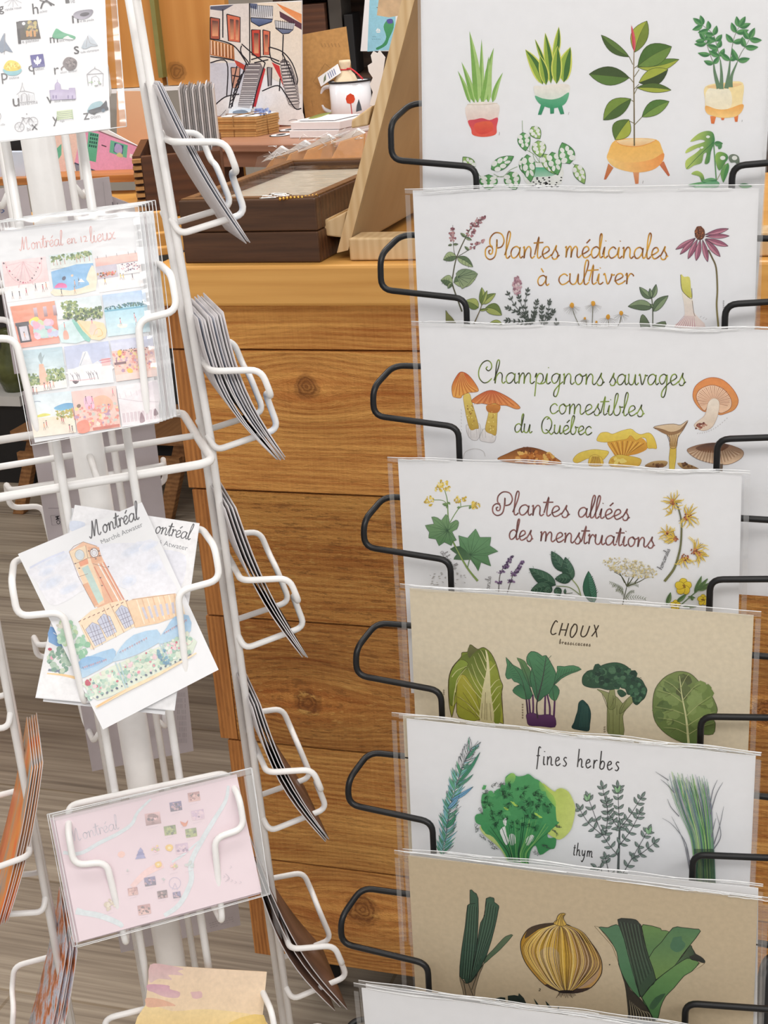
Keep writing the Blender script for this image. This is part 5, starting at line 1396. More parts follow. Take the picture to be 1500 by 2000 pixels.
    for i in range(40):
        x = 1140 + i * 4.3
        a.line([(x, 1390), (x - 4, 1280), (x - 12, 1000)], .6, G(56, 74, 60))

# ---- onion and leek on kraft paper
def art7(a):
    a.map(860, 1720, 4.4118)
    dk, d2, ed = G(62, 92, 74), G(46, 70, 58), G(26, 32, 30)
    a.poly([(165, 820), (240, 880), (372, 720), (340, 800), (300, 940), (286, 1026), (214, 1012), (190, 930)], G(126, 114, 92), G(150, 132, 108), k=2, edge=ed)
    a.poly([(625, 470), (580, 474), (540, 500), (450, 600), (400, 650), (372, 720), (440, 660), (520, 590)], G(92, 112, 84), G(74, 96, 74), k=2, edge=ed)
    a.poly([(395, 154), (462, 150), (464, 184), (504, 216), (498, 260), (470, 400), (400, 640), (300, 830), (246, 882), (250, 800), (306, 600), (330, 460), (348, 362), (384, 292)], dk, d2, k=2, edge=ed, ew=1.1)
    a.poly([(256, 80), (290, 100), (326, 152), (324, 400), (304, 620), (240, 882), (206, 850), (166, 820), (178, 640), (204, 460), (216, 380), (234, 214), (256, 200)], dk, d2, k=2, edge=ed, ew=1.1)
    for i in range(9):
        a.line([(240 + i * 9, 210 + i * 2), (216 + i * 11, 480), (190 + i * 10, 840)], .8, G(84, 112, 92) if i % 2 else ed)
        a.line([(398 + i * 10, 180 + i * 6), (352 + i * 12, 420), (262 + i * 12, 840 - i * 24)], .8, G(84, 112, 92) if i % 2 else ed)
    for q in ([(168, 822), (240, 884), (375, 715)], [(200, 860), (226, 1012)], [(240, 884), (286, 1000)], [(320, 800), (270, 940)], [(258, 200), (300, 196)]): a.line(q, 1.2, ed)
    # onion
    ol = [(985, 366), (1080, 374), (1150, 408), (1220, 452), (1320, 560), (1378, 660), (1394, 740), (1380, 820), (1300, 920), (1180, 966), (1040, 958), (900, 900), (770, 760), (712, 660), (692, 570), (702, 500), (760, 416), (860, 378)]
    a.poly(ol, G(176, 132, 40), G(190, 150, 92), k=3, ang=30, edge=G(40, 30, 28), ew=1.6)
    a.poly([(840, 420), (1010, 380), (1090, 520), (1150, 740), (1080, 900), (960, 880), (850, 720), (800, 560)], G(216, 170, 48), G(206, 166, 70), k=3)
    a.poly([(850, 620), (940, 570), (1020, 620), (1030, 740), (1010, 860), (940, 840), (870, 740)], G(204, 178, 124), G(196, 160, 88), k=3)
    a.poly([(1200, 560), (1300, 620), (1370, 740), (1330, 860), (1200, 930), (1120, 930), (1200, 760)], G(188, 150, 96), G(176, 148, 124), k=3)
    a.poly([(985, 366), (1080, 374), (1220, 452), (1320, 560), (1200, 500), (1080, 420), (960, 400), (850, 420), (730, 500), (760, 416), (860, 378)], G(66, 52, 40), G(84, 66, 44), k=3)
    a.poly([(900, 900), (1040, 958), (1180, 966), (1300, 920), (1200, 930), (1090, 912), (980, 890)], G(70, 54, 48), G(56, 44, 42), k=3)
    for i in range(110):
        q = i / 109
        xm = 708 + q * 672
        ym = 600 + (q) * 110
        bulge = math.sin(q * math.pi) * .25
        st_ = (985 + q * 100, 378 + 14 * math.sin(q * 3.1))
        en = (1020 + q * 120, 945 + 14 * math.sin(q * 3.1))
        c = a.seed.choice([G(88, 62, 36), G(60, 46, 38), G(120, 88, 40), G(238, 214, 140), G(226, 190, 90), G(206, 180, 150)])
        a.line([st_, (st_[0] * .45 + xm * .55, 440 + 20 * q), (xm, ym), (en[0] * .5 + xm * .5, 840 + 30 * q), en], a.seed.choice((.5, .7, .9)), c, (.5, 1.2, .5), k=6)
    a.poly([(975, 368), (1000, 340), (1010, 306), (1040, 280), (1080, 284), (1062, 310), (1066, 340), (1088, 378), (1040, 392)], G(188, 156, 76), G(206, 170, 80), k=2, edge=G(60, 46, 36), ew=1)
    for q in ([(1010, 380), (1024, 330), (1050, 285)], [(1040, 388), (1040, 330), (1060, 292)], [(1060, 384), (1050, 340), (1070, 286)], [(990, 366), (1012, 330)]): a.line(q, .9, G(80, 60, 40))
    for i in range(18):
        a.line([(1030 + i * 6.5, 958), (1000 + i * 10, 985 + a.seed.uniform(0, 30))], .7, G(84, 70, 60))
    a.ell(1085, 955, 70, 14, G(40, 32, 32))
    a.text('2', 848, 948, 866, 950, 11, 1, G(70, 60, 48)); a.ell(1460, 722, 5, 4, G(60, 52, 44))
    k1 = G(42, 54, 50)
    a.poly([(480, 1012), (520, 1002), (560, 1006), (566, 1090), (490, 1070)], k1, G(32, 42, 40), sm=False)
    a.poly([(582, 990), (640, 984), (672, 992), (678, 968), (720, 1010), (738, 1050), (742, 1116), (586, 1090)], k1, G(30, 40, 38), sm=False)
    a.line([(572, 1000), (575, 1080)], 1.4, G(190, 180, 150))
    for b_, t_, w_ in (((880, 1140), (806, 1014), 18), ((985, 1160), (906, 1034), 26), ((1002, 1170), (1022, 1076), 22)): a.leaf(b_, t_, w_, k1, G(56, 74, 62), ed)
    # leek
    a.map(1120, 1760, 5.0)
    ed = G(30, 36, 32)
    a.poly([(438, 610), (500, 760), (560, 870), (660, 960), (780, 1150), (800, 1260), (540, 1260), (536, 1100), (522, 950), (500, 800)], G(52, 50, 46), G(70, 64, 56), k=2, edge=ed)
    for i in range(16): a.line([(552 + i * 15, 1250), (548 + i * 13, 1100), (540 + i * 9, 960 + i * 8)], 1.3, G(196, 184, 152) if i % 2 else G(28, 28, 28), (1, .3))
    a.poly([(245, 252), (205, 244), (380, 440), (440, 600), (420, 470)], G(204, 190, 160), G(190, 172, 140), sm=False, edge=G(110, 80, 56))
    a.poly([(248, 256), (300, 256), (340, 258), (380, 240), (456, 246), (520, 470), (585, 720), (652, 940), (600, 900), (540, 830), (470, 700), (440, 600), (424, 500), (370, 400), (310, 320)], G(86, 126, 96), G(82, 126, 88), k=2, edge=ed, ew=1.2)
    a.poly([(680, 228), (850, 266), (856, 286), (940, 300), (860, 400), (732, 552), (706, 440), (676, 300)], G(108, 142, 86), G(90, 128, 84), k=2, edge=ed, ew=1.2)
    a.poly([(972, 260), (1060, 258), (1180, 272), (1242, 292), (1130, 440), (1060, 530), (990, 630), (900, 700), (808, 768), (738, 550), (860, 400)], G(86, 126, 90), G(116, 146, 84), k=2, edge=ed, ew=1.2)
    a.ell(1010, 420, 70, 80, G(78, 118, 90), 30, 12, .2)
    a.poly([(1140, 430), (1160, 460), (1190, 510), (1196, 534), (1240, 540), (1282, 580), (1278, 604), (1220, 586), (1160, 572), (1110, 556), (990, 630), (1070, 530)], G(84, 110, 78), G(44, 50, 48), k=2, ang=0, edge=ed, ew=1)
    a.poly([(1160, 460), (1192, 512), (1240, 538), (1284, 590), (1220, 584), (1160, 572), (1130, 540), (1180, 520)], G(58, 60, 54), G(44, 46, 44), k=2)
    a.poly([(1282, 606), (1240, 600), (1150, 690), (1240, 640)], G(206, 192, 160), None, sm=False, edge=G(110, 80, 56))
    a.poly([(990, 630), (1110, 558), (1160, 574), (1228, 600), (1150, 690), (1080, 730), (980, 850), (900, 930), (850, 1040), (822, 1160), (780, 1150), (720, 1040), (668, 944), (740, 830), (810, 766)], G(108, 146, 88), G(84, 132, 84), k=2, edge=ed, ew=1.2)
    a.poly([(740, 1030), (800, 940), (900, 900), (840, 990), (780, 1060)], G(60, 92, 68), G(72, 108, 76), k=2)
    a.poly([(432, 180), (520, 170), (610, 182), (640, 214), (662, 240), (672, 320), (700, 420), (740, 560), (806, 766), (740, 840), (664, 940), (640, 880), (590, 720), (530, 480), (470, 300)], G(54, 60, 56), G(66, 88, 68), k=2, edge=ed, ew=1.2)
    for i in range(12): a.line([(460 + i * 17, 200 + i * 3), (530 + i * 15, 480), (620 + i * 13, 860 - i * 16)], 1, G(36, 40, 38) if i % 2 else G(86, 108, 88))
    a.line([(660, 950), (800, 780), (990, 630)], 1.2, ed); a.line([(640, 900), (720, 1030), (800, 1190)], 1.4, ed); a.ell(352, 622, 6, 4, G(60, 52, 44))

W_ = 0
make_print(0, (820, -150), (1528, -166), M_paper, 'white print of six potted house plants, topmost in the black rack', art=art1, H=0.345, sl=(4, 10))
make_print(1, *tops[1], M_paper, 'white print titled Plantes médicinales à cultiver, under the house plant print', art=art2, sl=(14, 8))
make_print(2, *tops[2], M_paper, 'white print titled Champignons sauvages comestibles du Québec with orange mushrooms', art=art3, sl=(14, 8))
make_print(3, *tops[3], M_paper, 'white print titled Plantes alliées des menstruations, below the mushroom print', art=art4, sl=(20, 9))
make_print(4, *tops[4], M_kraft_sheet, 'tan kraft print titled CHOUX with cabbage, kohlrabi and broccoli', art=art5, sl=(18, 14))
make_print(5, (787, 1398), (1468, 1470), M_kraft_sheet, 'tan kraft sheet almost hidden behind the fines herbes print', dz=-0.0055, sl=(22, 8))
make_print(5, *tops[5], M_paper, 'white print titled fines herbes with parsley and thyme', art=art6, sl=(14, 13))
make_print(6, (800, 1664), (1481, 1735), M_paper, 'white sheet in a sleeve sticking up just behind the onion print', dz=-0.0055, sl=(12, 14))
make_print(6, *tops[6], M_kraft_sheet2, 'brown kraft print of a yellow onion and a cut leek', art=art7, sl=(26, 13))
make_print(7, (714, 1922), (1410, 2014), M_paper, 'sleeved blank white sheet standing just behind the lowest sheet', dz=-0.0055, sl=(12, 12))
make_print(7, *tops[7], M_paper, 'blank white sheet in a clear sleeve, lowest and foremost in the black rack', sl=(14, 14))
# ------------------------------------------------------------------ cards on the white spinner
def lean(face, y0, off=0.010, tilt=0.34, yaw=0.0):
    return FACE[face].sub(0, y0, HB + off, rx=-tilt, ry=yaw)
def card(pl, corners, paper, label, cat='card', name='greeting_card', th=0.0006, art=None, artz=0.00015, group=None, sleeve=None, back=None, rim=True, bend=0.0, backart=False, wash=0.0):
    """corners: photo positions of the card's corners (top left, top right, bottom right, bottom left) on the plane of the frame pl"""
    P_ = [pl.hit(*c) for c in corners]
    cx, cy = (P_[2][0] + P_[3][0]) / 2, (P_[2][1] + P_[3][1]) / 2
    fr = Fr(pl.pt(cx, cy, 0), pl.X, pl.Y)
    L = [(x - cx, y - cy) for x, y in P_]
    root = thing(name, label, cat, fr, group)
    m = MB()
    ar = sum(L[i][0] * L[(i + 1) % 4][1] - L[(i + 1) % 4][0] * L[i][1] for i in range(4))
    if ar < 0: L = L[::-1]
    m.prism(L, -th, 0)
    m.build('paper_card', paper, root)
    if art:
        a_ = Art(fr, artz)
        if backart: a_.z0 = -th - 0.004
        a_.wash = wash
        art(a_)
        a_.build('printed_artwork', root)
    if sleeve:
        Q = [pl.hit(*c) for c in sleeve]
        Q = [(x - cx, y - cy) for x, y in Q]
        def pt(u, v):
            a0 = [Q[0][k] * (1 - u) + Q[1][k] * u for k in (0, 1)]; b0 = [Q[3][k] * (1 - u) + Q[2][k] * u for k in (0, 1)]
            return (b0[0] * (1 - v) + a0[0] * v, b0[1] * (1 - v) + a0[1] * v, 0.0016 + 0.0007 * math.sin(u * 5 + 1) * math.sin(v * 6))
        nu, nv = 14, 14
        m = MB(); m.sm = True
        m.add([pt(i / nu, j / nv) for j in range(nv + 1) for i in range(nu + 1)], [(j * (nu + 1) + i, j * (nu + 1) + i + 1, (j + 1) * (nu + 1) + i + 1, (j + 1) * (nu + 1) + i) for j in range(nv) for i in range(nu)])
        sl_ = m.build('clear_sleeve', M_sleeve_card if wash or not art else M_sleeve, root)
        m = MB()
        for (u0, v0, u1, v1) in ((0, 1, 1, 1), (1, 1, 1, 0), (0, 0, 1, 0), (0, 1, 0, 0)):
            m.tube([pt(u0 + (u1 - u0) * q / 14, v0 + (v1 - v0) * q / 14) for q in range(15)], 0.00032, 5)
        m.build('glint_line', M_sleeve_glint, sl_)  # white tubes paint the glint along the sleeve edges
        if not rim: return root
        m = MB()
        m.add([pt(0, .955), pt(1, .955), pt(1, 1), pt(0, 1)], [(0, 1, 2, 3)])
        m.add([pt(.955, 0), pt(1, 0), pt(1, .95), pt(.955, .95)], [(0, 1, 2, 3)])
        m.v = [(x, y, z + .0003) for x, y, z in m.v]
        m.build('sealed_rim', M_sleeve_edge, sl_)
    return root

class Cell:                                     # a small picture inside four corners
    def __init__(s, a, TL, TR, BR, BL): s.a, s.q = a, (TL, TR, BR, BL)
    def p(s, u, v):
        TL, TR, BR, BL = s.q
        return tuple((TL[k] * (1 - u) + TR[k] * u) * (1 - v) + (BL[k] * (1 - u) + BR[k] * u) * v for k in (0, 1))
    def pts(s, L): return [s.p(u / 100, v / 100) for u, v in L]
    def poly(s, L, c, c2=None, **k): s.a.poly(s.pts(L), c, c2, **k); return s
    def rect(s, u0, v0, u1, v1, c, c2=None, **k): return s.poly([(u0, v0), (u1, v0), (u1, v1), (u0, v1)], c, c2, sm=False, **k)
    def line(s, L, w, c, **k): s.a.line(s.pts(L), w, c, **k); return s
    def dots(s, L, r, cols): s.a.dots(s.pts(L), r, cols); return s
    def cloud(s, u0, v0, u1, v1, n, r, cols):
        rd = s.a.seed; n = int(n * 1.7); r *= .68
        return s.dots([(rd.uniform(u0, u1), rd.uniform(v0, v1)) for _ in range(n)], r, cols)
    def people(s, L, cols=((196, 70, 90), (60, 60, 80), (230, 150, 90))):
        for u, v in L:
            c = G(*s.a.seed.choice(cols))
            s.line([(u, v), (u, v + 9)], 1.6, c); s.dots([(u, v - 2)], 4, [G(70, 50, 46)])
            s.line([(u - 1, v + 9), (u - 2, v + 16)], .7, G(150, 110, 100)); s.line([(u + 1, v + 9), (u + 2, v + 16)], .7, G(150, 110, 100))
        return s

def art_alpha(a):
    a.map(0, 0, 3.5714)
    k_ = G(58, 56, 58); g_ = G(150, 150, 154)
    def word(c, x, y, rest, x2, y2, w_=40, hh=0):
        a.sans(c, x, y, x + w_, y - w_ * .1, k_, 0.0)
        a.sans(rest, x + w_ + 8, y - 2 - w_ * .12, x2, y2, g_)
    word('g', -6, 82, 'rande roue', 150, 58, 34); word('h', 230, 98, 'ockey', 332, 80, 40); word('n', 506, 162, 'id de poule', 655, 142, 44)
    word('l', 128, 306, 'e plateau', 270, 286, 20); word('m', 350, 300, 'ont royal', 510, 282, 56); word('s', 518, 378, 'tade olympique', 690, 352, 36)
    word('p', 12, 560, 'outine', 134, 546, 44); word('q', 200, 500, 'uébec', 310, 484, 40); word('r', 380, 520, 'aton laveur', 540, 498, 34)
    word('u', 92, 744, 'niversité', 264, 722, 46); word('v', 328, 722, 'ieux montréal', 526, 700, 44); word('z', 584, 836, 'oom', 700, 822, 40)
    word('x', 218, 908, '', 0, 0, 48) if 0 else a.sans('x', 220, 908, 264, 904, k_, .0); word('y', 368, 858, 'oga', 450, 848, 42)
    a.sans('bi', 190, 914, 214, 911, g_)
    a.sans('I', 458, 24, 486, 20, k_, .0); a.sans('le', 496, 22, 524, 18, g_)
    ol = G(150, 148, 152)
    for r in (60,):
        for i in range(12): a.line([(90, -10), (90 + 70 * math.cos(i * .52), -10 + 60 * math.sin(i * .52))], .7, G(180, 178, 182))
    a.line([(285, 60), (300, 20), (330, 10), (360, 40)], 3, G(60, 58, 60)); a.line([(380, 36), (330, 6), (300, -20)], 2.5, G(70, 68, 70)); a.line([(276, 2), (330, 14)], 2, G(80, 78, 80))
    a.poly([(510, 110), (540, 78), (640, 66), (642, 100), (600, 130), (550, 134)], G(120, 118, 130), G(176, 172, 186)); a.ell(590, 100, 34, 14, G(70, 68, 78), -10)
    a.poly([(130, 148), (258, 138), (284, 268), (146, 278)], G(66, 66, 72), G(86, 76, 60), sm=False); a.cloud(220, 200, 40, 50, 40, 12, [G(130, 110, 90), G(84, 90, 62), G(170, 140, 120), G(190, 170, 100)]); a.ell(165, 165, 12, 12, G(230, 230, 230))
    for x in (180, 206, 232): a.poly([(x, 215), (x + 16, 213), (x + 20, 255), (x + 4, 258)], G(206, 150, 90), None, sm=False)
    a.poly([(366, 262), (384, 210), (400, 200), (440, 226), (524, 254), (512, 276), (470, 262), (430, 270)], G(96, 178, 136), G(80, 160, 120), k=3); a.poly([(440, 270), (470, 250), (490, 262), (512, 272), (500, 276)], G(232, 232, 230))
    a.poly([(568, 330), (610, 250), (626, 246), (684, 318), (640, 322), (600, 340)], G(206, 212, 220), G(176, 188, 198), k=2); a.line([(612, 250), (628, 300), (680, 318)], 1, ol); a.line([(612, 250), (600, 330)], 1, ol)
    a.poly([(-20, 330), (0, 290), (30, 230), (38, 290), (90, 366), (40, 350), (10, 370)], G(150, 160, 176), G(126, 140, 158), k=2); a.line([(34, 232), (30, 380)], 1, ol)
    a.poly([(26, 480), (146, 480), (134, 515), (86, 528), (40, 515)], G(150, 200, 206), G(120, 180, 190)); a.poly([(26, 478), (40, 440), (70, 420), (120, 434), (146, 470), (120, 492), (60, 496)], G(232, 214, 96), G(226, 200, 70)); a.cloud(86, 460, 50, 24, 22, 9, [G(240, 226, 130), G(214, 180, 60)])
    a.poly([(210, 386), (300, 376), (314, 464), (226, 474)], G(84, 80, 152), G(72, 70, 140), sm=False)
    wq = G(238, 236, 242)
    a.poly([(262, 390), (272, 412), (268, 440), (262, 460), (256, 440), (252, 412)], wq, k=2); a.poly([(262, 438), (284, 410), (288, 428), (276, 440)], wq, k=2); a.poly([(262, 438), (238, 414), (236, 432), (250, 442)], wq, k=2); a.line([(246, 446), (280, 442)], 1.6, wq)
    a.poly([(446, 420), (470, 400), (510, 404), (536, 430), (530, 470), (500, 492), (470, 488), (440, 450)], G(132, 122, 122), G(108, 100, 102)); a.line([(446, 460), (428, 478), (432, 490)], 2.5, G(110, 100, 100)); a.ell(522, 440, 14, 14, G(100, 92, 94)); a.cloud(490, 440, 36, 34, 26, 6, [G(150, 140, 140), G(90, 84, 86)])
    for q in ([(606, 520), (640, 490), (660, 478), (690, 490), (720, 516), (718, 600)], [(606, 520), (616, 600)], [(640, 596), (640, 540), (670, 530), (690, 548), (690, 596)], [(606, 520), (720, 512)], [(660, 478), (662, 466)]):
        a.line(q, 1, ol, sm=False)
    a.cloud(660, 580, 50, 22, 14, 5, [G(150, 150, 150), G(170, 196, 160)])
    for q in ([(116, 660), (140, 640), (155, 590), (172, 636), (236, 650), (244, 706), (130, 716)], [(140, 640), (172, 636)], [(150, 710), (150, 660), (170, 650), (186, 660), (190, 706)], [(205, 700), (200, 655)], [(155, 590), (155, 576)]):
        a.line(q, 1, ol, sm=False)
    for x in range(130, 236, 12): a.line([(x, 660), (x + 6, 706)], .6, G(180, 180, 184))
    lv = G(178, 166, 200)
    a.poly([(346, 632), (385, 628), (384, 590), (400, 570), (420, 590), (424, 626), (480, 630), (482, 616), (522, 614), (530, 690), (356, 698)], lv, G(190, 180, 208), sm=False, edge=G(156, 144, 182)); a.line([(400, 570), (399, 556)], 1, lv)
    for x in (366, 386, 470, 500): a.poly([(x, 666), (x + 10, 665), (x + 11, 688), (x + 1, 689)], G(140, 126, 170), None, sm=False)
    a.poly([(610, 770), (640, 724), (700, 706), (720, 730), (690, 750), (620, 786)], G(164, 196, 204), G(140, 178, 190)); a.poly([(612, 772), (700, 744), (740, 700), (748, 740), (756, 766), (700, 780), (640, 796)], G(58, 66, 76), G(44, 50, 58), k=2); a.ell(655, 788, 13, 13, G(40, 42, 46)); a.ell(720, 770, 13, 13, G(60, 90, 110))
    for x, y in ((136, 886), (232, 850)):
        a.line([(x + 32 * math.cos(i * .35), y + 32 * math.sin(i * .35)) for i in range(19)], 1, ol)
        for i in range(6): a.line([(x, y), (x + 30 * math.cos(i * 1.05), y + 30 * math.sin(i * 1.05))], .5, G(180, 180, 184))
    a.line([(136, 886), (160, 830), (206, 820), (232, 850)], 1.3, ol, sm=False); a.line([(160, 830), (182, 866), (206, 820)], 1.3, ol, sm=False); a.line([(150, 822), (172, 824)], 1.6, G(110, 110, 114)); a.ell(186, 796, 5, 5, ol)
    a.line([(-30 + 36 * math.cos(i * .35), 812 + 36 * math.sin(i * .35)) for i in range(19)], 1, ol); a.sans('rr..ville', -20, 880, 36, 874, g_)
    for i in range(5): a.line([(396, 780 + i * 13), (506, 768 + i * 13)], 2.6, G(196, 210, 168)); 
    a.line([(400, 780), (404, 842)], 2, G(170, 190, 150)); a.line([(500, 770), (508, 830)], 2, G(170, 190, 150))

def art_12(a):
    a.map(0, 380, 3.5714)
    a.text('Montréal', 142, 392, 442, 352, 46, 1.5, G(222, 160, 156), G(232, 188, 184)); a.text('en', 468, 346, 535, 338, 36, 1.4, G(222, 166, 160)); a.sans('12', 566, 334, 612, 327, G(222, 166, 160)); a.text('lieux', 632, 338, 806, 308, 50, 1.6, G(222, 160, 156), G(232, 188, 184))
    R_ = a.seed
    grn = [G(110, 140, 80), G(150, 170, 96), G(84, 116, 74), G(180, 190, 130)]
    pk = [G(236, 180, 170), G(232, 160, 150), G(240, 206, 196), G(226, 140, 130), G(244, 220, 150), G(190, 150, 180)]
    c = Cell(a, (12, 470), (318, 432), (358, 712), (50, 752))
    c.rect(0, 0, 100, 62, G(240, 222, 224), G(236, 206, 206)); c.rect(0, 62, 100, 100, G(244, 238, 238))
    c.line([(8, 62 * 0 + 2), (12, 30), (30, 54), (60, 58), (84, 38), (90, 0)], 1, G(226, 176, 180))
    for i in range(17):
        t_ = i / 16
        c.dots([(4 + 86 * t_, 4 + 54 * math.sin(t_ * 3.14))], 6, [G(90, 50, 70), G(200, 90, 120)])
    for i in range(9): c.line([(48, 6), (8 + i * 10, 4 + 50 * math.sin((i + .4) / 9 * 3.14))], .7, G(232, 190, 196))
    c.line([(48, 5), (30, 68)], 1.4, G(226, 186, 190)).line([(48, 5), (64, 66)], 1.4, G(226, 186, 190))
    c.people([(14, 78), (30, 80), (46, 74), (84, 70), (92, 66), (68, 66)])
    c = Cell(a, (340, 426), (640, 388), (668, 668), (380, 708))
    c.rect(0, 0, 100, 34, G(206, 226, 232), G(232, 236, 230)); c.cloud(2, 2, 98, 16, 60, 12, grn)
    for u in (8, 16, 24, 34, 62, 70, 80, 92): c.line([(u, 12), (u + 1, 26)], 1, G(200, 130, 110))
    c.poly([(0, 40), (60, 30), (100, 32), (100, 100), (0, 96)], G(124, 180, 226), G(140, 194, 234), sm=False); c.poly([(0, 82), (40, 92), (86, 84), (80, 70), (92, 44), (100, 40), (100, 100), (0, 100)], G(240, 230, 206), k=2)
    c.poly([(2, 80), (14, 70), (30, 74), (32, 84), (16, 82)], G(226, 90, 160), G(236, 120, 180), k=2); c.people([(18, 88), (50, 86), (62, 66), (52, 70)]); c.dots([(48, 56), (28, 60)], 12, [G(236, 206, 180), G(70, 80, 110)]); c.poly([(60, 74), (68, 66), (76, 76)], G(240, 240, 244), None, sm=False)
    c = Cell(a, (662, 446), (968, 402), (1004, 640), (692, 684))
    c.rect(0, 0, 100, 24, G(242, 200, 190), G(240, 186, 176)); c.rect(0, 24, 46, 62, G(196, 190, 206), G(206, 196, 206)); c.rect(52, 26, 100, 58, G(246, 240, 240)); c.rect(0, 62, 100, 100, G(246, 240, 240))
    c.cloud(2, 44, 42, 56, 30, 9, [G(90, 60, 60), G(220, 120, 60), G(230, 90, 70), G(180, 140, 60)]); c.cloud(56, 28, 98, 50, 40, 6, [G(90, 80, 110), G(220, 160, 170), G(140, 120, 150)])
    for u in (6, 26, 50, 76, 92): c.line([(u, 3), (u, -6)], .7, G(120, 90, 100))
    c.people([(16, 64), (52, 56), (58, 58), (78, 62)], ((90, 60, 80), (240, 200, 80), (250, 220, 90)))
    c = Cell(a, (70, 782), (380, 742), (418, 1036), (140, 1072))
    c.rect(0, 0, 100, 100, G(232, 150, 116), G(226, 130, 110)); 
    for u in (50, 72, 94): c.rect(u, 10, u + 8, 34, G(214, 190, 206), G(150, 110, 110))
    c.poly([(36, 38), (56, 32), (60, 52), (40, 52)], G(236, 220, 80)); c.cloud(44, 44, 96, 80, 26, 30, [G(236, 176, 200), G(200, 206, 232), G(196, 226, 220), G(240, 200, 216), G(214, 226, 180)])
    c.poly([(54, 82), (68, 56), (84, 56), (96, 80)], G(170, 206, 226)); c.rect(2, 40, 34, 48, G(40, 36, 48)); c.rect(4, 44, 32, 90, G(44, 40, 52)); c.rect(9, 50, 28, 84, G(214, 210, 220)); c.people([(18, 66)]); c.rect(0, 88, 100, 100, G(234, 160, 140))
    c = Cell(a, (385, 742), (700, 702), (736, 998), (430, 1034))
    c.rect(0, 0, 100, 45, G(222, 236, 242), G(232, 240, 240)); c.cloud(12, 6, 46, 44, 50, 15, grn); c.cloud(44, 26, 98, 52, 70, 14, grn); c.cloud(20, 30, 98, 54, 30, 12, [G(60, 84, 60), G(80, 104, 70)])
    c.poly([(0, 60), (24, 50), (38, 54), (60, 100), (0, 100)], G(206, 230, 232), k=2); c.poly([(30, 52), (40, 54), (66, 100), (52, 100)], G(130, 200, 186), k=2); c.poly([(40, 54), (60, 56), (100, 66), (100, 100), (68, 100)], G(244, 222, 180), k=2)
    for i in range(16): c.line([(42 + i * 1.6, 58 + i * 2.6), (43 + i * 1.6, 52 + i * 2.6)], .8, G(226, 190, 110))
    c.people([(12, 56), (74, 56)], ((230, 120, 110), (240, 130, 170))); c.poly([(8, 74), (16, 74), (18, 92), (6, 92)], G(236, 170, 150)); c.poly([(70, 66), (80, 66), (84, 88), (66, 88)], G(246, 210, 190)); c.line([(74, 92), (80, 80), (90, 78), (94, 92), (82, 96)], 1.2, G(236, 190, 110))
    c = Cell(a, (712, 702), (1012, 664), (1048, 956), (752, 992))
    c.rect(0, 0, 100, 32, G(176, 206, 240), G(214, 228, 240)); c.rect(0, 32, 100, 100, G(170, 218, 236), G(216, 238, 244)); c.cloud(2, 27, 98, 36, 50, 9, [G(60, 110, 116), G(84, 130, 110), G(50, 120, 140)]); c.rect(0, 37, 100, 41, G(110, 180, 206))
    c.poly([(26, 74), (48, 76), (44, 84), (30, 82)], G(248, 244, 230)); c.people([(34, 62), (68, 54), (70, 64)], ((240, 150, 150), (240, 170, 200)))
    for i in range(14): u, v = R_.uniform(4, 90), R_.uniform(45, 92); c.line([(u, v), (u + 14, v)], .7, G(196, 230, 242))
    c = Cell(a, (142, 1090), (432, 1062), (470, 1346), (182, 1388))
    c.rect(0, 0, 100, 70, G(186, 214, 226), G(222, 234, 236)); c.rect(0, 70, 100, 100, G(244, 242, 238)); c.poly([(40, 36), (50, 36), (60, 86), (34, 86)], G(240, 184, 156), G(240, 200, 178), sm=False); c.poly([(40, 20), (48, 8), (50, 20), (56, 14), (50, 28), (46, 36)], G(150, 170, 176)); c.cloud(2, 58, 34, 82, 60, 13, grn); c.cloud(54, 52, 98, 80, 70, 13, grn)
    c.people([(8, 88), (18, 90), (26, 92), (46, 84), (54, 82), (60, 84), (68, 80)], ((226, 80, 90), (240, 180, 140), (214, 110, 120)))
    for i in range(8): u, v = R_.uniform(2, 90), R_.uniform(5, 50); c.line([(u, v), (u + 18, v - 1)], .9, G(214, 230, 236))
    c = Cell(a, (446, 1062), (756, 1022), (796, 1312), (486, 1344))
    c.rect(0, 0, 100, 64, G(192, 202, 232), G(206, 212, 234)); c.rect(0, 56, 100, 100, G(244, 242, 244)); c.poly([(26, 54), (40, 18), (50, 18), (58, 50), (70, 44), (80, 56), (40, 58)], G(238, 238, 240), G(224, 226, 234), sm=False); c.line([(30, 50), (46, 20)], 1.2, G(170, 180, 196)); c.poly([(4, 60), (40, 50), (80, 52), (100, 60), (100, 68), (0, 68)], G(246, 244, 244), k=2)
    c.rect(78, 40, 98, 58, G(226, 170, 176), G(240, 200, 196)); c.line([(74, 44), (100, 42)], 1.3, G(200, 90, 110)).line([(76, 50), (100, 48)], 1.3, G(200, 90, 110))
    for u in (10, 20, 24, 46, 50, 56, 64): c.line([(u, 70), (u + 2, 88)], .9, G(80, 70, 90)); c.line([(u - 5, 66), (u + 1, 78)], .7, G(110, 100, 120))
    c.line([(2, 84), (34, 86), (60, 84)], 1.6, G(226, 190, 196)); c.poly([(8, 86), (22, 88), (14, 94)], G(90, 70, 80))
    c = Cell(a, (766, 1020), (1062, 984), (1098, 1266), (812, 1306))
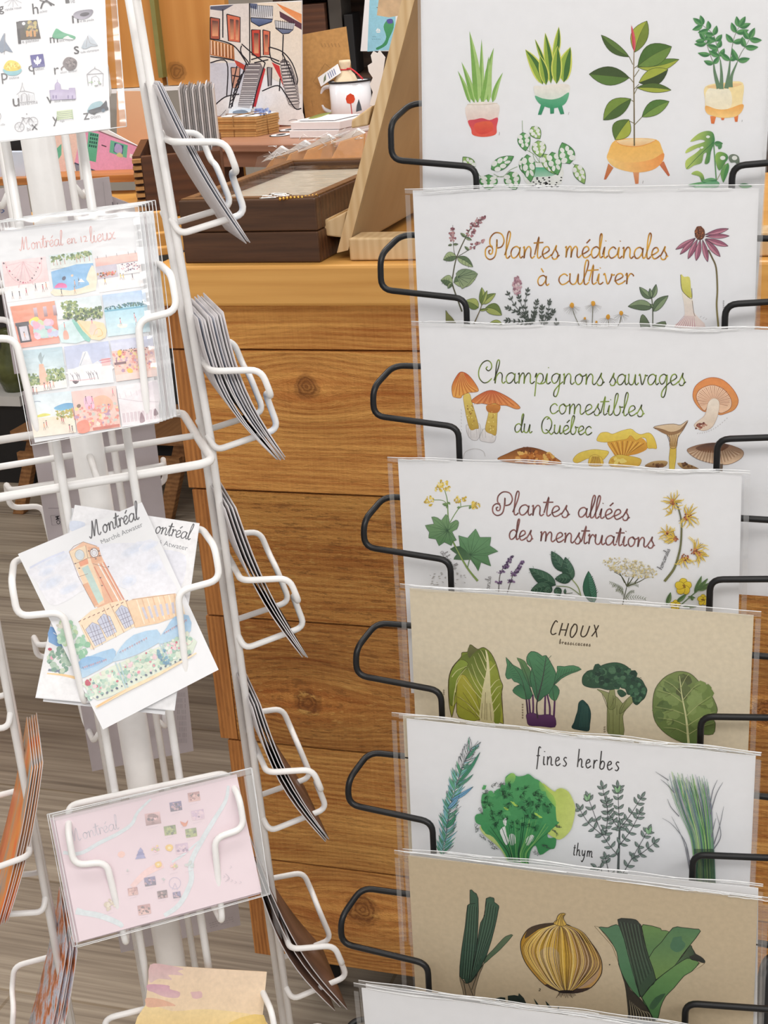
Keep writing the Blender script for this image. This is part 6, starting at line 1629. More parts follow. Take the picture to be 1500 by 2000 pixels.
    c.rect(0, 0, 100, 26, G(206, 212, 236), G(216, 218, 236)); c.rect(0, 26, 100, 100, G(240, 196, 186), G(240, 206, 190)); c.cloud(2, 30, 98, 78, 90, 14, pk); c.cloud(20, 24, 98, 32, 20, 5, [G(90, 70, 80)]); c.rect(2, 54, 30, 60, G(120, 80, 90)); c.people([(8, 48), (60, 52), (60, 62)], ((220, 50, 70), (110, 60, 80))); c.dots([(36, 78), (18, 32)], 20, [G(244, 200, 70)]); c.line([(66, 30), (66, 76)], 1.3, G(150, 110, 120)); c.rect(0, 84, 100, 100, G(242, 214, 206))
    c = Cell(a, (190, 1402), (496, 1370), (532, 1660), (236, 1696))
    c.rect(0, 0, 100, 60, G(216, 232, 240), G(236, 240, 240)); c.rect(0, 56, 100, 100, G(244, 228, 204), G(246, 234, 220)); c.poly([(4, 54), (30, 46), (46, 52)], G(226, 222, 96)); c.poly([(56, 36), (80, 28), (100, 30), (100, 40), (70, 44)], G(90, 160, 210), G(120, 190, 226)); c.cloud(60, 44, 98, 62, 40, 11, [G(200, 180, 70), G(180, 160, 70), G(160, 170, 90)]); c.poly([(4, 58), (16, 62), (6, 76)], G(130, 190, 220)); c.line([(98, 40), (100, 70)], 1.6, G(214, 130, 90)); c.people([(70, 60), (74, 62), (86, 82), (92, 86), (34, 66), (28, 70)]); c.line([(4, 18), (20, 16), (28, 18)], .8, G(90, 110, 150))
    c = Cell(a, (496, 1376), (806, 1336), (842, 1622), (542, 1666))
    c.rect(0, 0, 100, 100, G(240, 206, 200), G(240, 196, 180)); c.poly([(44, 26), (70, 18), (88, 34), (84, 56), (54, 60)], G(240, 190, 160), G(236, 170, 140)); c.cloud(2, 40, 98, 96, 80, 16, pk + [G(240, 150, 130), G(206, 206, 196)]); c.poly([(26, 20), (44, 18), (46, 46), (28, 46)], G(240, 190, 214)); c.people([(30, 18), (44, 20), (40, 36), (78, 44), (92, 8)], ((120, 80, 100), (226, 100, 130))); c.dots([(12, 36), (10, 84), (50, 84)], 18, [G(130, 100, 80), G(240, 226, 210)]); c.poly([(2, 76), (26, 72), (28, 98), (4, 100)], G(236, 140, 116)); c.rect(36, 92, 98, 99, G(206, 110, 90))
    c = Cell(a, (812, 1336), (1098, 1292), (1112, 1590), (852, 1622))
    c.rect(0, 0, 100, 100, G(240, 234, 238), G(236, 226, 230)); c.poly([(30, 28), (96, 2), (100, 60), (60, 50), (0, 38)], G(222, 214, 222), G(240, 232, 236)); c.line([(0, 30), (50, 44), (100, 52)], 1, G(200, 186, 196))
    for i in range(9): c.rect(6 + i * 10, 68 - i * 0, 11 + i * 10, 90, G(222, 206, 212), None, edge=G(190, 170, 180), ew=.6)
    for i in range(6): c.line([(4 + i * 14, 18), (6 + i * 14, 30)], .7, G(206, 194, 204))
    c.people([(54, 74), (92, 70)], ((110, 70, 90),)); c.poly([(54, 70), (62, 92), (48, 94)], G(150, 120, 130)); c.poly([(90, 66), (98, 80), (86, 82)], G(130, 100, 110))

def art_market(a):
    a.map(0, 840, 3.2609)
    a.text('Montréal', 578, 690, 888, 565, 50, 2.4, G(40, 40, 46), G(90, 90, 96), slant=.25)
    a.sans('Marché Atwater', 650, 728, 912, 612, G(128, 130, 136))
    sky = [G(214, 222, 238), G(226, 228, 238), G(206, 216, 236), G(220, 222, 236)]
    a.poly([(185, 880), (420, 770), (560, 730), (900, 720), (990, 760), (1060, 900), (1120, 1040), (860, 1080), (780, 1000), (560, 1010), (420, 1090), (320, 1110), (240, 980)], G(228, 230, 240), G(234, 234, 240))
    for x, y, rx, ry in ((350, 830, 130, 36), (300, 900, 60, 30), (330, 970, 90, 40), (860, 760, 120, 40), (950, 740, 70, 30), (820, 960, 60, 40), (440, 1010, 70, 30), (980, 870, 60, 40), (520, 760, 90, 28)):
        for q in (1.0, .8, .6, .4):
            c = mixc(G(229, 231, 240), G(208, 218, 237), 1.1 - q)
            a.ell(x + a.seed.uniform(-8, 8), y, rx * q, ry * q, c, -25, 14, .12)
    a.line([(190, 878), (300, 820), (410, 775)], 4, G(212, 218, 238))
    # tower
    br, lt_, tl = G(224, 166, 128), G(238, 214, 180), G(178, 204, 200)
    a.poly([(440, 775), (530, 712), (615, 740), (640, 790), (790, 1095), (720, 1110), (620, 1130), (560, 980)], G(232, 184, 148), G(226, 170, 134), sm=False)
    a.poly([(440, 775), (545, 735), (640, 990), (665, 1100), (605, 1130), (520, 960)], lt_, G(236, 200, 164), sm=False)
    a.poly([(520, 880), (560, 860), (660, 1080), (620, 1110), (560, 960)], tl, G(186, 212, 200), sm=False); a.poly([(525, 985), (600, 1120), (630, 1115), (560, 970)], br, None, sm=False)
    a.poly([(500, 840), (556, 815), (564, 850), (512, 870)], G(232, 150, 110), None, sm=False); a.poly([(560, 745), (630, 745), (650, 830), (585, 850)], br, None, sm=False)
    for q in ([(640, 850), (780, 1090)], [(600, 870), (720, 1100)], [(660, 840), (790, 1080)]): a.line(q, 2.2, G(216, 130, 96))
    a.line([(625, 850), (760, 1095)], 2.4, G(240, 232, 226)); a.line([(650, 845), (780, 1085)], 1.2, G(240, 232, 226))
    a.ell(508, 795, 30, 34, G(206, 216, 222), -15, 14, edge=G(170, 150, 140)); a.ell(600, 782, 26, 30, G(236, 234, 236), -15, 14, edge=G(110, 90, 90), ew=1.2); a.ell(600, 782, 16, 18, G(224, 224, 230), 0, 10, edge=G(150, 130, 130))
    ol = G(150, 110, 92)
    for q in ([(440, 775), (470, 740), (530, 712), (620, 740)], [(470, 855), (560, 815), (650, 800)], [(500, 935), (560, 915)], [(545, 735), (560, 815)], [(590, 850), (690, 880)], [(440, 775), (500, 935), (605, 1130)]): a.line(q, .9, ol, sm=False)
    for x, y in ((565, 770), (585, 760), (630, 770), (635, 800), (610, 820), (480, 850), (505, 880), (690, 870), (640, 940), (650, 990)): a.ell(x, y, 6, 4, G(96, 74, 70))
    # market hall
    hl, hs = G(240, 214, 180), G(232, 196, 156)
    a.poly([(500, 1220), (580, 1150), (700, 1100), (800, 1080), (860, 1250), (580, 1400), (540, 1310)], hl, G(240, 220, 190), sm=False); a.poly([(800, 1095), (850, 1075), (980, 1055), (1120, 1040), (1175, 1170), (1010, 1230), (860, 1260)], G(238, 208, 172), hs, sm=False)
    for i in range(9): a.line([(870 + i * 34, 1080 - i * 5), (920 + i * 32, 1235 - i * 8)], 2.2, G(226, 180, 138) if i % 2 else G(244, 226, 200))
    for i in range(7): a.poly([(900 + i * 38, 1130 - i * 6), (916 + i * 38, 1126 - i * 6), (944 + i * 34, 1200 - i * 7), (930 + i * 34, 1206 - i * 7)], G(200, 196, 210), None, sm=False)
    for x, y, w_ in ((545, 1270, 86), (620, 1215, 80), (735, 1160, 76)):
        a.poly([(x, y), (x + w_ * .5, y - 46), (x + w_, y - 28), (x + w_ + 44, y + 70), (x + 62, y + 106)], G(186, 192, 214), G(206, 208, 224), sm=False, edge=G(130, 120, 140))
        for i in range(1, 4): a.line([(x + w_ * i / 4, y - 30), (x + 55 + w_ * i / 4 * .8, y + 98)], .9, G(110, 104, 130))
        for i in range(1, 4): a.line([(x + 14 * i, y + 26 * i), (x + w_ + 11 * i, y - 28 + 25 * i)], .9, G(110, 104, 130))
    for i in range(11): a.line([(500 + i * 30, 1222 - i * 13), (515 + i * 30, 1212 - i * 13)], 1.6, G(150, 104, 84))
    for q in ([(520, 1240), (600, 1400)], [(660, 1130), (740, 1320)], [(700, 1105), (790, 1290)], [(800, 1085), (860, 1250)], [(840, 1080), (1115, 1042)]): a.line(q, 1, G(190, 140, 104))
    # trees
    a.cloud(420, 1290, 60, 70, 36, 18, [G(170, 206, 178), G(150, 196, 164), G(196, 220, 196), G(180, 206, 160)], 20); a.cloud(520, 1380, 44, 70, 30, 18, [G(150, 198, 166), G(130, 186, 150), G(186, 216, 190)], 20); a.cloud(400, 1240, 50, 20, 20, 9, [G(200, 196, 180), G(220, 214, 200)])
    # awnings
    b1, b2 = G(150, 192, 226), G(180, 210, 232)
    a.poly([(505, 1480), (560, 1445), (720, 1390), (735, 1440), (720, 1475), (540, 1575), (520, 1560)], b1, b2, k=2); a.poly([(735, 1440), (770, 1380), (850, 1305), (1000, 1270), (1020, 1330), (1010, 1355), (870, 1430), (725, 1475)], G(166, 202, 230), b2, k=2); a.poly([(1010, 1330), (1060, 1260), (1110, 1190), (1200, 1180), (1215, 1280), (1120, 1330), (1020, 1362)], b1, b2, k=2)
    a.poly([(500, 1480), (560, 1440), (680, 1460), (540, 1530)], G(126, 176, 220), b1, k=2)
    tx = G(200, 130, 130)
    for x0, y0, x1, y1 in ((520, 1520, 680, 1465), (760, 1420, 940, 1325), (1040, 1300, 1190, 1210)):
        for i in range(12):
            q = i / 12
            a.line([(x0 + (x1 - x0) * q, y0 + (y1 - y0) * q), (x0 + (x1 - x0) * q + 8, y0 + (y1 - y0) * q - 12), (x0 + (x1 - x0) * q + 10, y0 + (y1 - y0) * q + 2)], .9, tx if i % 3 else G(120, 120, 160))
    # flower stalls
    fl = [G(176, 206, 186), G(206, 222, 200), G(220, 226, 206), G(150, 190, 172), G(230, 200, 206), G(226, 232, 222), G(190, 214, 200)]
    a.poly([(535, 1600), (720, 1500), (1015, 1380), (1210, 1310), (1225, 1420), (820, 1640), (620, 1720), (545, 1640)], G(214, 226, 208), G(222, 230, 214), k=2)
    for x0, x1, yy, n in ((550, 800, 1610, 90), (780, 1040, 1500, 100), (1050, 1215, 1400, 70)):
        for _ in range(n):
            x = a.seed.uniform(x0, x1)
            y = 1655 - (x - 560) * .47 + a.seed.uniform(-66, 66)
            a.dots([(x, y)], 13, fl)
            if a.seed.random() < .16: a.dots([(x, y)], 8, [G(222, 140, 156), G(200, 90, 110), G(110, 150, 150)])
    for q in ([(735, 1480), (800, 1640)], [(760, 1480), (815, 1640)], [(1015, 1360), (1085, 1505)], [(1035, 1360), (1090, 1500)]): a.line(q, 2, G(180, 206, 216))
    a.cloud(1040, 1440, 30, 70, 24, 10, [G(90, 140, 170), G(110, 160, 180)], -25); a.dots([(556, 1608), (560, 1612)], 16, [G(190, 60, 90)])
    for i in range(20): a.dots([(620 + i * 31, 1700 - i * 14)], 8, [G(120, 140, 150), G(96, 110, 130), G(60, 80, 110)])
    a.line([(610, 1765), (800, 1660), (1000, 1560), (1250, 1420)], 9, G(244, 216, 176), (.5, 1, .3)); a.line([(620, 1760), (800, 1655)], 4, G(236, 190, 130), (1, .2))
def R_c(a, L): return a.seed.choice(L)
def art_market_b(a):
    a.map(0, 840, 3.2609)
    a.poly([(478, 478), (1266, 596), (1108, 1782), (230, 1700)], G(236, 236, 239), G(238, 238, 240), sm=False)
    a.text('ontréal', 985, 655, 1210, 700, 46, 2.0, G(44, 44, 50), G(96, 96, 100), slant=.1)
    a.sans('é Atwater', 1008, 728, 1192, 768, G(128, 130, 136))
    a.poly([(1000, 770), (1180, 800), (1150, 1000), (1060, 900)], G(228, 230, 240), G(232, 232, 240)); a.poly([(450, 580), (540, 590), (520, 640), (450, 640)], G(214, 222, 238))
    a.poly([(320, 1250), (380, 1290), (460, 1380), (420, 1390), (310, 1350)], G(90, 146, 206), G(130, 176, 222), k=2); a.line([(340, 1290), (370, 1310)], 1.4, G(240, 240, 246))
    a.cloud(380, 1460, 80, 80, 60, 16, [G(176, 200, 180), G(140, 176, 156), G(206, 220, 196), G(120, 160, 140)]); a.dots([(318, 1396)], 14, [G(190, 50, 80)]); a.dots([(315, 1430), (330, 1450)], 10, [G(236, 170, 190)])
    a.poly([(310, 1520), (400, 1530), (395, 1545), (305, 1535)], G(120, 130, 150), None, sm=False); a.line([(300, 1550), (400, 1560), (490, 1580)], 6, G(244, 206, 150), (.4, 1))

def art_map(a):
    a.map(0, 1400, 2.6786)
    rv = G(210, 222, 226)
    for q, w_ in (([(330, 710), (420, 714), (520, 660), (620, 610), (690, 560), (720, 500), (790, 430)], 8), ([(395, 1020), (520, 1040), (620, 1080), (640, 1100)], 12), ([(860, 1040), (940, 980), (1000, 860), (1000, 760), (1060, 640), (1120, 540), (1180, 440), (1195, 360)], 11), ([(900, 760), (960, 720), (1040, 650)], 5), ([(400, 1010), (470, 1030)], 12)):
        a.line(q, w_, rv, (.8, 1.2, .5))
    a.line([(690, 890), (760, 820), (850, 770)], 16, G(242, 200, 196), (.6, 1)); a.dots([(635, 720)], 26, [G(240, 190, 176)])
    a.text('Montréal', 372, 660, 625, 585, 34, 1.2, G(176, 172, 186), G(200, 196, 206))
    R_ = a.seed
    for x, y, w_, kind in ((800, 535, 44, 0), (920, 470, 34, 1), (1015, 420, 34, 2), (1035, 515, 36, 3), (890, 595, 34, 4), (1000, 608, 32, 4), (952, 690, 36, 3), (735, 725, 28, 5), (785, 862, 32, 1), (915, 870, 30, 6), (695, 915, 28, 2), (850, 930, 28, 7), (755, 1010, 36, 2), (565, 985, 46, 8), (990, 775, 30, 9), (815, 690, 26, 10), (960, 552, 20, 11), (885, 685, 20, 12), (828, 772, 18, 12), (910, 785, 30, 10), (925, 932, 22, 1), (855, 850, 12, 9), (670, 805, 12, 9)):
        pal = ([(236, 190, 190), (150, 110, 110), (90, 70, 80)], [(120, 110, 160), (80, 70, 90), (190, 150, 160)], [(170, 110, 110), (226, 180, 170), (100, 70, 70)], [(200, 170, 196), (226, 196, 206), (150, 120, 150)], [(110, 130, 70), (170, 180, 100), (80, 90, 60)], [(140, 140, 190), (110, 110, 170)], [(206, 200, 220), (190, 180, 206)], [(60, 40, 50), (190, 150, 150), (100, 60, 60)], [(226, 214, 190), (206, 190, 160)], [(206, 206, 206), (190, 206, 200)], [(236, 206, 110), (190, 190, 150), (240, 190, 190)], [(206, 110, 80), (230, 140, 90)], [(240, 196, 80), (226, 170, 60)])[kind]
        pal = [G(*p) for p in pal]
        if kind in (0, 1, 2, 3, 4, 7): a.poly([(x - w_, y - w_ * .6), (x + w_ * .8, y - w_ * .9), (x + w_, y + w_ * .5), (x - w_ * .8, y + w_ * .8)], pal[0], pal[1], sm=False)
        if kind == 6: a.line([(x + w_ * math.cos(i * .42), y + w_ * math.sin(i * .42)) for i in range(16)], 1, pal[1]); a.line([(x, y), (x - 14, y + 34)], 1, pal[1]); a.line([(x, y), (x + 14, y + 34)], 1, pal[1])
        elif kind == 5: [a.poly([(x - w_ + i * 6, y + 20 - i * 18), (x, y - 30 - i * 6), (x + w_ - i * 6, y + 14 - i * 18)], pal[i % 2], None, sm=False) for i in range(3)]
        elif kind == 12: a.ell(x, y, w_, w_ * .9, pal[0], 0, 12, .1); a.ell(x, y, w_ * .4, w_ * .35, G(244, 226, 170))
        elif kind == 11: a.poly([(x - 18, y - 6), (x + 10, y + 4), (x + 24, y - 14), (x + 16, y + 16), (x, y + 22)], pal[0], pal[1], k=2)
        else: a.cloud(x, y, w_ * .8, w_ * .6, 14, w_ * .2, pal, -12)
        if kind not in (5, 6, 12): a.line([(x - w_ * .7, y + w_ + 8), (x + w_ * .6, y + w_ * .7 + 6)], .6, G(206, 190, 200))
    for x, y in ((1205, 780), (1190, 840), (1170, 830), (1210, 850), (1255, 860), (1230, 860)): a.line([(x, y), (x + 8, y + 6), (x - 4, y + 12)], .8, G(190, 176, 186))
    a.line([(1180, 820), (1200, 845), (1178, 862)], 1, G(180, 166, 178))

def art_sunset(a):
    a.map(0, 1400, 2.6786)
    a.poly([(785, 1296), (1396, 1336), (1360, 1720), (735, 1720)], G(232, 204, 172), G(240, 210, 166), sm=False)
    a.poly([(760, 1510), (900, 1540), (1100, 1530), (1380, 1580), (1358, 1720), (735, 1720)], G(240, 212, 150), G(236, 196, 110), k=3)
    a.poly([(785, 1298), (860, 1296), (960, 1318), (930, 1330), (960, 1352), (880, 1350), (900, 1376), (830, 1370), (782, 1390)], G(214, 172, 172), G(216, 184, 180), k=3)
    a.poly([(775, 1400), (880, 1405), (890, 1425), (940, 1440), (930, 1470), (860, 1465), (800, 1440), (772, 1430)], G(206, 150, 170), G(216, 176, 176), k=3)
    a.poly([(768, 1470), (850, 1480), (920, 1510), (870, 1514), (780, 1520), (762, 1500)], G(226, 172, 140), None, k=3); a.ell(1028, 1455, 34, 20, G(222, 178, 176), 5, 12, .2)
    a.poly([(1200, 1600), (1380, 1560), (1360, 1720), (1150, 1720)], G(232, 196, 96), G(226, 186, 90), k=3)

M_pinkcard = plain('pale_pink_card', rgb(234, 218, 224), 0.6, 0.012, 60, spec=0.3)
M_peach = plain('peach_card', rgb(232, 204, 172), 0.6, 0.02, 60, spec=0.3)
pA = lean(0, FY[1] + 0.215, 0.014, 0.30)
card(pA, [(-46, -150), (198, -178), (216, 252), (-38, 280)], M_paper, 'white alphabet picture card in a clear sleeve, highest on the white spinner', art=art_alpha, artz=0.0003, wash=0.16, sleeve=[(-52, -170), (212, -200), (247, 248), (-42, 284)], th=0.002)
pB0 = lean(0, FY[1], 0.028, 0.30)
for k in range(5):
    pl = lean(0, FY[1], 0.0215 - 0.0042 * k, 0.30)
    dx, dy = 7 + 6.5 * k, -3 - 2.2 * k
    card(pl, [(-14 + dx, 457 + dy), (266 + dx, 423 + dy), (311 + dx, 826 + dy), (68 + dx, 864 + dy)], M_paper if k != 2 else M_paper_back, 'white card in a clear sleeve stacked behind the Montréal en 12 lieux card', th=0.0018, rim=False, group='sleeved cards behind the Montréal en 12 lieux card', sleeve=[(-20 + dx, 440 + dy), (270 + dx, 404 + dy), (318 + dx, 822 + dy), (62 + dx, 868 + dy)])
card(pB0, [(-14, 457), (265, 423), (311, 826), (68, 864)], M_paper, 'white card titled Montréal en 12 lieux with twelve small pictures', art=art_12, wash=0.16, sleeve=[(-20, 434), (270, 404), (318, 822), (60, 870)], th=0.0018)
pC = lean(0, FY[2], 0.012, 0.36)
pC0 = lean(0, FY[2], 0.024, 0.36); pC1 = lean(0, FY[2], 0.018, 0.36)
card(pC, [(140, 992), (382, 1030), (322, 1396), (84, 1370)], M_paper, 'rearmost white postcard in the pocket with the Marché Atwater postcards', cat='postcard', name='postcard')
card(pC1, [(146, 986), (390, 1022), (341, 1388), (69, 1363)], M_paper, 'Marché Atwater postcard leaning left, mostly hidden by the one in front', cat='postcard', name='postcard', art=art_market_b, wash=0.1)
card(pC0, [(35, 1082), (277, 981), (427, 1308), (201, 1425)], M_paper, 'watercolour postcard of a clock tower titled Montréal Marché Atwater, tilted right', cat='postcard', name='postcard', art=art_market, wash=0.14)
pD = lean(0, FY[3], 0.030, 0.36)
for k in range(2):
    pl = lean(0, FY[3], 0.0235 - 0.006 * k, 0.36)
    q = 4 + 4 * k
    card(pl, [(106 - q, 1598), (462 - q, 1514), (512 - q, 1746), (153 - q, 1842 - k)], M_pinkcard, 'pink Montréal map card stacked behind the foremost pink one', th=0.0016, group='pink map cards in one pocket', sleeve=[(100 - q, 1590), (492, 1500), (526, 1744), (150 - q, 1848)])
card(pD, [(107, 1598), (462, 1512), (511, 1742), (155, 1839)], M_pinkcard, 'foremost pale pink Montréal map card with tiny pictures and blue rivers', art=art_map, wash=0.34, th=0.0012, sleeve=[(103, 1592), (490, 1499), (527, 1746), (152, 1849)])
pE = lean(0, FY[4], 0.020, 0.36)
card(pE, [(293, 1884), (521, 1898), (494, 2160), (262, 2160)], M_peach, 'peach and yellow sunset card at the bottom of the white spinner', art=art_sunset, wash=0.12)

# stacks seen edge-on in the side pockets
M_front_blue = plain('blue_picture_card', rgb(70, 96, 130), 0.5, 0.3, 20)
M_front_brown = plain('brown_picture_card', rgb(104, 74, 58), 0.5, 0.4, 26)
M_front_orange = NT('orange_sunset_picture')
_o = M_front_orange.obj(); _f = M_front_orange.noise(M_front_orange.scale(_o, (30, 12, 1)), 1.0, 3)
M_front_orange.bsdf(M_front_orange.ramp(_f, [(0.3, rgb(120, 160, 170)), (0.48, rgb(226, 150, 80)), (0.62, rgb(232, 120, 70)), (0.75, rgb(240, 190, 110))]), 0.45)
M_front_orange = M_front_orange.m
M_front_mixed = NT('autumn_street_picture')
_o = M_front_mixed.obj(); _f = M_front_mixed.noise(_o, 38, 5, 0.65)
M_front_mixed.bsdf(M_front_mixed.ramp(_f, [(0.3, rgb(70, 60, 56)), (0.45, rgb(206, 120, 66)), (0.55, rgb(196, 200, 214)), (0.68, rgb(120, 110, 70)), (0.8, rgb(230, 196, 120))]), 0.45)
M_front_mixed = M_front_mixed.m
def stack(face, y0, n, w_, h, tilt, gap, base, top, fronts, label, group, bend=0.0, th=0.0007, fan=0.0, cat='postcard', xo=0.0, each=None, backs=None):
    for k in range(n):
        o = base + gap * k
        fr0 = FACE[face].sub(xo + RND.uniform(-.002, .002), y0 - 0.082 + RND.uniform(-.002, .002), HBf(FACE[face], y0) + o, rx=-(tilt - fan * k), rz=RND.uniform(-.012, .012))
        bd = bend * (1 - .35 * k / max(1, n - 1))
        def fn(u, v):
            return ((u - .5) * w_, v * h, -bd * math.sin(v * math.pi) * 1.0 - bd * .5 * (v ** 2) * ((u - .5) * 2) * 0)
        m = MB(); m.sm = True
        m.sheet(lambda u, v: fn(u, v), 2, 10, th)
        nf = 2 * 10
        half = 0
        for i, f in enumerate(m.f):
            if i < 40: m.mi[i] = 0 if i % 2 == 0 else 1
            else: m.mi[i] = 1
        fm = fronts[k % len(fronts)]
        bm = (backs or [M_paper_back])[k % len(backs or [1])]
        o_ = m.build('postcard', [fm, bm], frame=fr0)
        lb = each[k] if each else label
        tag(o_, lb, cat, None if each else group)
stack(1, RY[1], 4, 0.10, 0.136, 0.40, 0.0011, 0.053, 0, [M_front_blue], 'white backed postcard in the topmost right-hand pocket of the white spinner', 'postcards in the top right pocket', bend=0.004, th=0.0007, fan=0.004)
stack(1, RY[2], 9, 0.105, 0.130, 0.37, 0.0011, 0.049, 0, [M_front_blue, M_paper, M_dark, M_paper_back], 'white backed postcard in the thick bowed stack level with the counter edge', 'postcards in the thick stack', bend=0.012, fan=0.012, th=0.0009)
stack(1, RY[3], 4, 0.105, 0.150, 0.33, 0.0014, 0.050, 0, [M_front_brown, M_dark], 'postcard in the third right-hand pocket of the white spinner', 'postcards in the third right pocket', bend=0.008, fan=0.010, th=0.0009)
stack(1, RY[4], 4, 0.105, 0.150, 0.33, 0.0013, 0.050, 0, [M_front_brown, M_dark, M_front_brown, M_front_brown], 'postcard in the fourth right-hand pocket of the white spinner', 'postcards in the fourth right pocket', bend=0.010, fan=0.008, th=0.0009)
stack(1, RY[5], 3, 0.105, 0.150, 0.36, 0.0058, 0.040, 0, [M_front_brown], 'brown picture postcard in the lowest visible right-hand pocket', 'postcards in the lowest right pocket', bend=0.010, fan=-0.01, th=0.0009)
stack(3, RY[5] + 0.165, 5, 0.105, 0.148, 0.36, 0.0022, 0.034, 0, [M_front_orange], 'orange sunset postcard in the left-hand pocket of the white spinner', 'sunset postcards on the left face', bend=0.004)
stack(3, RY[6] + 0.165, 4, 0.105, 0.148, 0.36, 0.0026, 0.034, 0, [M_front_mixed], 'autumn street postcard at the lower left edge of the white spinner', 'autumn postcards on the left face', bend=0.004)

# backs of the large cards in the far face of the spinner
def far(y0, off=0.012, tilt=0.22):
    return FACE[2].sub(0, y0, HB + off, rx=-tilt)
def scribble(a, x0, y0, x1, y1, rows, dx, dy, w_=.8, col=None):
    for r0 in range(rows):
        n = 9
        for i in range(n):
            if a.seed.random() < .15: continue
            u, v = i / n, (i + .75) / n
            a.line([(x0 + (x1 - x0) * u + dx * r0, y0 + (y1 - y0) * u + dy * r0), (x0 + (x1 - x0) * v + dx * r0, y0 + (y1 - y0) * v + dy * r0)], w_, col or G(150, 144, 150))
def artp0(a):
    a.map(0, 240, 4.1667)
    a.line([(10, 660), (36, 680), (8, 700), (34, 716), (10, 734)], 1.6, G(60, 90, 150))
def artp1(a):
    a.map(0, 240, 4.1667); scribble(a, 762, 550, 785, 700, 1, 14, 0, 1.4, G(96, 92, 98)); a.line([(838, 480), (862, 700)], .7, G(160, 154, 160))
def artp2(a):
    a.map(0, 240, 4.1667); scribble(a, 915, 645, 922, 690, 1, 0, 0, 2, G(110, 106, 112)); scribble(a, 955, 650, 960, 690, 1, 0, 0, 2, G(120, 116, 120))
def artm(a):
    a.map(0, 840, 3.2609)
    a.line([(308, 498), (382, 497)], .9, G(120, 116, 122)); a.line([(322, 545), (380, 543), (388, 602), (332, 606), (322, 545)], .9, G(130, 126, 132), sm=False)
    a.sans('MO', 352, 550, 362, 602, G(50, 48, 54), .01)
def artb(a):
    a.map(340, 960, 3.847); scribble(a, 20, 1510, 34, 1900, 6, 12, 0, .7)
def artl(a):
    a.map(400, 1440, 3.572); scribble(a, 30, 1300, 200, 1252, 3, 4, 14, .9)
card(far(0.34), [(-30, 372), (52, 362), (112, 720), (28, 730)], M_lilac, 'lilac grey card back with a small blue mark at the left edge of the photo', art=artp0, backart=True)
card(far(0.34, 0.020), [(205, 378), (262, 400), (306, 700), (236, 712)], M_lilac, 'lilac grey card back behind the right rods under the pink house picture', art=artp2, backart=True)
card(far(0.34, 0.016), [(112, 356), (213, 345), (268, 705), (164, 715)], M_lilac, 'lilac grey card back with vertical print, right of the spinner pole', art=artp1, backart=True)
card(far(0.0), [(44, 764), (291, 742), (340, 1150), (116, 1182)], M_lilac, 'tall lilac grey card back behind the spinner pole, level with its ring', art=artm, backart=True)
card(far(-0.22), [(118, 1160), (345, 1130), (378, 1466), (180, 1506)], M_lilac, 'lilac grey card back with tiny print, behind the Marché Atwater postcards', art=artb, backart=True)
card(far(-0.40), [(190, 1600), (440, 1560), (470, 1806), (236, 1860)], M_lilac, 'grey card back with tiny print lines behind the pink map card', art=artl, backart=True)
# ------------------------------------------------------------------ things on the counter
def hdir(px, py):
    r = ray(px, py); return Vector((r.x, r.y, 0)).normalized()
BXD = hdir(1167, -20)
wb_o = on_z(626, 513, ZTOP)
WB = flat(wb_o, kyaw - 0.02)
WH = 0.079
rl = WB.loc(on_z(509, 322, ZTOP + WH))
bw, bd_ = 0.187, 0.355
box = thing('display_box', 'dark walnut display box with a glass lid on the counter', 'box', WB)
H1 = WH * 0.5
m = MB(); m.box(-bw, 0, 0, bd_, 0.0, H1 - 0.0008); m.build('base_tray', M_walnut, box, bevel=0.002)
m = MB()
fw_ = 0.017
m.box(-bw, 0, 0, fw_, H1, WH); m.box(-bw, 0, bd_ - fw_, bd_, H1, WH); m.box(-bw, -bw + fw_, fw_, bd_ - fw_, H1, WH); m.box(-fw_, 0, fw_, bd_ - fw_, H1, WH)
lid = m.build('lid_frame', M_walnut, box, bevel=0.002)
m = MB()
m.box(-bw + 0.003, -0.003, 0.003, fw_ - 0.002, WH, WH + 0.002); m.box(-bw + 0.003, -0.003, bd_ - fw_ + 0.002, bd_ - 0.003, WH, WH + 0.002); m.box(-bw + 0.003, -bw + fw_ - 0.002, fw_, bd_ - fw_, WH, WH + 0.002); m.box(-fw_ + 0.002, -0.003, fw_, bd_ - fw_, WH, WH + 0.002)
m.build('rim', M_walnut_rim, lid)
M_reflect_lining = plain('beige_reflect_lining', rgb(206, 196, 178), 0.8, 0.04, 50)
m = MB(); m.box(-bw + fw_, -fw_, fw_, bd_ - fw_, H1, WH - 0.012); m.build('reflect_lining', M_reflect_lining, box)  # pale block raised under the glass, coloured to imitate the lid's reflection
M_glass = plastic('lid_glass', 0.02, 0.14)
m = MB(); m.add([(-bw + fw_, fw_, WH - 0.002), (-fw_, fw_, WH - 0.002), (-fw_, bd_ - fw_, WH - 0.002), (-bw + fw_, bd_ - fw_, WH - 0.002)], [(0, 1, 2, 3)])
m.build('glass_pane', M_glass, lid)
M_silver = plain('silver', rgb(220, 218, 214), 0.15, 0.05, 40, metal=1.0)
M_gold = plain('gold', rgb(226, 178, 92), 0.2, 0.05, 40, metal=1.0)
def on_lining(px, py):
    q = WB.loc(on_z(px, py, ZTOP + WH + 0.0005)); return q
q = on_lining(527, 386)
m = MB()
for dx, dy in ((0, 0), (0.012, 0.008), (0.004, 0.018)):
    m.tube(fillet([(q.x + dx - 0.012, q.y + dy - 0.006, q.z), (q.x + dx + 0.012, q.y + dy - 0.006, q.z + .001), (q.x + dx + 0.012, q.y + dy + 0.006, q.z), (q.x + dx - 0.012, q.y + dy + 0.006, q.z + .001)], 0.004, 3, True), 0.0014, 6, closed=True)
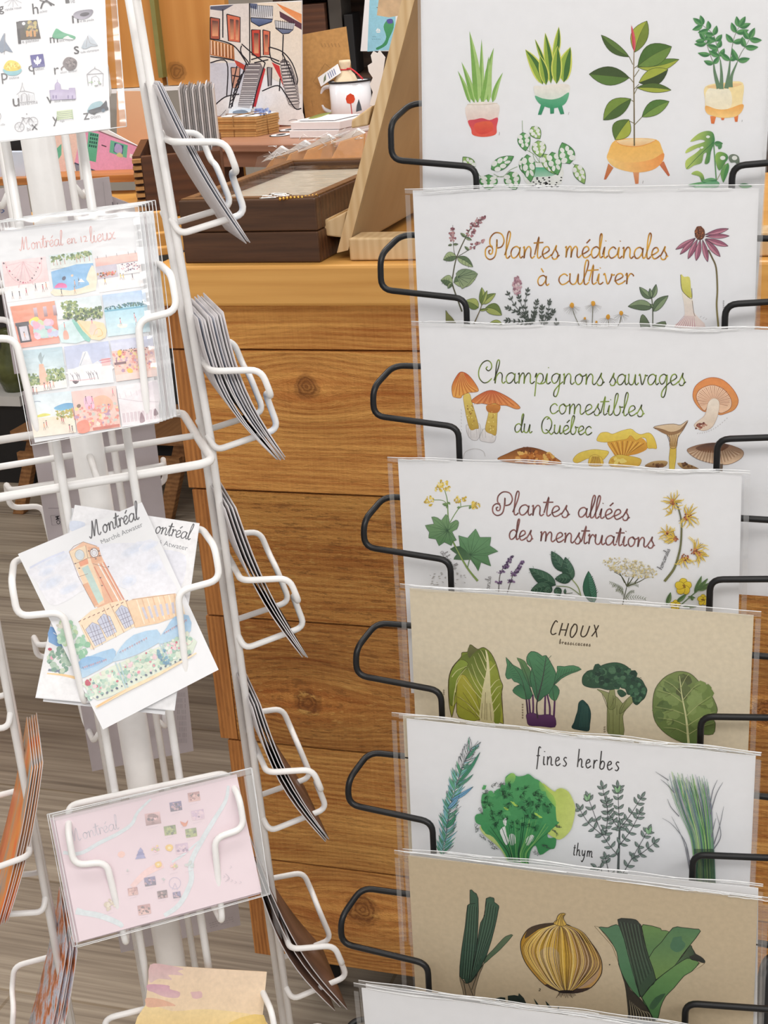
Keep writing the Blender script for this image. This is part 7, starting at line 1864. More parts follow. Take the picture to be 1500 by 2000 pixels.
m.v = [tuple(WB.pt(*v) - WB.pt(q.x, q.y, q.z)) for v in m.v]
o = m.build('silver_bracelet', M_silver); o.location = WB.pt(q.x, q.y, q.z); tag(o, 'silver link bracelet lying on the glass lid of the walnut box', 'bracelet')
q = on_lining(582, 386)
m = MB()
for i in range(11):
    m.lathe([(0.0001, -0.002), (0.002, -0.0008), (0.0022, 0.001), (0.0001, 0.0024)], 8, 'Z', (-0.022 + i * 0.0045, 0.003 * math.sin(i * .7), 0))
o = m.build('gold_necklace', M_gold, frame=flat(WB.pt(q.x, q.y, q.z), 0.1)); tag(o, 'short gold bead chain lying on the glass lid of the walnut box', 'necklace')

# pine pieces at the left end of the counter, seen between the spinner rods
M_pine_y = wood('yellow_pine', rgb(222, 172, 100), rgb(196, 140, 66), (1, 0, 0), 80, 0.5, 0.1)
for i, (px, py, w_, h_) in enumerate(((306, 500, 0.055, 0.010), (310, 488, 0.050, 0.022), (322, 470, 0.042, 0.040))):
    p0 = on_z(px, py, ZTOP)
    f = flat(p0, math.atan2(-BXD.x, BXD.y) + 0.35)
    m = MB(); m.prism([(-w_ * .5, 0), (w_ * .5, 0), (w_ * .5, 0.016), (-w_ * .5, 0.016)], 0, h_)
    tag(m.build('pine_block', M_pine_y, frame=f, bevel=0.0015), ('lowest yellow pine strip at the left end of the counter', 'middle yellow pine strip at the left end of the counter', 'tallest yellow pine strip at the left end of the counter')[i], 'wood strip')

# plywood easel
ze = -0.022
a0 = K.hit(657, 494, ze); a1 = K.hit(786, -4, ze); b0 = K.hit(682, 488, ze); b1 = K.hit(811, -4, ze)
def ext(p, q, k): return (p[0] + (q[0] - p[0]) * k, p[1] + (q[1] - p[1]) * k)
a2, b2 = ext(a0, a1, 1.25), ext(b0, b1, 1.25)
EF = K.sub(a0[0], a0[1], ze)
def el(p): return (p[0] - a0[0], p[1] - a0[1])
easel = thing('card_easel', 'pale plywood easel leaning on the counter, seen edge on', 'easel', EF)
m = MB(); m.prism([el(a0), el(ext(a0, b0, 1.0)), el(b2), el(a2)], -0.42, 0.0)
m.build('panel', M_ply_face, easel, bevel=0.003)
m = MB(); m.prism([el(ext(a0, b0, .06)), el(ext(a0, b0, .94)), el(ext(b0, b2, .99)), el(ext(a0, a2, .99))], 0.0, 0.0012)
m.build('edge_band', M_pine, easel)
for nm, q in (('ledge', [(631, 436), (674, 414), (668, 466), (635, 462)]), ('ledge', [(684, 236), (724, 207), (716, 246), (683, 252)]), ('ledge', [(630, 431), (640, 427), (634, 462), (629, 460)])):
    m = MB(); m.prism([el(K.hit(*p, ze)) for p in q][::-1], -0.40, -0.004)
    m.build(nm, M_pine, easel, bevel=0.002)
bx0, by0 = K.hit(668, 503, ze + 0.03)
m = MB(); yct = yb[0] - a0[1] + 0.0008; m.box(K.hit(690, 480, ze)[0] - a0[0], KR - 0.2 - a0[0], yct, yct + 0.027, -0.03, 0.016)
m.build('base_board', M_pine, easel, bevel=0.002)
# scalloped card and parcel on the upper ledge
def slab(name, quad, depth, th, mat, label, cat, group=None, away=None, art=None, bevel=0.0, yaw=None, tiltpx=None):
    """upright sheet whose front face covers the given corners at a depth; th is its real thickness"""
    c = Vector(((sum(p[0] for p in quad)) / len(quad), (sum(p[1] for p in quad)) / len(quad), 0))
    O = at_depth(c.x, c.y, depth)
    f = upright(O, kyaw if yaw is None else yaw)
    L = [f.hit(*p) for p in quad]
    by = min(p[1] for p in L)
    f2 = f.sub(0, by, 0); L = [(x, y - by) for x, y in L]
    ar = sum(L[i][0] * L[(i + 1) % len(L)][1] - L[(i + 1) % len(L)][0] * L[i][1] for i in range(len(L)))
    if ar < 0: L = L[::-1]
    m = MB(); m.prism(L, -th, 0)
    if art is None:
        return tag(m.build(name, mat, frame=f2, bevel=bevel), label, cat, group)
    root = thing(name, label, cat, f2, group)
    m.build('board', mat, root, bevel=bevel)
    a = Art(f2, 0.0003); art(a); a.build('printed_artwork', root)
    return root
sc_q = [(722, 205), (728, 180), (722, 165), (728, 152), (720, 140), (718, 128), (727, 122), (724, 108), (729, 100), (737, 104), (741, 98), (747, 106), (752, 112), (748, 140), (738, 190), (730, 208)]
slab('scalloped_card', sc_q, 2.45, 0.002, M_paper, 'white scalloped card standing on the upper ledge of the easel', 'card')
M_cello_brown = plain('brown_parcel_paper', rgb(206, 180, 146), 0.4, 0.15, 60)
slab('small_parcel', [(742, -20), (796, -30), (782, 30), (760, 34), (736, 30)], 2.42, 0.02, M_cello_brown, 'beige wrapped packet at the top of the easel', 'packet')

# ------------------------------------------------------------------ desk behind the counter, and what stands on it
DXd = C2W @ Vector((4661, 719, -3000)).normalized()
dyaw = math.atan2(DXd.y, DXd.x)
DO = at_depth(500, 282, 2.75)
D = upright(DO, dyaw)
ZD = DO.z
desk_base = Vector((DO.x, DO.y, 0))
DB = upright(desk_base, dyaw)
desk = thing('desk', 'brown wooden desk behind the counter', 'desk', DB)
def dx_(px, py=282): return D.hit(px, py)[0]
m = MB(); m.box(dx_(372), dx_(372) + 0.52, ZD - 0.014, ZD, -0.62, 0.0); m.build('desk_top', M_desk, desk, bevel=0.002)
m = MB(); m.box(dx_(380), dx_(380) + 0.50, ZD - 0.042, ZD - 0.0155, -0.60, -0.012); m.build('apron', M_desk, desk)
m = MB(); m.box(dx_(380) + .02, dx_(380) + 0.48, 0.05, ZD - 0.045, -0.60, -0.40); m.build('back_panel', M_crate, desk)
for x, z in ((dx_(400), -0.06), (dx_(372) + 0.48, -0.06), (dx_(400), -0.56), (dx_(372) + 0.48, -0.56)):
    m = MB(); m.box(x - 0.02, x + 0.02, 0, ZD - 0.043, z - 0.02, z + 0.02); m.build('leg', M_crate, desk)
def on_desk(px, py): return on_z(px, py, ZD)
def dflat(px, py, yaw=0.0):
    return flat(on_desk(px, py), dyaw + yaw)
# bundle of kraft envelopes
e0 = dflat(424, 268, 0.03)
ew_ = e0.loc(on_desk(517, 264)).x
for k in range(8):
    f = e0.sub(RND.uniform(-.002, .002), RND.uniform(-.002, .002), 0.0045 * k)
    m = MB(); m.box(0, ew_, 0, 0.075, 0.0002, 0.0043)
    tag(m.build('kraft_envelope', M_kraft, frame=f, bevel=0.0006), 'kraft envelope in the twine-tied bundle on the desk', 'envelope', 'kraft envelopes tied in a bundle')
f = e0.sub(0.012, 0.002, 0.0365)
root = thing('picture_card', 'blue and white picture card on top of the kraft envelopes', 'card', f)
m = MB(); m.box(0, ew_ * .62, 0, 0.068, 0, 0.0012); m.build('card', M_paper, root)
a = Art(f, 0.0014); a.map(400, 160, 4.1667)
a.poly([(200, 222), (380, 212), (372, 262), (190, 268)], G(176, 196, 214), G(206, 212, 220), sm=False); a.poly([(230, 240), (300, 226), (350, 240), (340, 262), (240, 264)], G(84, 100, 120), G(110, 130, 150), k=2); a.line([(230, 205), (270, 214), (320, 210), (360, 218)], 2, G(196, 70, 80))
a.build('printed_artwork', root)
f = e0.sub(ew_ * .66, 0.004, 0.0365)
root = thing('pattern_card', 'blue patterned card on the right of the kraft envelope bundle', 'card', f)
m = MB(); m.box(0, ew_ * .33, 0, 0.066, 0, 0.0012); m.build('card', M_paper, root)
a = Art(f, 0.0014); a.map(400, 160, 4.1667); a.cloud(470, 240, 66, 26, 46, 9, [G(70, 96, 150), G(110, 130, 180), G(150, 166, 200)]); a.build('printed_artwork', root)
m = MB()
M_twine = plain('twine', rgb(150, 110, 66), 0.9, 0.2, 300)
for xx, yy in ((ew_ * .45, None), (None, 0.036)):
    if xx: pts = [(xx, -.001, 0), (xx, -.001, .0385), (xx, .076, .0385), (xx, .076, 0)]
    else: pts = [(-.001, yy, 0), (-.001, yy, .0385), (ew_ + .001, yy, .0385), (ew_ + .001, yy, 0)]
    m.tube(pts, 0.0008, 6)
tag(m.build('twine', M_twine, frame=e0), 'thin twine crossed around the kraft envelope bundle', 'twine')
# red box behind the bundle
M_red = plain('red_card_box', rgb(206, 76, 54), 0.6, 0.1, 60)
rb = dflat(513, 250, 0.0)
m = MB(); m.box(0, 0.022, 0.02, 0.045, 0, 0.045); tag(m.build('red_box', M_red, frame=rb, bevel=0.001), 'small red box behind the kraft envelope bundle', 'box')
# round wooden tin at the left
rt = dflat(404, 262, 0)
M_tin = wood('reddish_turned_wood', rgb(150, 84, 52), rgb(96, 50, 32), (1, 0, 0), 90, 0.4, 0.1)
tin = thing('round_tin', 'round reddish brown lidded tin at the left end of the desk', 'tin', rt)
m = MB(); m.lathe([(0.0001, 0), (0.021, 0), (0.021, 0.016), (0.0001, 0.016)], 24, 'Z', (0, 0.02, 0)); m.build('body', M_crate, tin)
m = MB(); m.lathe([(0.0001, 0.0165), (0.022, 0.0165), (0.022, 0.028), (0.019, 0.030), (0.0001, 0.030)], 24, 'Z', (0, 0.02, 0)); m.build('lid', M_tin, tin)
# oval stickers
for i, (px, py, lb) in enumerate(((549, 264, 'black and white oval sticker nearer the desk edge'), (566, 254, 'black and white oval sticker tucked by the white boxes'))):
    f = dflat(px, py, 0.2)
    o = thing('oval_sticker', lb, 'sticker', f)
    def oval(rx, ry, z): return [(rx * math.cos(k * .2618), ry * math.sin(k * .2618), z) for k in range(24)]
    m = MB(); m.prism([(x, y) for x, y, z in oval(.021, .026, 0)], 0.0002, 0.0008); m.build('rim', M_dark, o)
    m = MB(); m.prism([(x, y) for x, y, z in oval(.0185, .0225, 0)], 0.0009, 0.0011); m.build('face', M_paper, o)
    m = MB(); m.prism([(x, y) for x, y, z in oval(.008, .014, 0)], 0.0012, 0.0014); m.build('mark', M_dark, o)
# white boxed notelets
wb = dflat(566, 270, 0.02)
wl = wb.loc(on_desk(672, 268)).x
M_white_lid = plain('white_box_card', rgb(232, 228, 230), 0.5, 0.02, 60)
for k in range(2):
    f = wb.sub(0.002 * k, 0.003 * k, 0.0145 * k)
    m = MB(); m.box(0, wl * .96, 0, 0.10, 0.0003, 0.0138)
    tag(m.build('notelet_box', M_white_lid, frame=f, bevel=0.001), ('lower white notelet box on the desk in front of the mug', 'upper white notelet box with a clear top, in front of the mug')[k], 'box')
f = wb.sub(0.012, 0.012, 0.0295)
root = thing('leaf_card', 'white card with a green leaf lying on the white notelet boxes', 'card', f)
m = MB(); m.box(0, wl * .72, 0, 0.085, 0, 0.0012); m.build('card', M_paper, root)
a = Art(f, 0.0014); a.map(400, 160, 4.1667); a.leaf((840, 300), (1040, 245), 26, G(150, 156, 84), G(120, 130, 70), G(96, 104, 60)); a.build('printed_artwork', root)
# enamel mug with a little bag in it
mc = dflat(660, 240, 0)
mugr = 0.041
mg = thing('enamel_mug', 'white enamel mug with a black rim and a red tree picture', 'mug', Fr(mc.pt(0, mugr + 0.01, 0), mc.X, mc.Y))
MF = Fr(mc.pt(0, mugr + 0.01, 0), mc.X, mc.Y)
M_enamel = plain('white_enamel', rgb(236, 238, 244), 0.15, 0.02, 20, coat=0.4)
m = MB(); m.lathe([(0.0001, 0.0005), (mugr - .004, 0.0005), (mugr, 0.004), (mugr, 0.074), (mugr - .002, 0.074), (mugr - .002, 0.006), (0.0001, 0.006)], 36, 'Z'); m.build('body', M_enamel, mg)
m = MB(); m.tube([(mugr * math.cos(k * .1745), mugr * math.sin(k * .1745), 0.0745) for k in range(36)], 0.0018, 8, closed=True); m.build('rim', M_dark, mg)
m = MB(); m.tube(smooth([(-mugr + .001, -.004, 0.064), (-mugr - .018, -.006, 0.062), (-mugr - .027, -.007, 0.044), (-mugr - .020, -.006, 0.022), (-mugr + .001, -.004, 0.014)], 6), 0.0042, 8); m.build('handle', M_enamel, mg)
m = MB()
def onmug(ang, z): return (math.sin(ang) * (mugr + .0004), -math.cos(ang) * (mugr + .0004), z)
def mugpoly(pts, col):
    m.col = col; m.add([onmug(x, z) for x, z in pts], [tuple(range(len(pts)))])
mugpoly([(.42, .050), (.36, .044), (.40, .036), (.55, .034), (.72, .036), (.80, .042), (.76, .050), (.60, .054)], G(214, 76, 44))
mugpoly([(.56, .036), (.60, .036), (.62, .014), (.58, .014)], G(190, 50, 50))
mugpoly([(.86, .03), (.98, .042), (1.06, .03), (1.1, .02), (.8, .018)], G(80, 90, 100))
mugpoly([(.2, .012), (.9, .015), (.9, .012), (.2, .010)], G(150, 160, 180))
m.build('picture', M_ink, mg)
M_bag = plain('cream_cotton', rgb(226, 208, 178), 0.9, 0.06, 120, bump=0.2)
bgf = Fr(MF.pt(-0.008, 0, 0.012), MF.X, MF.Y)
bag = thing('drawstring_bag', 'cream cotton bag standing in the enamel mug', 'bag', bgf)
m = MB(); m.lathe([(0.0001, 0), (0.022, 0.004), (0.025, 0.04), (0.023, 0.062), (0.018, 0.074), (0.0095, 0.083), (0.009, 0.086), (0.012, 0.097), (0.011, 0.102), (0.0001, 0.102)], 18, 'Z'); m.build('body', M_bag, bag)
m = MB(); m.tube([(0.0102 * math.cos(k * .5236), 0.0102 * math.sin(k * .5236), 0.0845) for k in range(12)], 0.0012, 6, closed=True)
M_ribbon = plain('red_ribbon', rgb(206, 40, 50), 0.6, 0.05, 60)
m.build('drawstring', M_ribbon, bag)
m = MB(); m.tube(smooth([(0.009, -.006, .086), (0.022, -.012, .086), (0.036, -.014, .078), (0.048, -.012, .066)], 5), 0.0016, 6); m.build('ribbon_end', M_ribbon, bag)
tgf = MF.sub(-0.032, -0.022, 0.088, rx=1.25, rz=0.52)
tgr = thing('paper_tag', 'white gift tag with printed lines on the cotton bag', 'tag', tgf)
m = MB(); m.box(-.026, .026, -.010, .010, -.0006, 0); m.build('card', M_paper, tgr)
m = MB()
for i in range(4):
    m.col = G(120, 130, 170); m.add([(-.002 + .005 * i, -.007, .0003), (0 + .005 * i, -.007, .0003), (0 + .005 * i, .006, .0003), (-.002 + .005 * i, .006, .0003)], [(0, 1, 2, 3)])
m.col = G(110, 120, 96); m.add([(-.018, -.007, .0003), (-.010, -.004, .0003), (-.006, .007, .0003), (-.013, .002, .0003)], [(0, 1, 2, 3)])
m.build('print', M_ink, tgr)

# staircase picture, kraft envelope, blue map print
def art_stairs(a):
    a.map(380, 0, 3.2609)
    K_ = G(34, 30, 38)
    w1, w2 = G(214, 208, 206), G(226, 220, 214)
    a.poly([(100, 40), (350, 20), (350, 420), (100, 400)], w1, w2, sm=False); a.poly([(350, 20), (680, 10), (680, 600), (350, 420)], G(228, 216, 200), G(226, 220, 210), sm=False)
    a.poly([(100, 400), (330, 400), (300, 620), (100, 700)], G(198, 200, 212), G(214, 214, 222), sm=False)
    a.poly([(100, 40), (250, 30), (180, 70), (100, 60)], G(90, 92, 110), None, sm=False); a.poly([(520, 20), (682, 90), (682, 150), (560, 60)], G(220, 130, 70), G(230, 160, 110), sm=False); a.poly([(540, 70), (682, 150), (682, 190), (545, 110)], G(90, 56, 70), None, sm=False)
    rd, dr = G(206, 110, 84), G(190, 70, 56)
    for q, c in (([(100, 110), (160, 120), (160, 250), (100, 250)], G(170, 90, 70)), ([(205, 90), (290, 110), (290, 270), (215, 260)], rd), ([(362, 190), (418, 190), (420, 370), (366, 350)], dr), ([(435, 190), (480, 200), (478, 350), (438, 350)], rd), ([(232, 430), (290, 430), (280, 560), (240, 560)], G(200, 150, 130)), ([(462, 430), (492, 430), (488, 560), (470, 560)], G(150, 146, 150))):
        a.poly(q, c, None, sm=False, edge=K_, ew=2)
    for q in ([(225, 120), (250, 124), (250, 250), (228, 250)], [(262, 126), (282, 128), (280, 256), (262, 254)], [(378, 210), (408, 212), (408, 340), (380, 340)], [(446, 220), (468, 222), (466, 330), (448, 330)], [(112, 130), (150, 136), (150, 230), (112, 230)]):
        a.poly(q, G(90, 60, 60), G(226, 160, 120), sm=False)
    a.poly([(355, 30), (500, 40), (498, 122), (358, 112)], G(190, 196, 208), G(206, 206, 208), sm=False, edge=K_); a.poly([(358, 112), (498, 122), (490, 140), (410, 168), (360, 138)], G(110, 126, 164), G(60, 74, 112), sm=False, edge=K_, ew=1.6); a.poly([(510, 130), (640, 150), (628, 190), (515, 178)], G(206, 208, 212), G(196, 200, 208), sm=False, edge=K_); a.poly([(515, 178), (628, 190), (600, 212), (560, 216)], G(120, 130, 156), G(90, 100, 130), sm=False, edge=K_, ew=1.6); a.poly([(352, 20), (400, 24), (396, 60), (356, 50)], G(90, 100, 130), None, sm=False)
    for i in range(11): a.line([(362 + i * 13, 36), (366 + i * 13, 112 - abs(i - 5) * 2)], 1, K_)
    for i in range(9): a.line([(518 + i * 14, 130), (522 + i * 13, 190)], .9, K_)
    a.poly([(100, 250), (250, 290), (255, 380), (100, 350)], G(214, 150, 90), G(196, 120, 70), sm=False, edge=K_)
    for i in range(14): a.line([(106 + i * 10.5, 258 + i * 2.6), (108 + i * 10.5, 345 + i * 2.2)], 1.2, K_ if i % 2 else G(230, 220, 210))
    for q in ([(100, 248), (180, 262), (260, 300), (330, 400)], [(100, 360), (250, 385), (320, 420)], [(100, 400), (205, 395), (205, 610)], [(350, 20), (352, 400)], [(180, 60), (180, 240)], [(565, 220), (560, 350)]): a.line(q, 2.3, K_)
    a.poly([(250, 380), (330, 420), (320, 450), (270, 420)], dr, None, sm=False); a.poly([(490, 395), (540, 420), (568, 560), (545, 500)], G(200, 60, 60), None, sm=False)
    a.poly([(100, 700), (190, 620), (280, 600), (300, 690), (120, 760)], G(232, 230, 232)); a.poly([(430, 570), (520, 545), (560, 600), (640, 690), (682, 700), (682, 790), (440, 780), (400, 660)], G(236, 234, 234), k=3)
    a.poly([(330, 405), (420, 400), (440, 440), (350, 690), (275, 680)], G(120, 112, 116), G(190, 184, 184), sm=False)
    for i in range(10): a.poly([(332 - i * 5.6, 412 + i * 27), (420 - i * 5, 412 + i * 27), (416 - i * 5, 424 + i * 27), (328 - i * 5.6, 424 + i * 27)], G(206, 200, 200), None, sm=False, edge=K_, ew=1)
    a.poly([(440, 430), (452, 440), (390, 680), (366, 680)], G(190, 50, 56), None, sm=False)
    a.poly([(545, 390), (600, 390), (640, 480), (660, 560), (665, 690), (600, 670), (570, 560)], G(110, 102, 104), G(180, 174, 174), k=2)
    for i in range(13): a.poly([(548 + i * 3 + (i > 6) * (i - 6) * 3, 400 + i * 21), (600 + i * 5, 396 + i * 21), (604 + i * 5, 408 + i * 21), (552 + i * 3 + (i > 6) * (i - 6) * 3, 413 + i * 21)], G(214, 208, 206), None, k=2, edge=K_, ew=1)
    for q in ([(330, 400), (290, 520), (230, 690)], [(260, 300), (330, 380), (350, 410)], [(300, 280), (380, 350), (450, 400)], [(450, 400), (400, 560), (370, 690)], [(300, 290), (295, 330), (340, 420)], [(270, 420), (240, 560), (220, 690)], [(480, 300), (560, 330), (620, 400), (655, 500), (650, 540)], [(475, 300), (490, 380), (545, 410)], [(560, 340), (600, 430), (640, 540)], [(320, 450), (260, 560), (240, 680)], [(360, 380), (450, 360), (540, 390)], [(380, 400), (470, 380)], [(240, 480), (290, 490)], [(100, 700), (190, 620), (285, 600)], [(430, 580), (530, 545), (580, 600), (640, 690), (680, 690)], [(545, 500), (540, 580)]):
        a.line(q, 2.2, K_)
    for i in range(7): a.line([(300 - i * 9, 470 + i * 30), (270 - i * 8, 520 + i * 25)], 1.7, K_); a.line([(560 + i * 12, 345 + i * 22), (562 + i * 11, 400 + i * 24)], 1, K_)
    a.line([(600, 770), (640, 760), (682, 780)], 1, G(120, 116, 120)); a.line([(105, 750), (160, 740), (200, 700)], 1, G(120, 116, 120))
slab('staircase_picture', [(410, 11), (589, 1), (590, 243), (410, 240)], 2.98, 0.012, M_paper, 'street picture with black winding outdoor staircases standing on the desk', 'picture', art=art_stairs, yaw=dyaw * .2)
def art_env(a):
    a.map(380, 0, 3.2609); e = G(160, 122, 76)
    a.line([(830, 405), (910, 470), (850, 590), (755, 520), (830, 405)], .9, e, sm=False)
    for i in range(6): a.line([(805 + i * 22, 275), (815 + i * 22, 300)], 1.4, e)
    a.line([(745, 640), (755, 680)], 1, e)
slab('kraft_envelope', [(577, 70), (676, 52), (697, 226), (597, 234)], 3.04, 0.004, M_kraft, 'large plain kraft envelope leaning behind the mug', 'envelope', art=art_env, yaw=dyaw * .2)
def art_mapb(a):
    a.map(560, 0, 5.5556)
    a.poly([(900, -40), (1180, -40), (1180, 540), (875, 560)], G(150, 206, 226), G(146, 200, 222), sm=False)
    a.poly([(1090, 220), (1150, 210), (1160, 300), (1110, 420), (1080, 490), (990, 540), (970, 520), (1040, 480), (1080, 400), (1050, 290)], G(84, 160, 110), G(60, 140, 96), k=3); a.poly([(1085, 215), (1140, 205), (1150, 250), (1100, 255)], G(90, 90, 160), None, k=3)
    a.poly([(965, 335), (990, 300), (990, 335)], G(240, 240, 240), None, sm=False); a.poly([(994, 335), (998, 308), (1020, 335)], G(240, 240, 240), None, sm=False); a.poly([(968, 342), (1018, 342), (1008, 354), (978, 354)], G(236, 236, 236), None, sm=False)
    for i in range(5): a.line([(925 + i * 20, 425), (938 + i * 20, 425)], 1, G(100, 140, 160))
    for i in range(3): a.line([(930 + i * 14, 400), (940 + i * 14, 398)], 1, G(100, 140, 160))
    a.line([(975, 80), (990, 84)], 1, G(110, 90, 80))
slab('map_print', [(716, -40), (800, -40), (772, 100), (704, 100)], 3.02, 0.004, M_paper, 'blue coastal map print with a green shore, behind the easel', 'print', art=art_mapb)

# cellophane wrapped kraft cards leaning in a row behind the walnut box
M_cello = plastic('cellophane', 0.03, 0.09, 0.08)
crd = [([(664, 277), (710, 262), (702, 294), (656, 318), (634, 322)], 'nearest kraft card in cellophane, leaning left against the easel'),
       ([(600, 293), (652, 273), (644, 312), (620, 322), (583, 322)], 'second kraft card in cellophane, left of the nearest one'),
       ([(566, 300), (606, 285), (598, 312), (560, 322), (548, 320)], 'third kraft card in cellophane, behind the glass lid'),
       ([(530, 312), (560, 296), (556, 314), (540, 322), (512, 324)], 'leftmost kraft card in cellophane, behind the glass lid')]
M_kraft_o = plain('orange_kraft', rgb(232, 182, 124), 0.7, 0.08, 60)
for k, (q, lb) in enumerate(crd):
    dpt = 2.52 + 0.03 * k
    c = (sum(p[0] for p in q) / 5, sum(p[1] for p in q) / 5)
    f = upright(at_depth(*c, dpt), kyaw)
    L = [f.hit(*p) for p in q]
    yc = ZTOP - f.O.z + 0.001; L[2] = (L[2][0] - .004, yc); L[3] = (L[3][0] - .012, yc); L[4] = (L[4][0] - .016, yc)
    by = min(p[1] for p in L); f2 = f.sub(0, by, 0); L = [(x, y - by) for x, y in L]
    root = thing('wrapped_card', lb, 'card', f2, None)
    m = MB(); m.prism(L[::-1], -0.012, 0); m.build('kraft_card', M_kraft_o, root, bevel=0.001)
    t0, t1 = L[0], L[1]
    m = MB(); m.hexa([(t0[0] - .020, t0[1] - .004, -.012), (t1[0] - .012, t1[1] + .009, -.012), (t1[0], t1[1] + .001, -.012), (t0[0], t0[1] + .001, -.012)], [(t0[0] - .020, t0[1] - .004, -.001), (t1[0] - .012, t1[1] + .009, -.001), (t1[0], t1[1] + .001, -.001), (t0[0], t0[1] + .001, -.001)])
    m.build('white_insert', M_paper, root)
    m = MB()
    for r0 in range(5):
        x0, y0 = t0[0] + (t1[0] - t0[0]) * RND.random(), t0[1] + (t1[1] - t0[1]) * RND.random() + .002
        m.tube([(x0 + RND.uniform(-.02, .02), y0 + RND.uniform(-.004, .012), .002 + RND.uniform(0, .004)) for _ in range(4)], .0005, 5)
    m.build('crease_glint', M_sleeve_glint, root)  # white tubes paint the glints where the cellophane is creased
    m = MB(); m.sm = True
    m.add([(L[4][0] - .006, L[4][1] - 0, .004), (L[2][0] + .004, L[2][1], .004), (t1[0] + .004, t1[1] + .010, .003), (t0[0] - .024, t0[1] + .006, .003)], [(0, 1, 2, 3)])
    m.build('cellophane', M_cello, root)

# ------------------------------------------------------------------ shelving and things farther back on the left
P3 = at_depth(310, 172, 3.15)
PF = upright(P3, kyaw)
PFb = upright((P3.x, P3.y, 0), kyaw)
def ph(px, py): x, y = PF.hit(px, py); return x, y + P3.z
pn = thing('plywood_partition', 'orange plywood partition with a knot behind the spinner', 'partition', PFb)
xA, xB, xC = ph(120, 100)[0], ph(311, 60)[0], ph(448, 100)[0]
m = MB(); m.box(xA, xB - 0.006, ph(310, 168)[1], 2.6, -0.02, 0); m.build('left_board', M_orange_ply, pn)
m = MB(); m.box(xB + 0.006, xC, ph(310, 168)[1], 2.6, -0.02, 0); m.build('right_board', M_orange_ply, pn)
M_green_edge = plain('greenish_glass_edge', rgb(130, 126, 70), 0.3, 0.15, 20)
x0, y0 = ph(303, -10); x1, y1 = ph(322, 150)
m = MB(); m.prism([(x1 - .004, y1), (x1 + .006, y1), (x0 + .006, 2.6), (x0 - .004, 2.6)], 0.001, 0.02); m.build('upright_edge', M_green_edge, pn)
m = MB(); m.box(xA, xC, ph(310, 177)[1], ph(310, 169)[1] - 0.0005, -0.02, 0.012); m.build('white_rail', M_paper, pn)
for x in (xA + .02, xC - .02):
    m = MB(); m.box(x - .02, x + .02, 0, ph(310, 178)[1], -0.02, 0); m.build('post', M_orange_ply, pn)
# counter wing items: crate of sleeved prints
cz = ZTOP
cf0 = on_z(300, 432, ZTOP)
cr_d = (cf0 - CAM).dot(C2W @ Vector((0, 0, 1)))
CRF = upright(at_depth(300, 400, 2.34), kyaw + 0.42)
def crh(px, py): return CRF.hit(px, py)
cby = CRF.loc(Vector((CRF.O.x, CRF.O.y, ZTOP))).y + 0.001
CR0 = CRF.sub(0, cby, 0)
x0 = crh(262, 350)[0]; x1 = crh(430, 300)[0]; ct = crh(300, 304)[1] - cby
crate = thing('print_crate', 'dark brown crate with finger joints full of sleeved prints', 'crate', CR0)
m = MB(); m.box(x0 + 0.014, x1, 0, ct, -0.014, 0); m.build('front_board', M_crate, crate, bevel=0.001)
m = MB(); m.box(x0, x1, 0, ct, -0.26, -0.248); m.build('back_board', M_crate, crate)
m = MB(); m.box(x1 - .012, x1, 0, ct, -0.247, -0.0145); m.build('side_board', M_crate, crate)
m = MB(); m.box(x0, x0 + .012, 0, ct, -0.247, -0.0145); m.build('side_board', M_crate, crate)
M_finger = plain('pale_finger_joint', rgb(176, 128, 74), 0.6, 0.2, 80)
m = MB()
nfj = 9
for i in range(nfj):
    y_ = ct * i / nfj
    m.box(x0, x0 + 0.0135, y_ + ct / nfj * .1, y_ + ct / nfj * .62, -0.014, 0.0)
m.build('finger_joint', M_finger, crate)
m = MB(); m.box(x0 + .013, x1 - .013, 0.0, 0.008, -0.247, -0.0145); m.build('floor_board', M_crate, crate)
M_greysl = plain('grey_sleeve', rgb(150, 146, 146), 0.3, 0.12, 60)
sx0 = crh(352, 250)[0]; sh = crh(366, 186)[1] - cby
for k in range(16):
    f = CR0.sub(sx0 + 0.0034 * k, 0.0095, -0.06 - .0015 * (k % 3), ry=0.0)
    m = MB(); m.prism([(0, 0), (.0026, 0), (.0036, sh - .002 * (k % 4)), (.0009, sh - .002 * (k % 4) - .002)], -0.11, 0.0)
    tag(m.build('sleeved_print', M_greysl if k % 3 else M_paper_back, frame=f), 'grey sleeved print filed upright in the dark finger-jointed crate', 'print', 'sleeved prints in the crate')
# peach card and pink house picture, on a shelf board
SHF = upright(at_depth(130, 352, 2.66), kyaw)
SHB = upright((SHF.O.x, SHF.O.y, 0), kyaw)
shx0, shx1 = SHF.hit(-640, 352)[0], SHF.hit(262, 352)[0]
zt = SHF.O.z + SHF.hit(130, 345)[1]
zb_ = SHF.O.z + SHF.hit(130, 359)[1]
M_shelf = wood('orange_shelf_wood', rgb(204, 136, 74), rgb(150, 92, 44), (1, 0, 0), 60, 0.45, 0.1)
shelf = thing('display_shelf', 'orange brown wooden shelf board behind the spinner pole', 'shelf', SHB)
m = MB(); m.box(shx0, shx1, zb_, zt, -0.34, 0); m.build('board', M_shelf, shelf, bevel=0.001)
for x in (shx0 + .02, SHF.hit(-420, 352)[0]):
    m = MB(); m.box(x - .012, x + .012, 0, zb_ - .0005, -0.33, -0.01); m.build('side_panel', M_shelf, shelf)
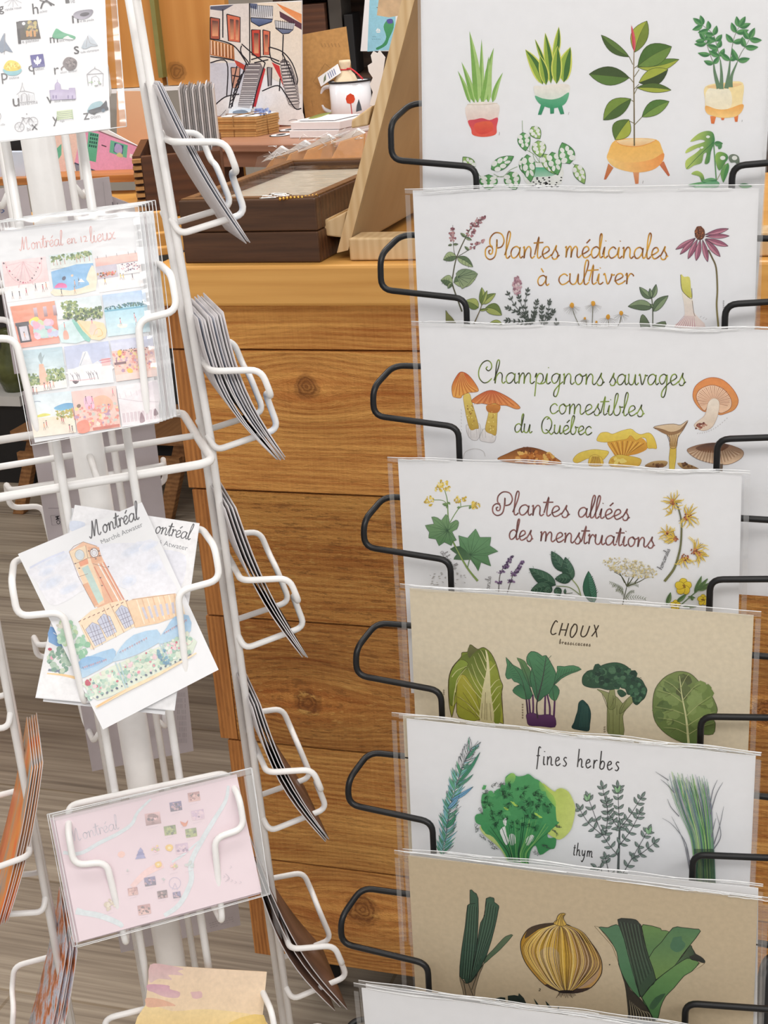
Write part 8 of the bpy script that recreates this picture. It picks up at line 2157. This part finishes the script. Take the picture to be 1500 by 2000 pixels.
def art_pink(a):
    a.map(0, 240, 4.1667)
    pk_, gn = G(232, 160, 196), G(110, 190, 160)
    a.poly([(430, 100), (660, 60), (610, 330), (480, 440), (430, 440)], G(240, 212, 200), G(236, 204, 196), sm=False)
    a.poly([(660, 60), (800, 60), (1140, 196), (1132, 460), (900, 446), (606, 330)], pk_, G(236, 172, 204), sm=False)
    a.poly([(720, 70), (806, 90), (780, 320), (700, 300)], gn, G(96, 180, 146), sm=False)
    for i in range(4):
        for j in range(4): a.poly([(736 + i * 17 - j * 4, 84 + j * 30 + i * 3), (748 + i * 17 - j * 4, 86 + j * 30 + i * 3), (746 + i * 17 - j * 4, 106 + j * 30 + i * 3), (734 + i * 17 - j * 4, 104 + j * 30 + i * 3)], G(54, 96, 90), None, sm=False)
    a.poly([(900, 140), (1040, 182), (1030, 286), (890, 240)], gn, None, sm=False); a.poly([(932, 160), (1006, 184), (996, 262), (924, 236)], G(70, 90, 130), None, sm=False); a.poly([(945, 170), (990, 186), (990, 250), (930, 232)], G(180, 170, 216), None, k=2); a.ell(975, 262, 30, 18, G(206, 206, 150), 20, 10, .2)
    a.line([(826, 180), (866, 194)], 2, G(90, 70, 80)); a.poly([(1058, 250), (1116, 266), (1112, 298), (1054, 282)], G(240, 232, 236), None, sm=False)
    a.line([(800, 66), (1140, 200)], 2, G(150, 110, 120)); a.poly([(606, 330), (900, 440), (760, 450), (620, 400)], G(130, 140, 160), G(160, 160, 170), sm=False); a.poly([(490, 440), (560, 370), (570, 450)], G(226, 196, 130), None, sm=False); a.poly([(450, 220), (500, 170), (500, 260), (466, 310)], gn, None, sm=False)
    a.line([(606, 326), (900, 440)], 2.5, G(80, 86, 110)); a.line([(640, 390), (800, 440)], 1.2, G(220, 220, 224))
slab('house_picture', [(96, 232), (170, 232), (274, 288), (268, 348), (96, 347)], 2.70, 0.003, M_paper, 'pink house picture with green door standing on the shelf board', 'picture', art=art_pink)
M_peachy = plain('peach_board', rgb(226, 178, 140), 0.5, 0.05, 12)
slab('peach_sheet', [(228, 178), (310, 178), (312, 346), (228, 344)], 2.80, 0.003, M_peachy, 'plain peach sheet in a glossy sleeve behind the pink house picture', 'sheet')
slab('clear_packet', [(266, 330), (310, 236), (330, 236), (318, 345), (268, 346)], 2.76, 0.002, M_sleeve_glint, 'shiny clear packet glinting beside the dark crate', 'packet')  # opaque near-white slab, the packet's glint is painted as its colour
M_bluebook = plain('pale_blue_cover', rgb(206, 216, 232), 0.5, 0.03, 30)
slab('pale_book', [(-60, 298), (49, 297), (50, 345), (-60, 347)], 2.72, 0.02, M_bluebook, 'pale blue-white book on the shelf board at the left edge', 'book')
slab('black_box', [(-40, 262), (42, 262), (42, 296), (-40, 296)], 2.76, 0.10, M_black, 'black box behind the pale blue book on the left', 'box')
# shelf unit low on the far left
WS = upright(at_depth(0, 784, 5.0), kyaw)
WSb = upright((WS.O.x, WS.O.y, 0), kyaw)
def wh(px, py): x, y = WS.hit(px, py); return x, y + WS.O.z
ws = thing('white_shelf_unit', 'white shelf unit at the far left edge, behind the spinner', 'shelf', WSb)
xw0, xw1 = wh(-300, 784)[0], wh(39, 784)[0]
M_white_shelf = plain('white_laminate', rgb(214, 214, 212), 0.5, 0.02, 20)
m = MB(); m.box(xw0, xw1, wh(0, 793)[1], wh(0, 774)[1], -0.35, 0); m.build('shelf_board', M_white_shelf, ws)
m = MB(); m.box(xw0, xw1, 0.0, wh(0, 794)[1], -0.34, -0.01); m.build('dark_hollow', M_black, ws)  # solid black block painting the shade in the hollow under the shelf
m = MB(); m.box(xw0, xw1, wh(0, 774)[1] + .0005, wh(0, 640)[1], -0.35, -0.30); m.build('back_panel', M_black, ws)
M_olive = plain('olive_glaze', rgb(86, 92, 52), 0.25, 0.4, 18)
vx, vz = wh(8, 772)
vf = Fr(WSb.pt(vx, wh(0, 774)[1] + .001, -0.08), WSb.X, WSb.Y)
m = MB(); m.lathe([(0.0001, 0), (0.040, 0), (0.058, 0.045), (0.054, 0.105), (0.030, 0.15), (0.026, 0.19), (0.032, 0.205), (0.0001, 0.205)], 24, 'Y')
tag(m.build('olive_vase', M_olive, frame=vf), 'dark olive glazed vase on the white shelf at the left edge', 'vase')
# dark cabinet along the back, and a low stool
DC = upright(at_depth(150, 958, 5.35), kyaw)
DCb = upright((DC.O.x, DC.O.y, 0), kyaw)
M_charcoal = plain('charcoal_laminate', rgb(52, 49, 48), 0.6, 0.15, 10)
dc = thing('dark_cabinet', 'long low charcoal cabinet along the back wall', 'cabinet', DCb)
m = MB(); m.box(-1.0, 1.6, 0.0, 0.07, -0.38, -0.03); m.build('plinth', M_black, dc)
m = MB(); m.box(-1.0, 1.6, 0.0705, 0.62, -0.4, 0.0); m.build('body', M_charcoal, dc, bevel=0.003)
m = MB(); m.box(-1.02, 1.62, 0.6205, 0.65, -0.4, 0.01); m.build('top', M_charcoal, dc)
st0 = on_z(178, 1012, 0.0)
SF = upright(st0, kyaw)
stool = thing('trestle_stool', 'low wooden trestle with splayed legs on the floor behind the spinner', 'stool', SF)
def sh_(px, py): return SF.hit(px, py)
def leg2(p0, p1, w_, z0, z1):
    a0_, a1_ = sh_(*p0), sh_(*p1)
    y1 = 0.0
    k_ = (a1_[0] - a0_[0]) / (a1_[1] - a0_[1])
    xb = a0_[0] + k_ * (y1 - a0_[1])
    m = MB(); m.prism([(a0_[0] - w_, a0_[1]), (xb - w_, 0), (xb + w_, 0), (a0_[0] + w_, a0_[1])], z0, z1)
    m.build('leg', M_stool, stool, bevel=0.002)
for z0, z1 in ((-0.03, 0.0), (-0.28, -0.25)):
    leg2((62, 862), (34, 1008), 0.019, z0, z1); leg2((356, 850), (324, 1004), 0.022, z0, z1)
xa, ya = sh_(40, 890); xb, yb2 = sh_(356, 900); yt = sh_(200, 862)[1]
m = MB(); m.box(xa, xb, ya - .012, ya + .016, -0.0005, 0.018); m.build('apron', M_stool, stool)
m = MB(); m.box(xa - .01, xb + .03, yt, yt + .03, -0.30, 0.02); m.build('top_board', M_stool, stool)
# dark shelving behind the desk
BK = upright(at_depth(680, 120, 3.62), dyaw * .2)
BKb = upright((BK.O.x, BK.O.y, 0), dyaw * .2)
def bh(px, py): x, y = BK.hit(px, py); return x, y + BK.O.z
bk = thing('dark_bookcase', 'dark brown wooden bookcase behind the mug and envelope', 'bookcase', BKb)
M_dkwood = wood('dark_bookcase_wood', rgb(92, 68, 52), rgb(48, 34, 28), (1, 0, 0), 40, 0.6, 0.1)
xk0, xk1 = bh(560, 120)[0], bh(560, 120)[0] + 1.1
m = MB(); m.box(xk0, xk1, 0, 2.3, -0.32, -0.30); m.build('back_panel', M_dkwood, bk)
for yy in (bh(680, 150)[1], bh(680, 132)[1] - .3, bh(680, -60)[1]):
    m = MB(); m.box(xk0, xk1, yy - .03, yy, -0.2995, 0); m.build('shelf', M_dkwood, bk)
for xx in (xk0 - .02, xk1):
    m = MB(); m.box(xx, xx + .02, 0, 2.3, -0.30, 0); m.build('side_panel', M_dkwood, bk)
zs = bh(680, 150)[1]
def onshelf(px0, px1, ytop, d0, d1, mat, name, lb, cat):
    x0_, x1_ = bh(px0, 100)[0], bh(px1, 100)[0]
    f = Fr(BKb.pt((x0_ + x1_) / 2, zs + .001, 0), BKb.X, BKb.Y)
    m = MB(); m.box(-(x1_ - x0_) / 2, (x1_ - x0_) / 2, 0, bh(680, ytop)[1] - zs, d0, d1)
    return tag(m.build(name, mat, frame=f, bevel=.002), lb, cat)
onshelf(588, 638, 4, -.25, -.02, wood('crate_brown', rgb(112, 72, 50), rgb(70, 42, 30), (1, 0, 0), 60), 'wooden_crate', 'dark brown wooden crate on the bookcase shelf behind the kraft envelope', 'crate')
onshelf(642, 668, -10, -.25, -.05, plain('grey_box_card', rgb(92, 86, 80), .7, .1, 20), 'grey_box', 'tall grey-brown box beside the wooden crate on the bookcase', 'box')
onshelf(672, 690, 30, -.2, -.04, M_black, 'black_holder', 'small black holder on the bookcase beside the grey box', 'holder')
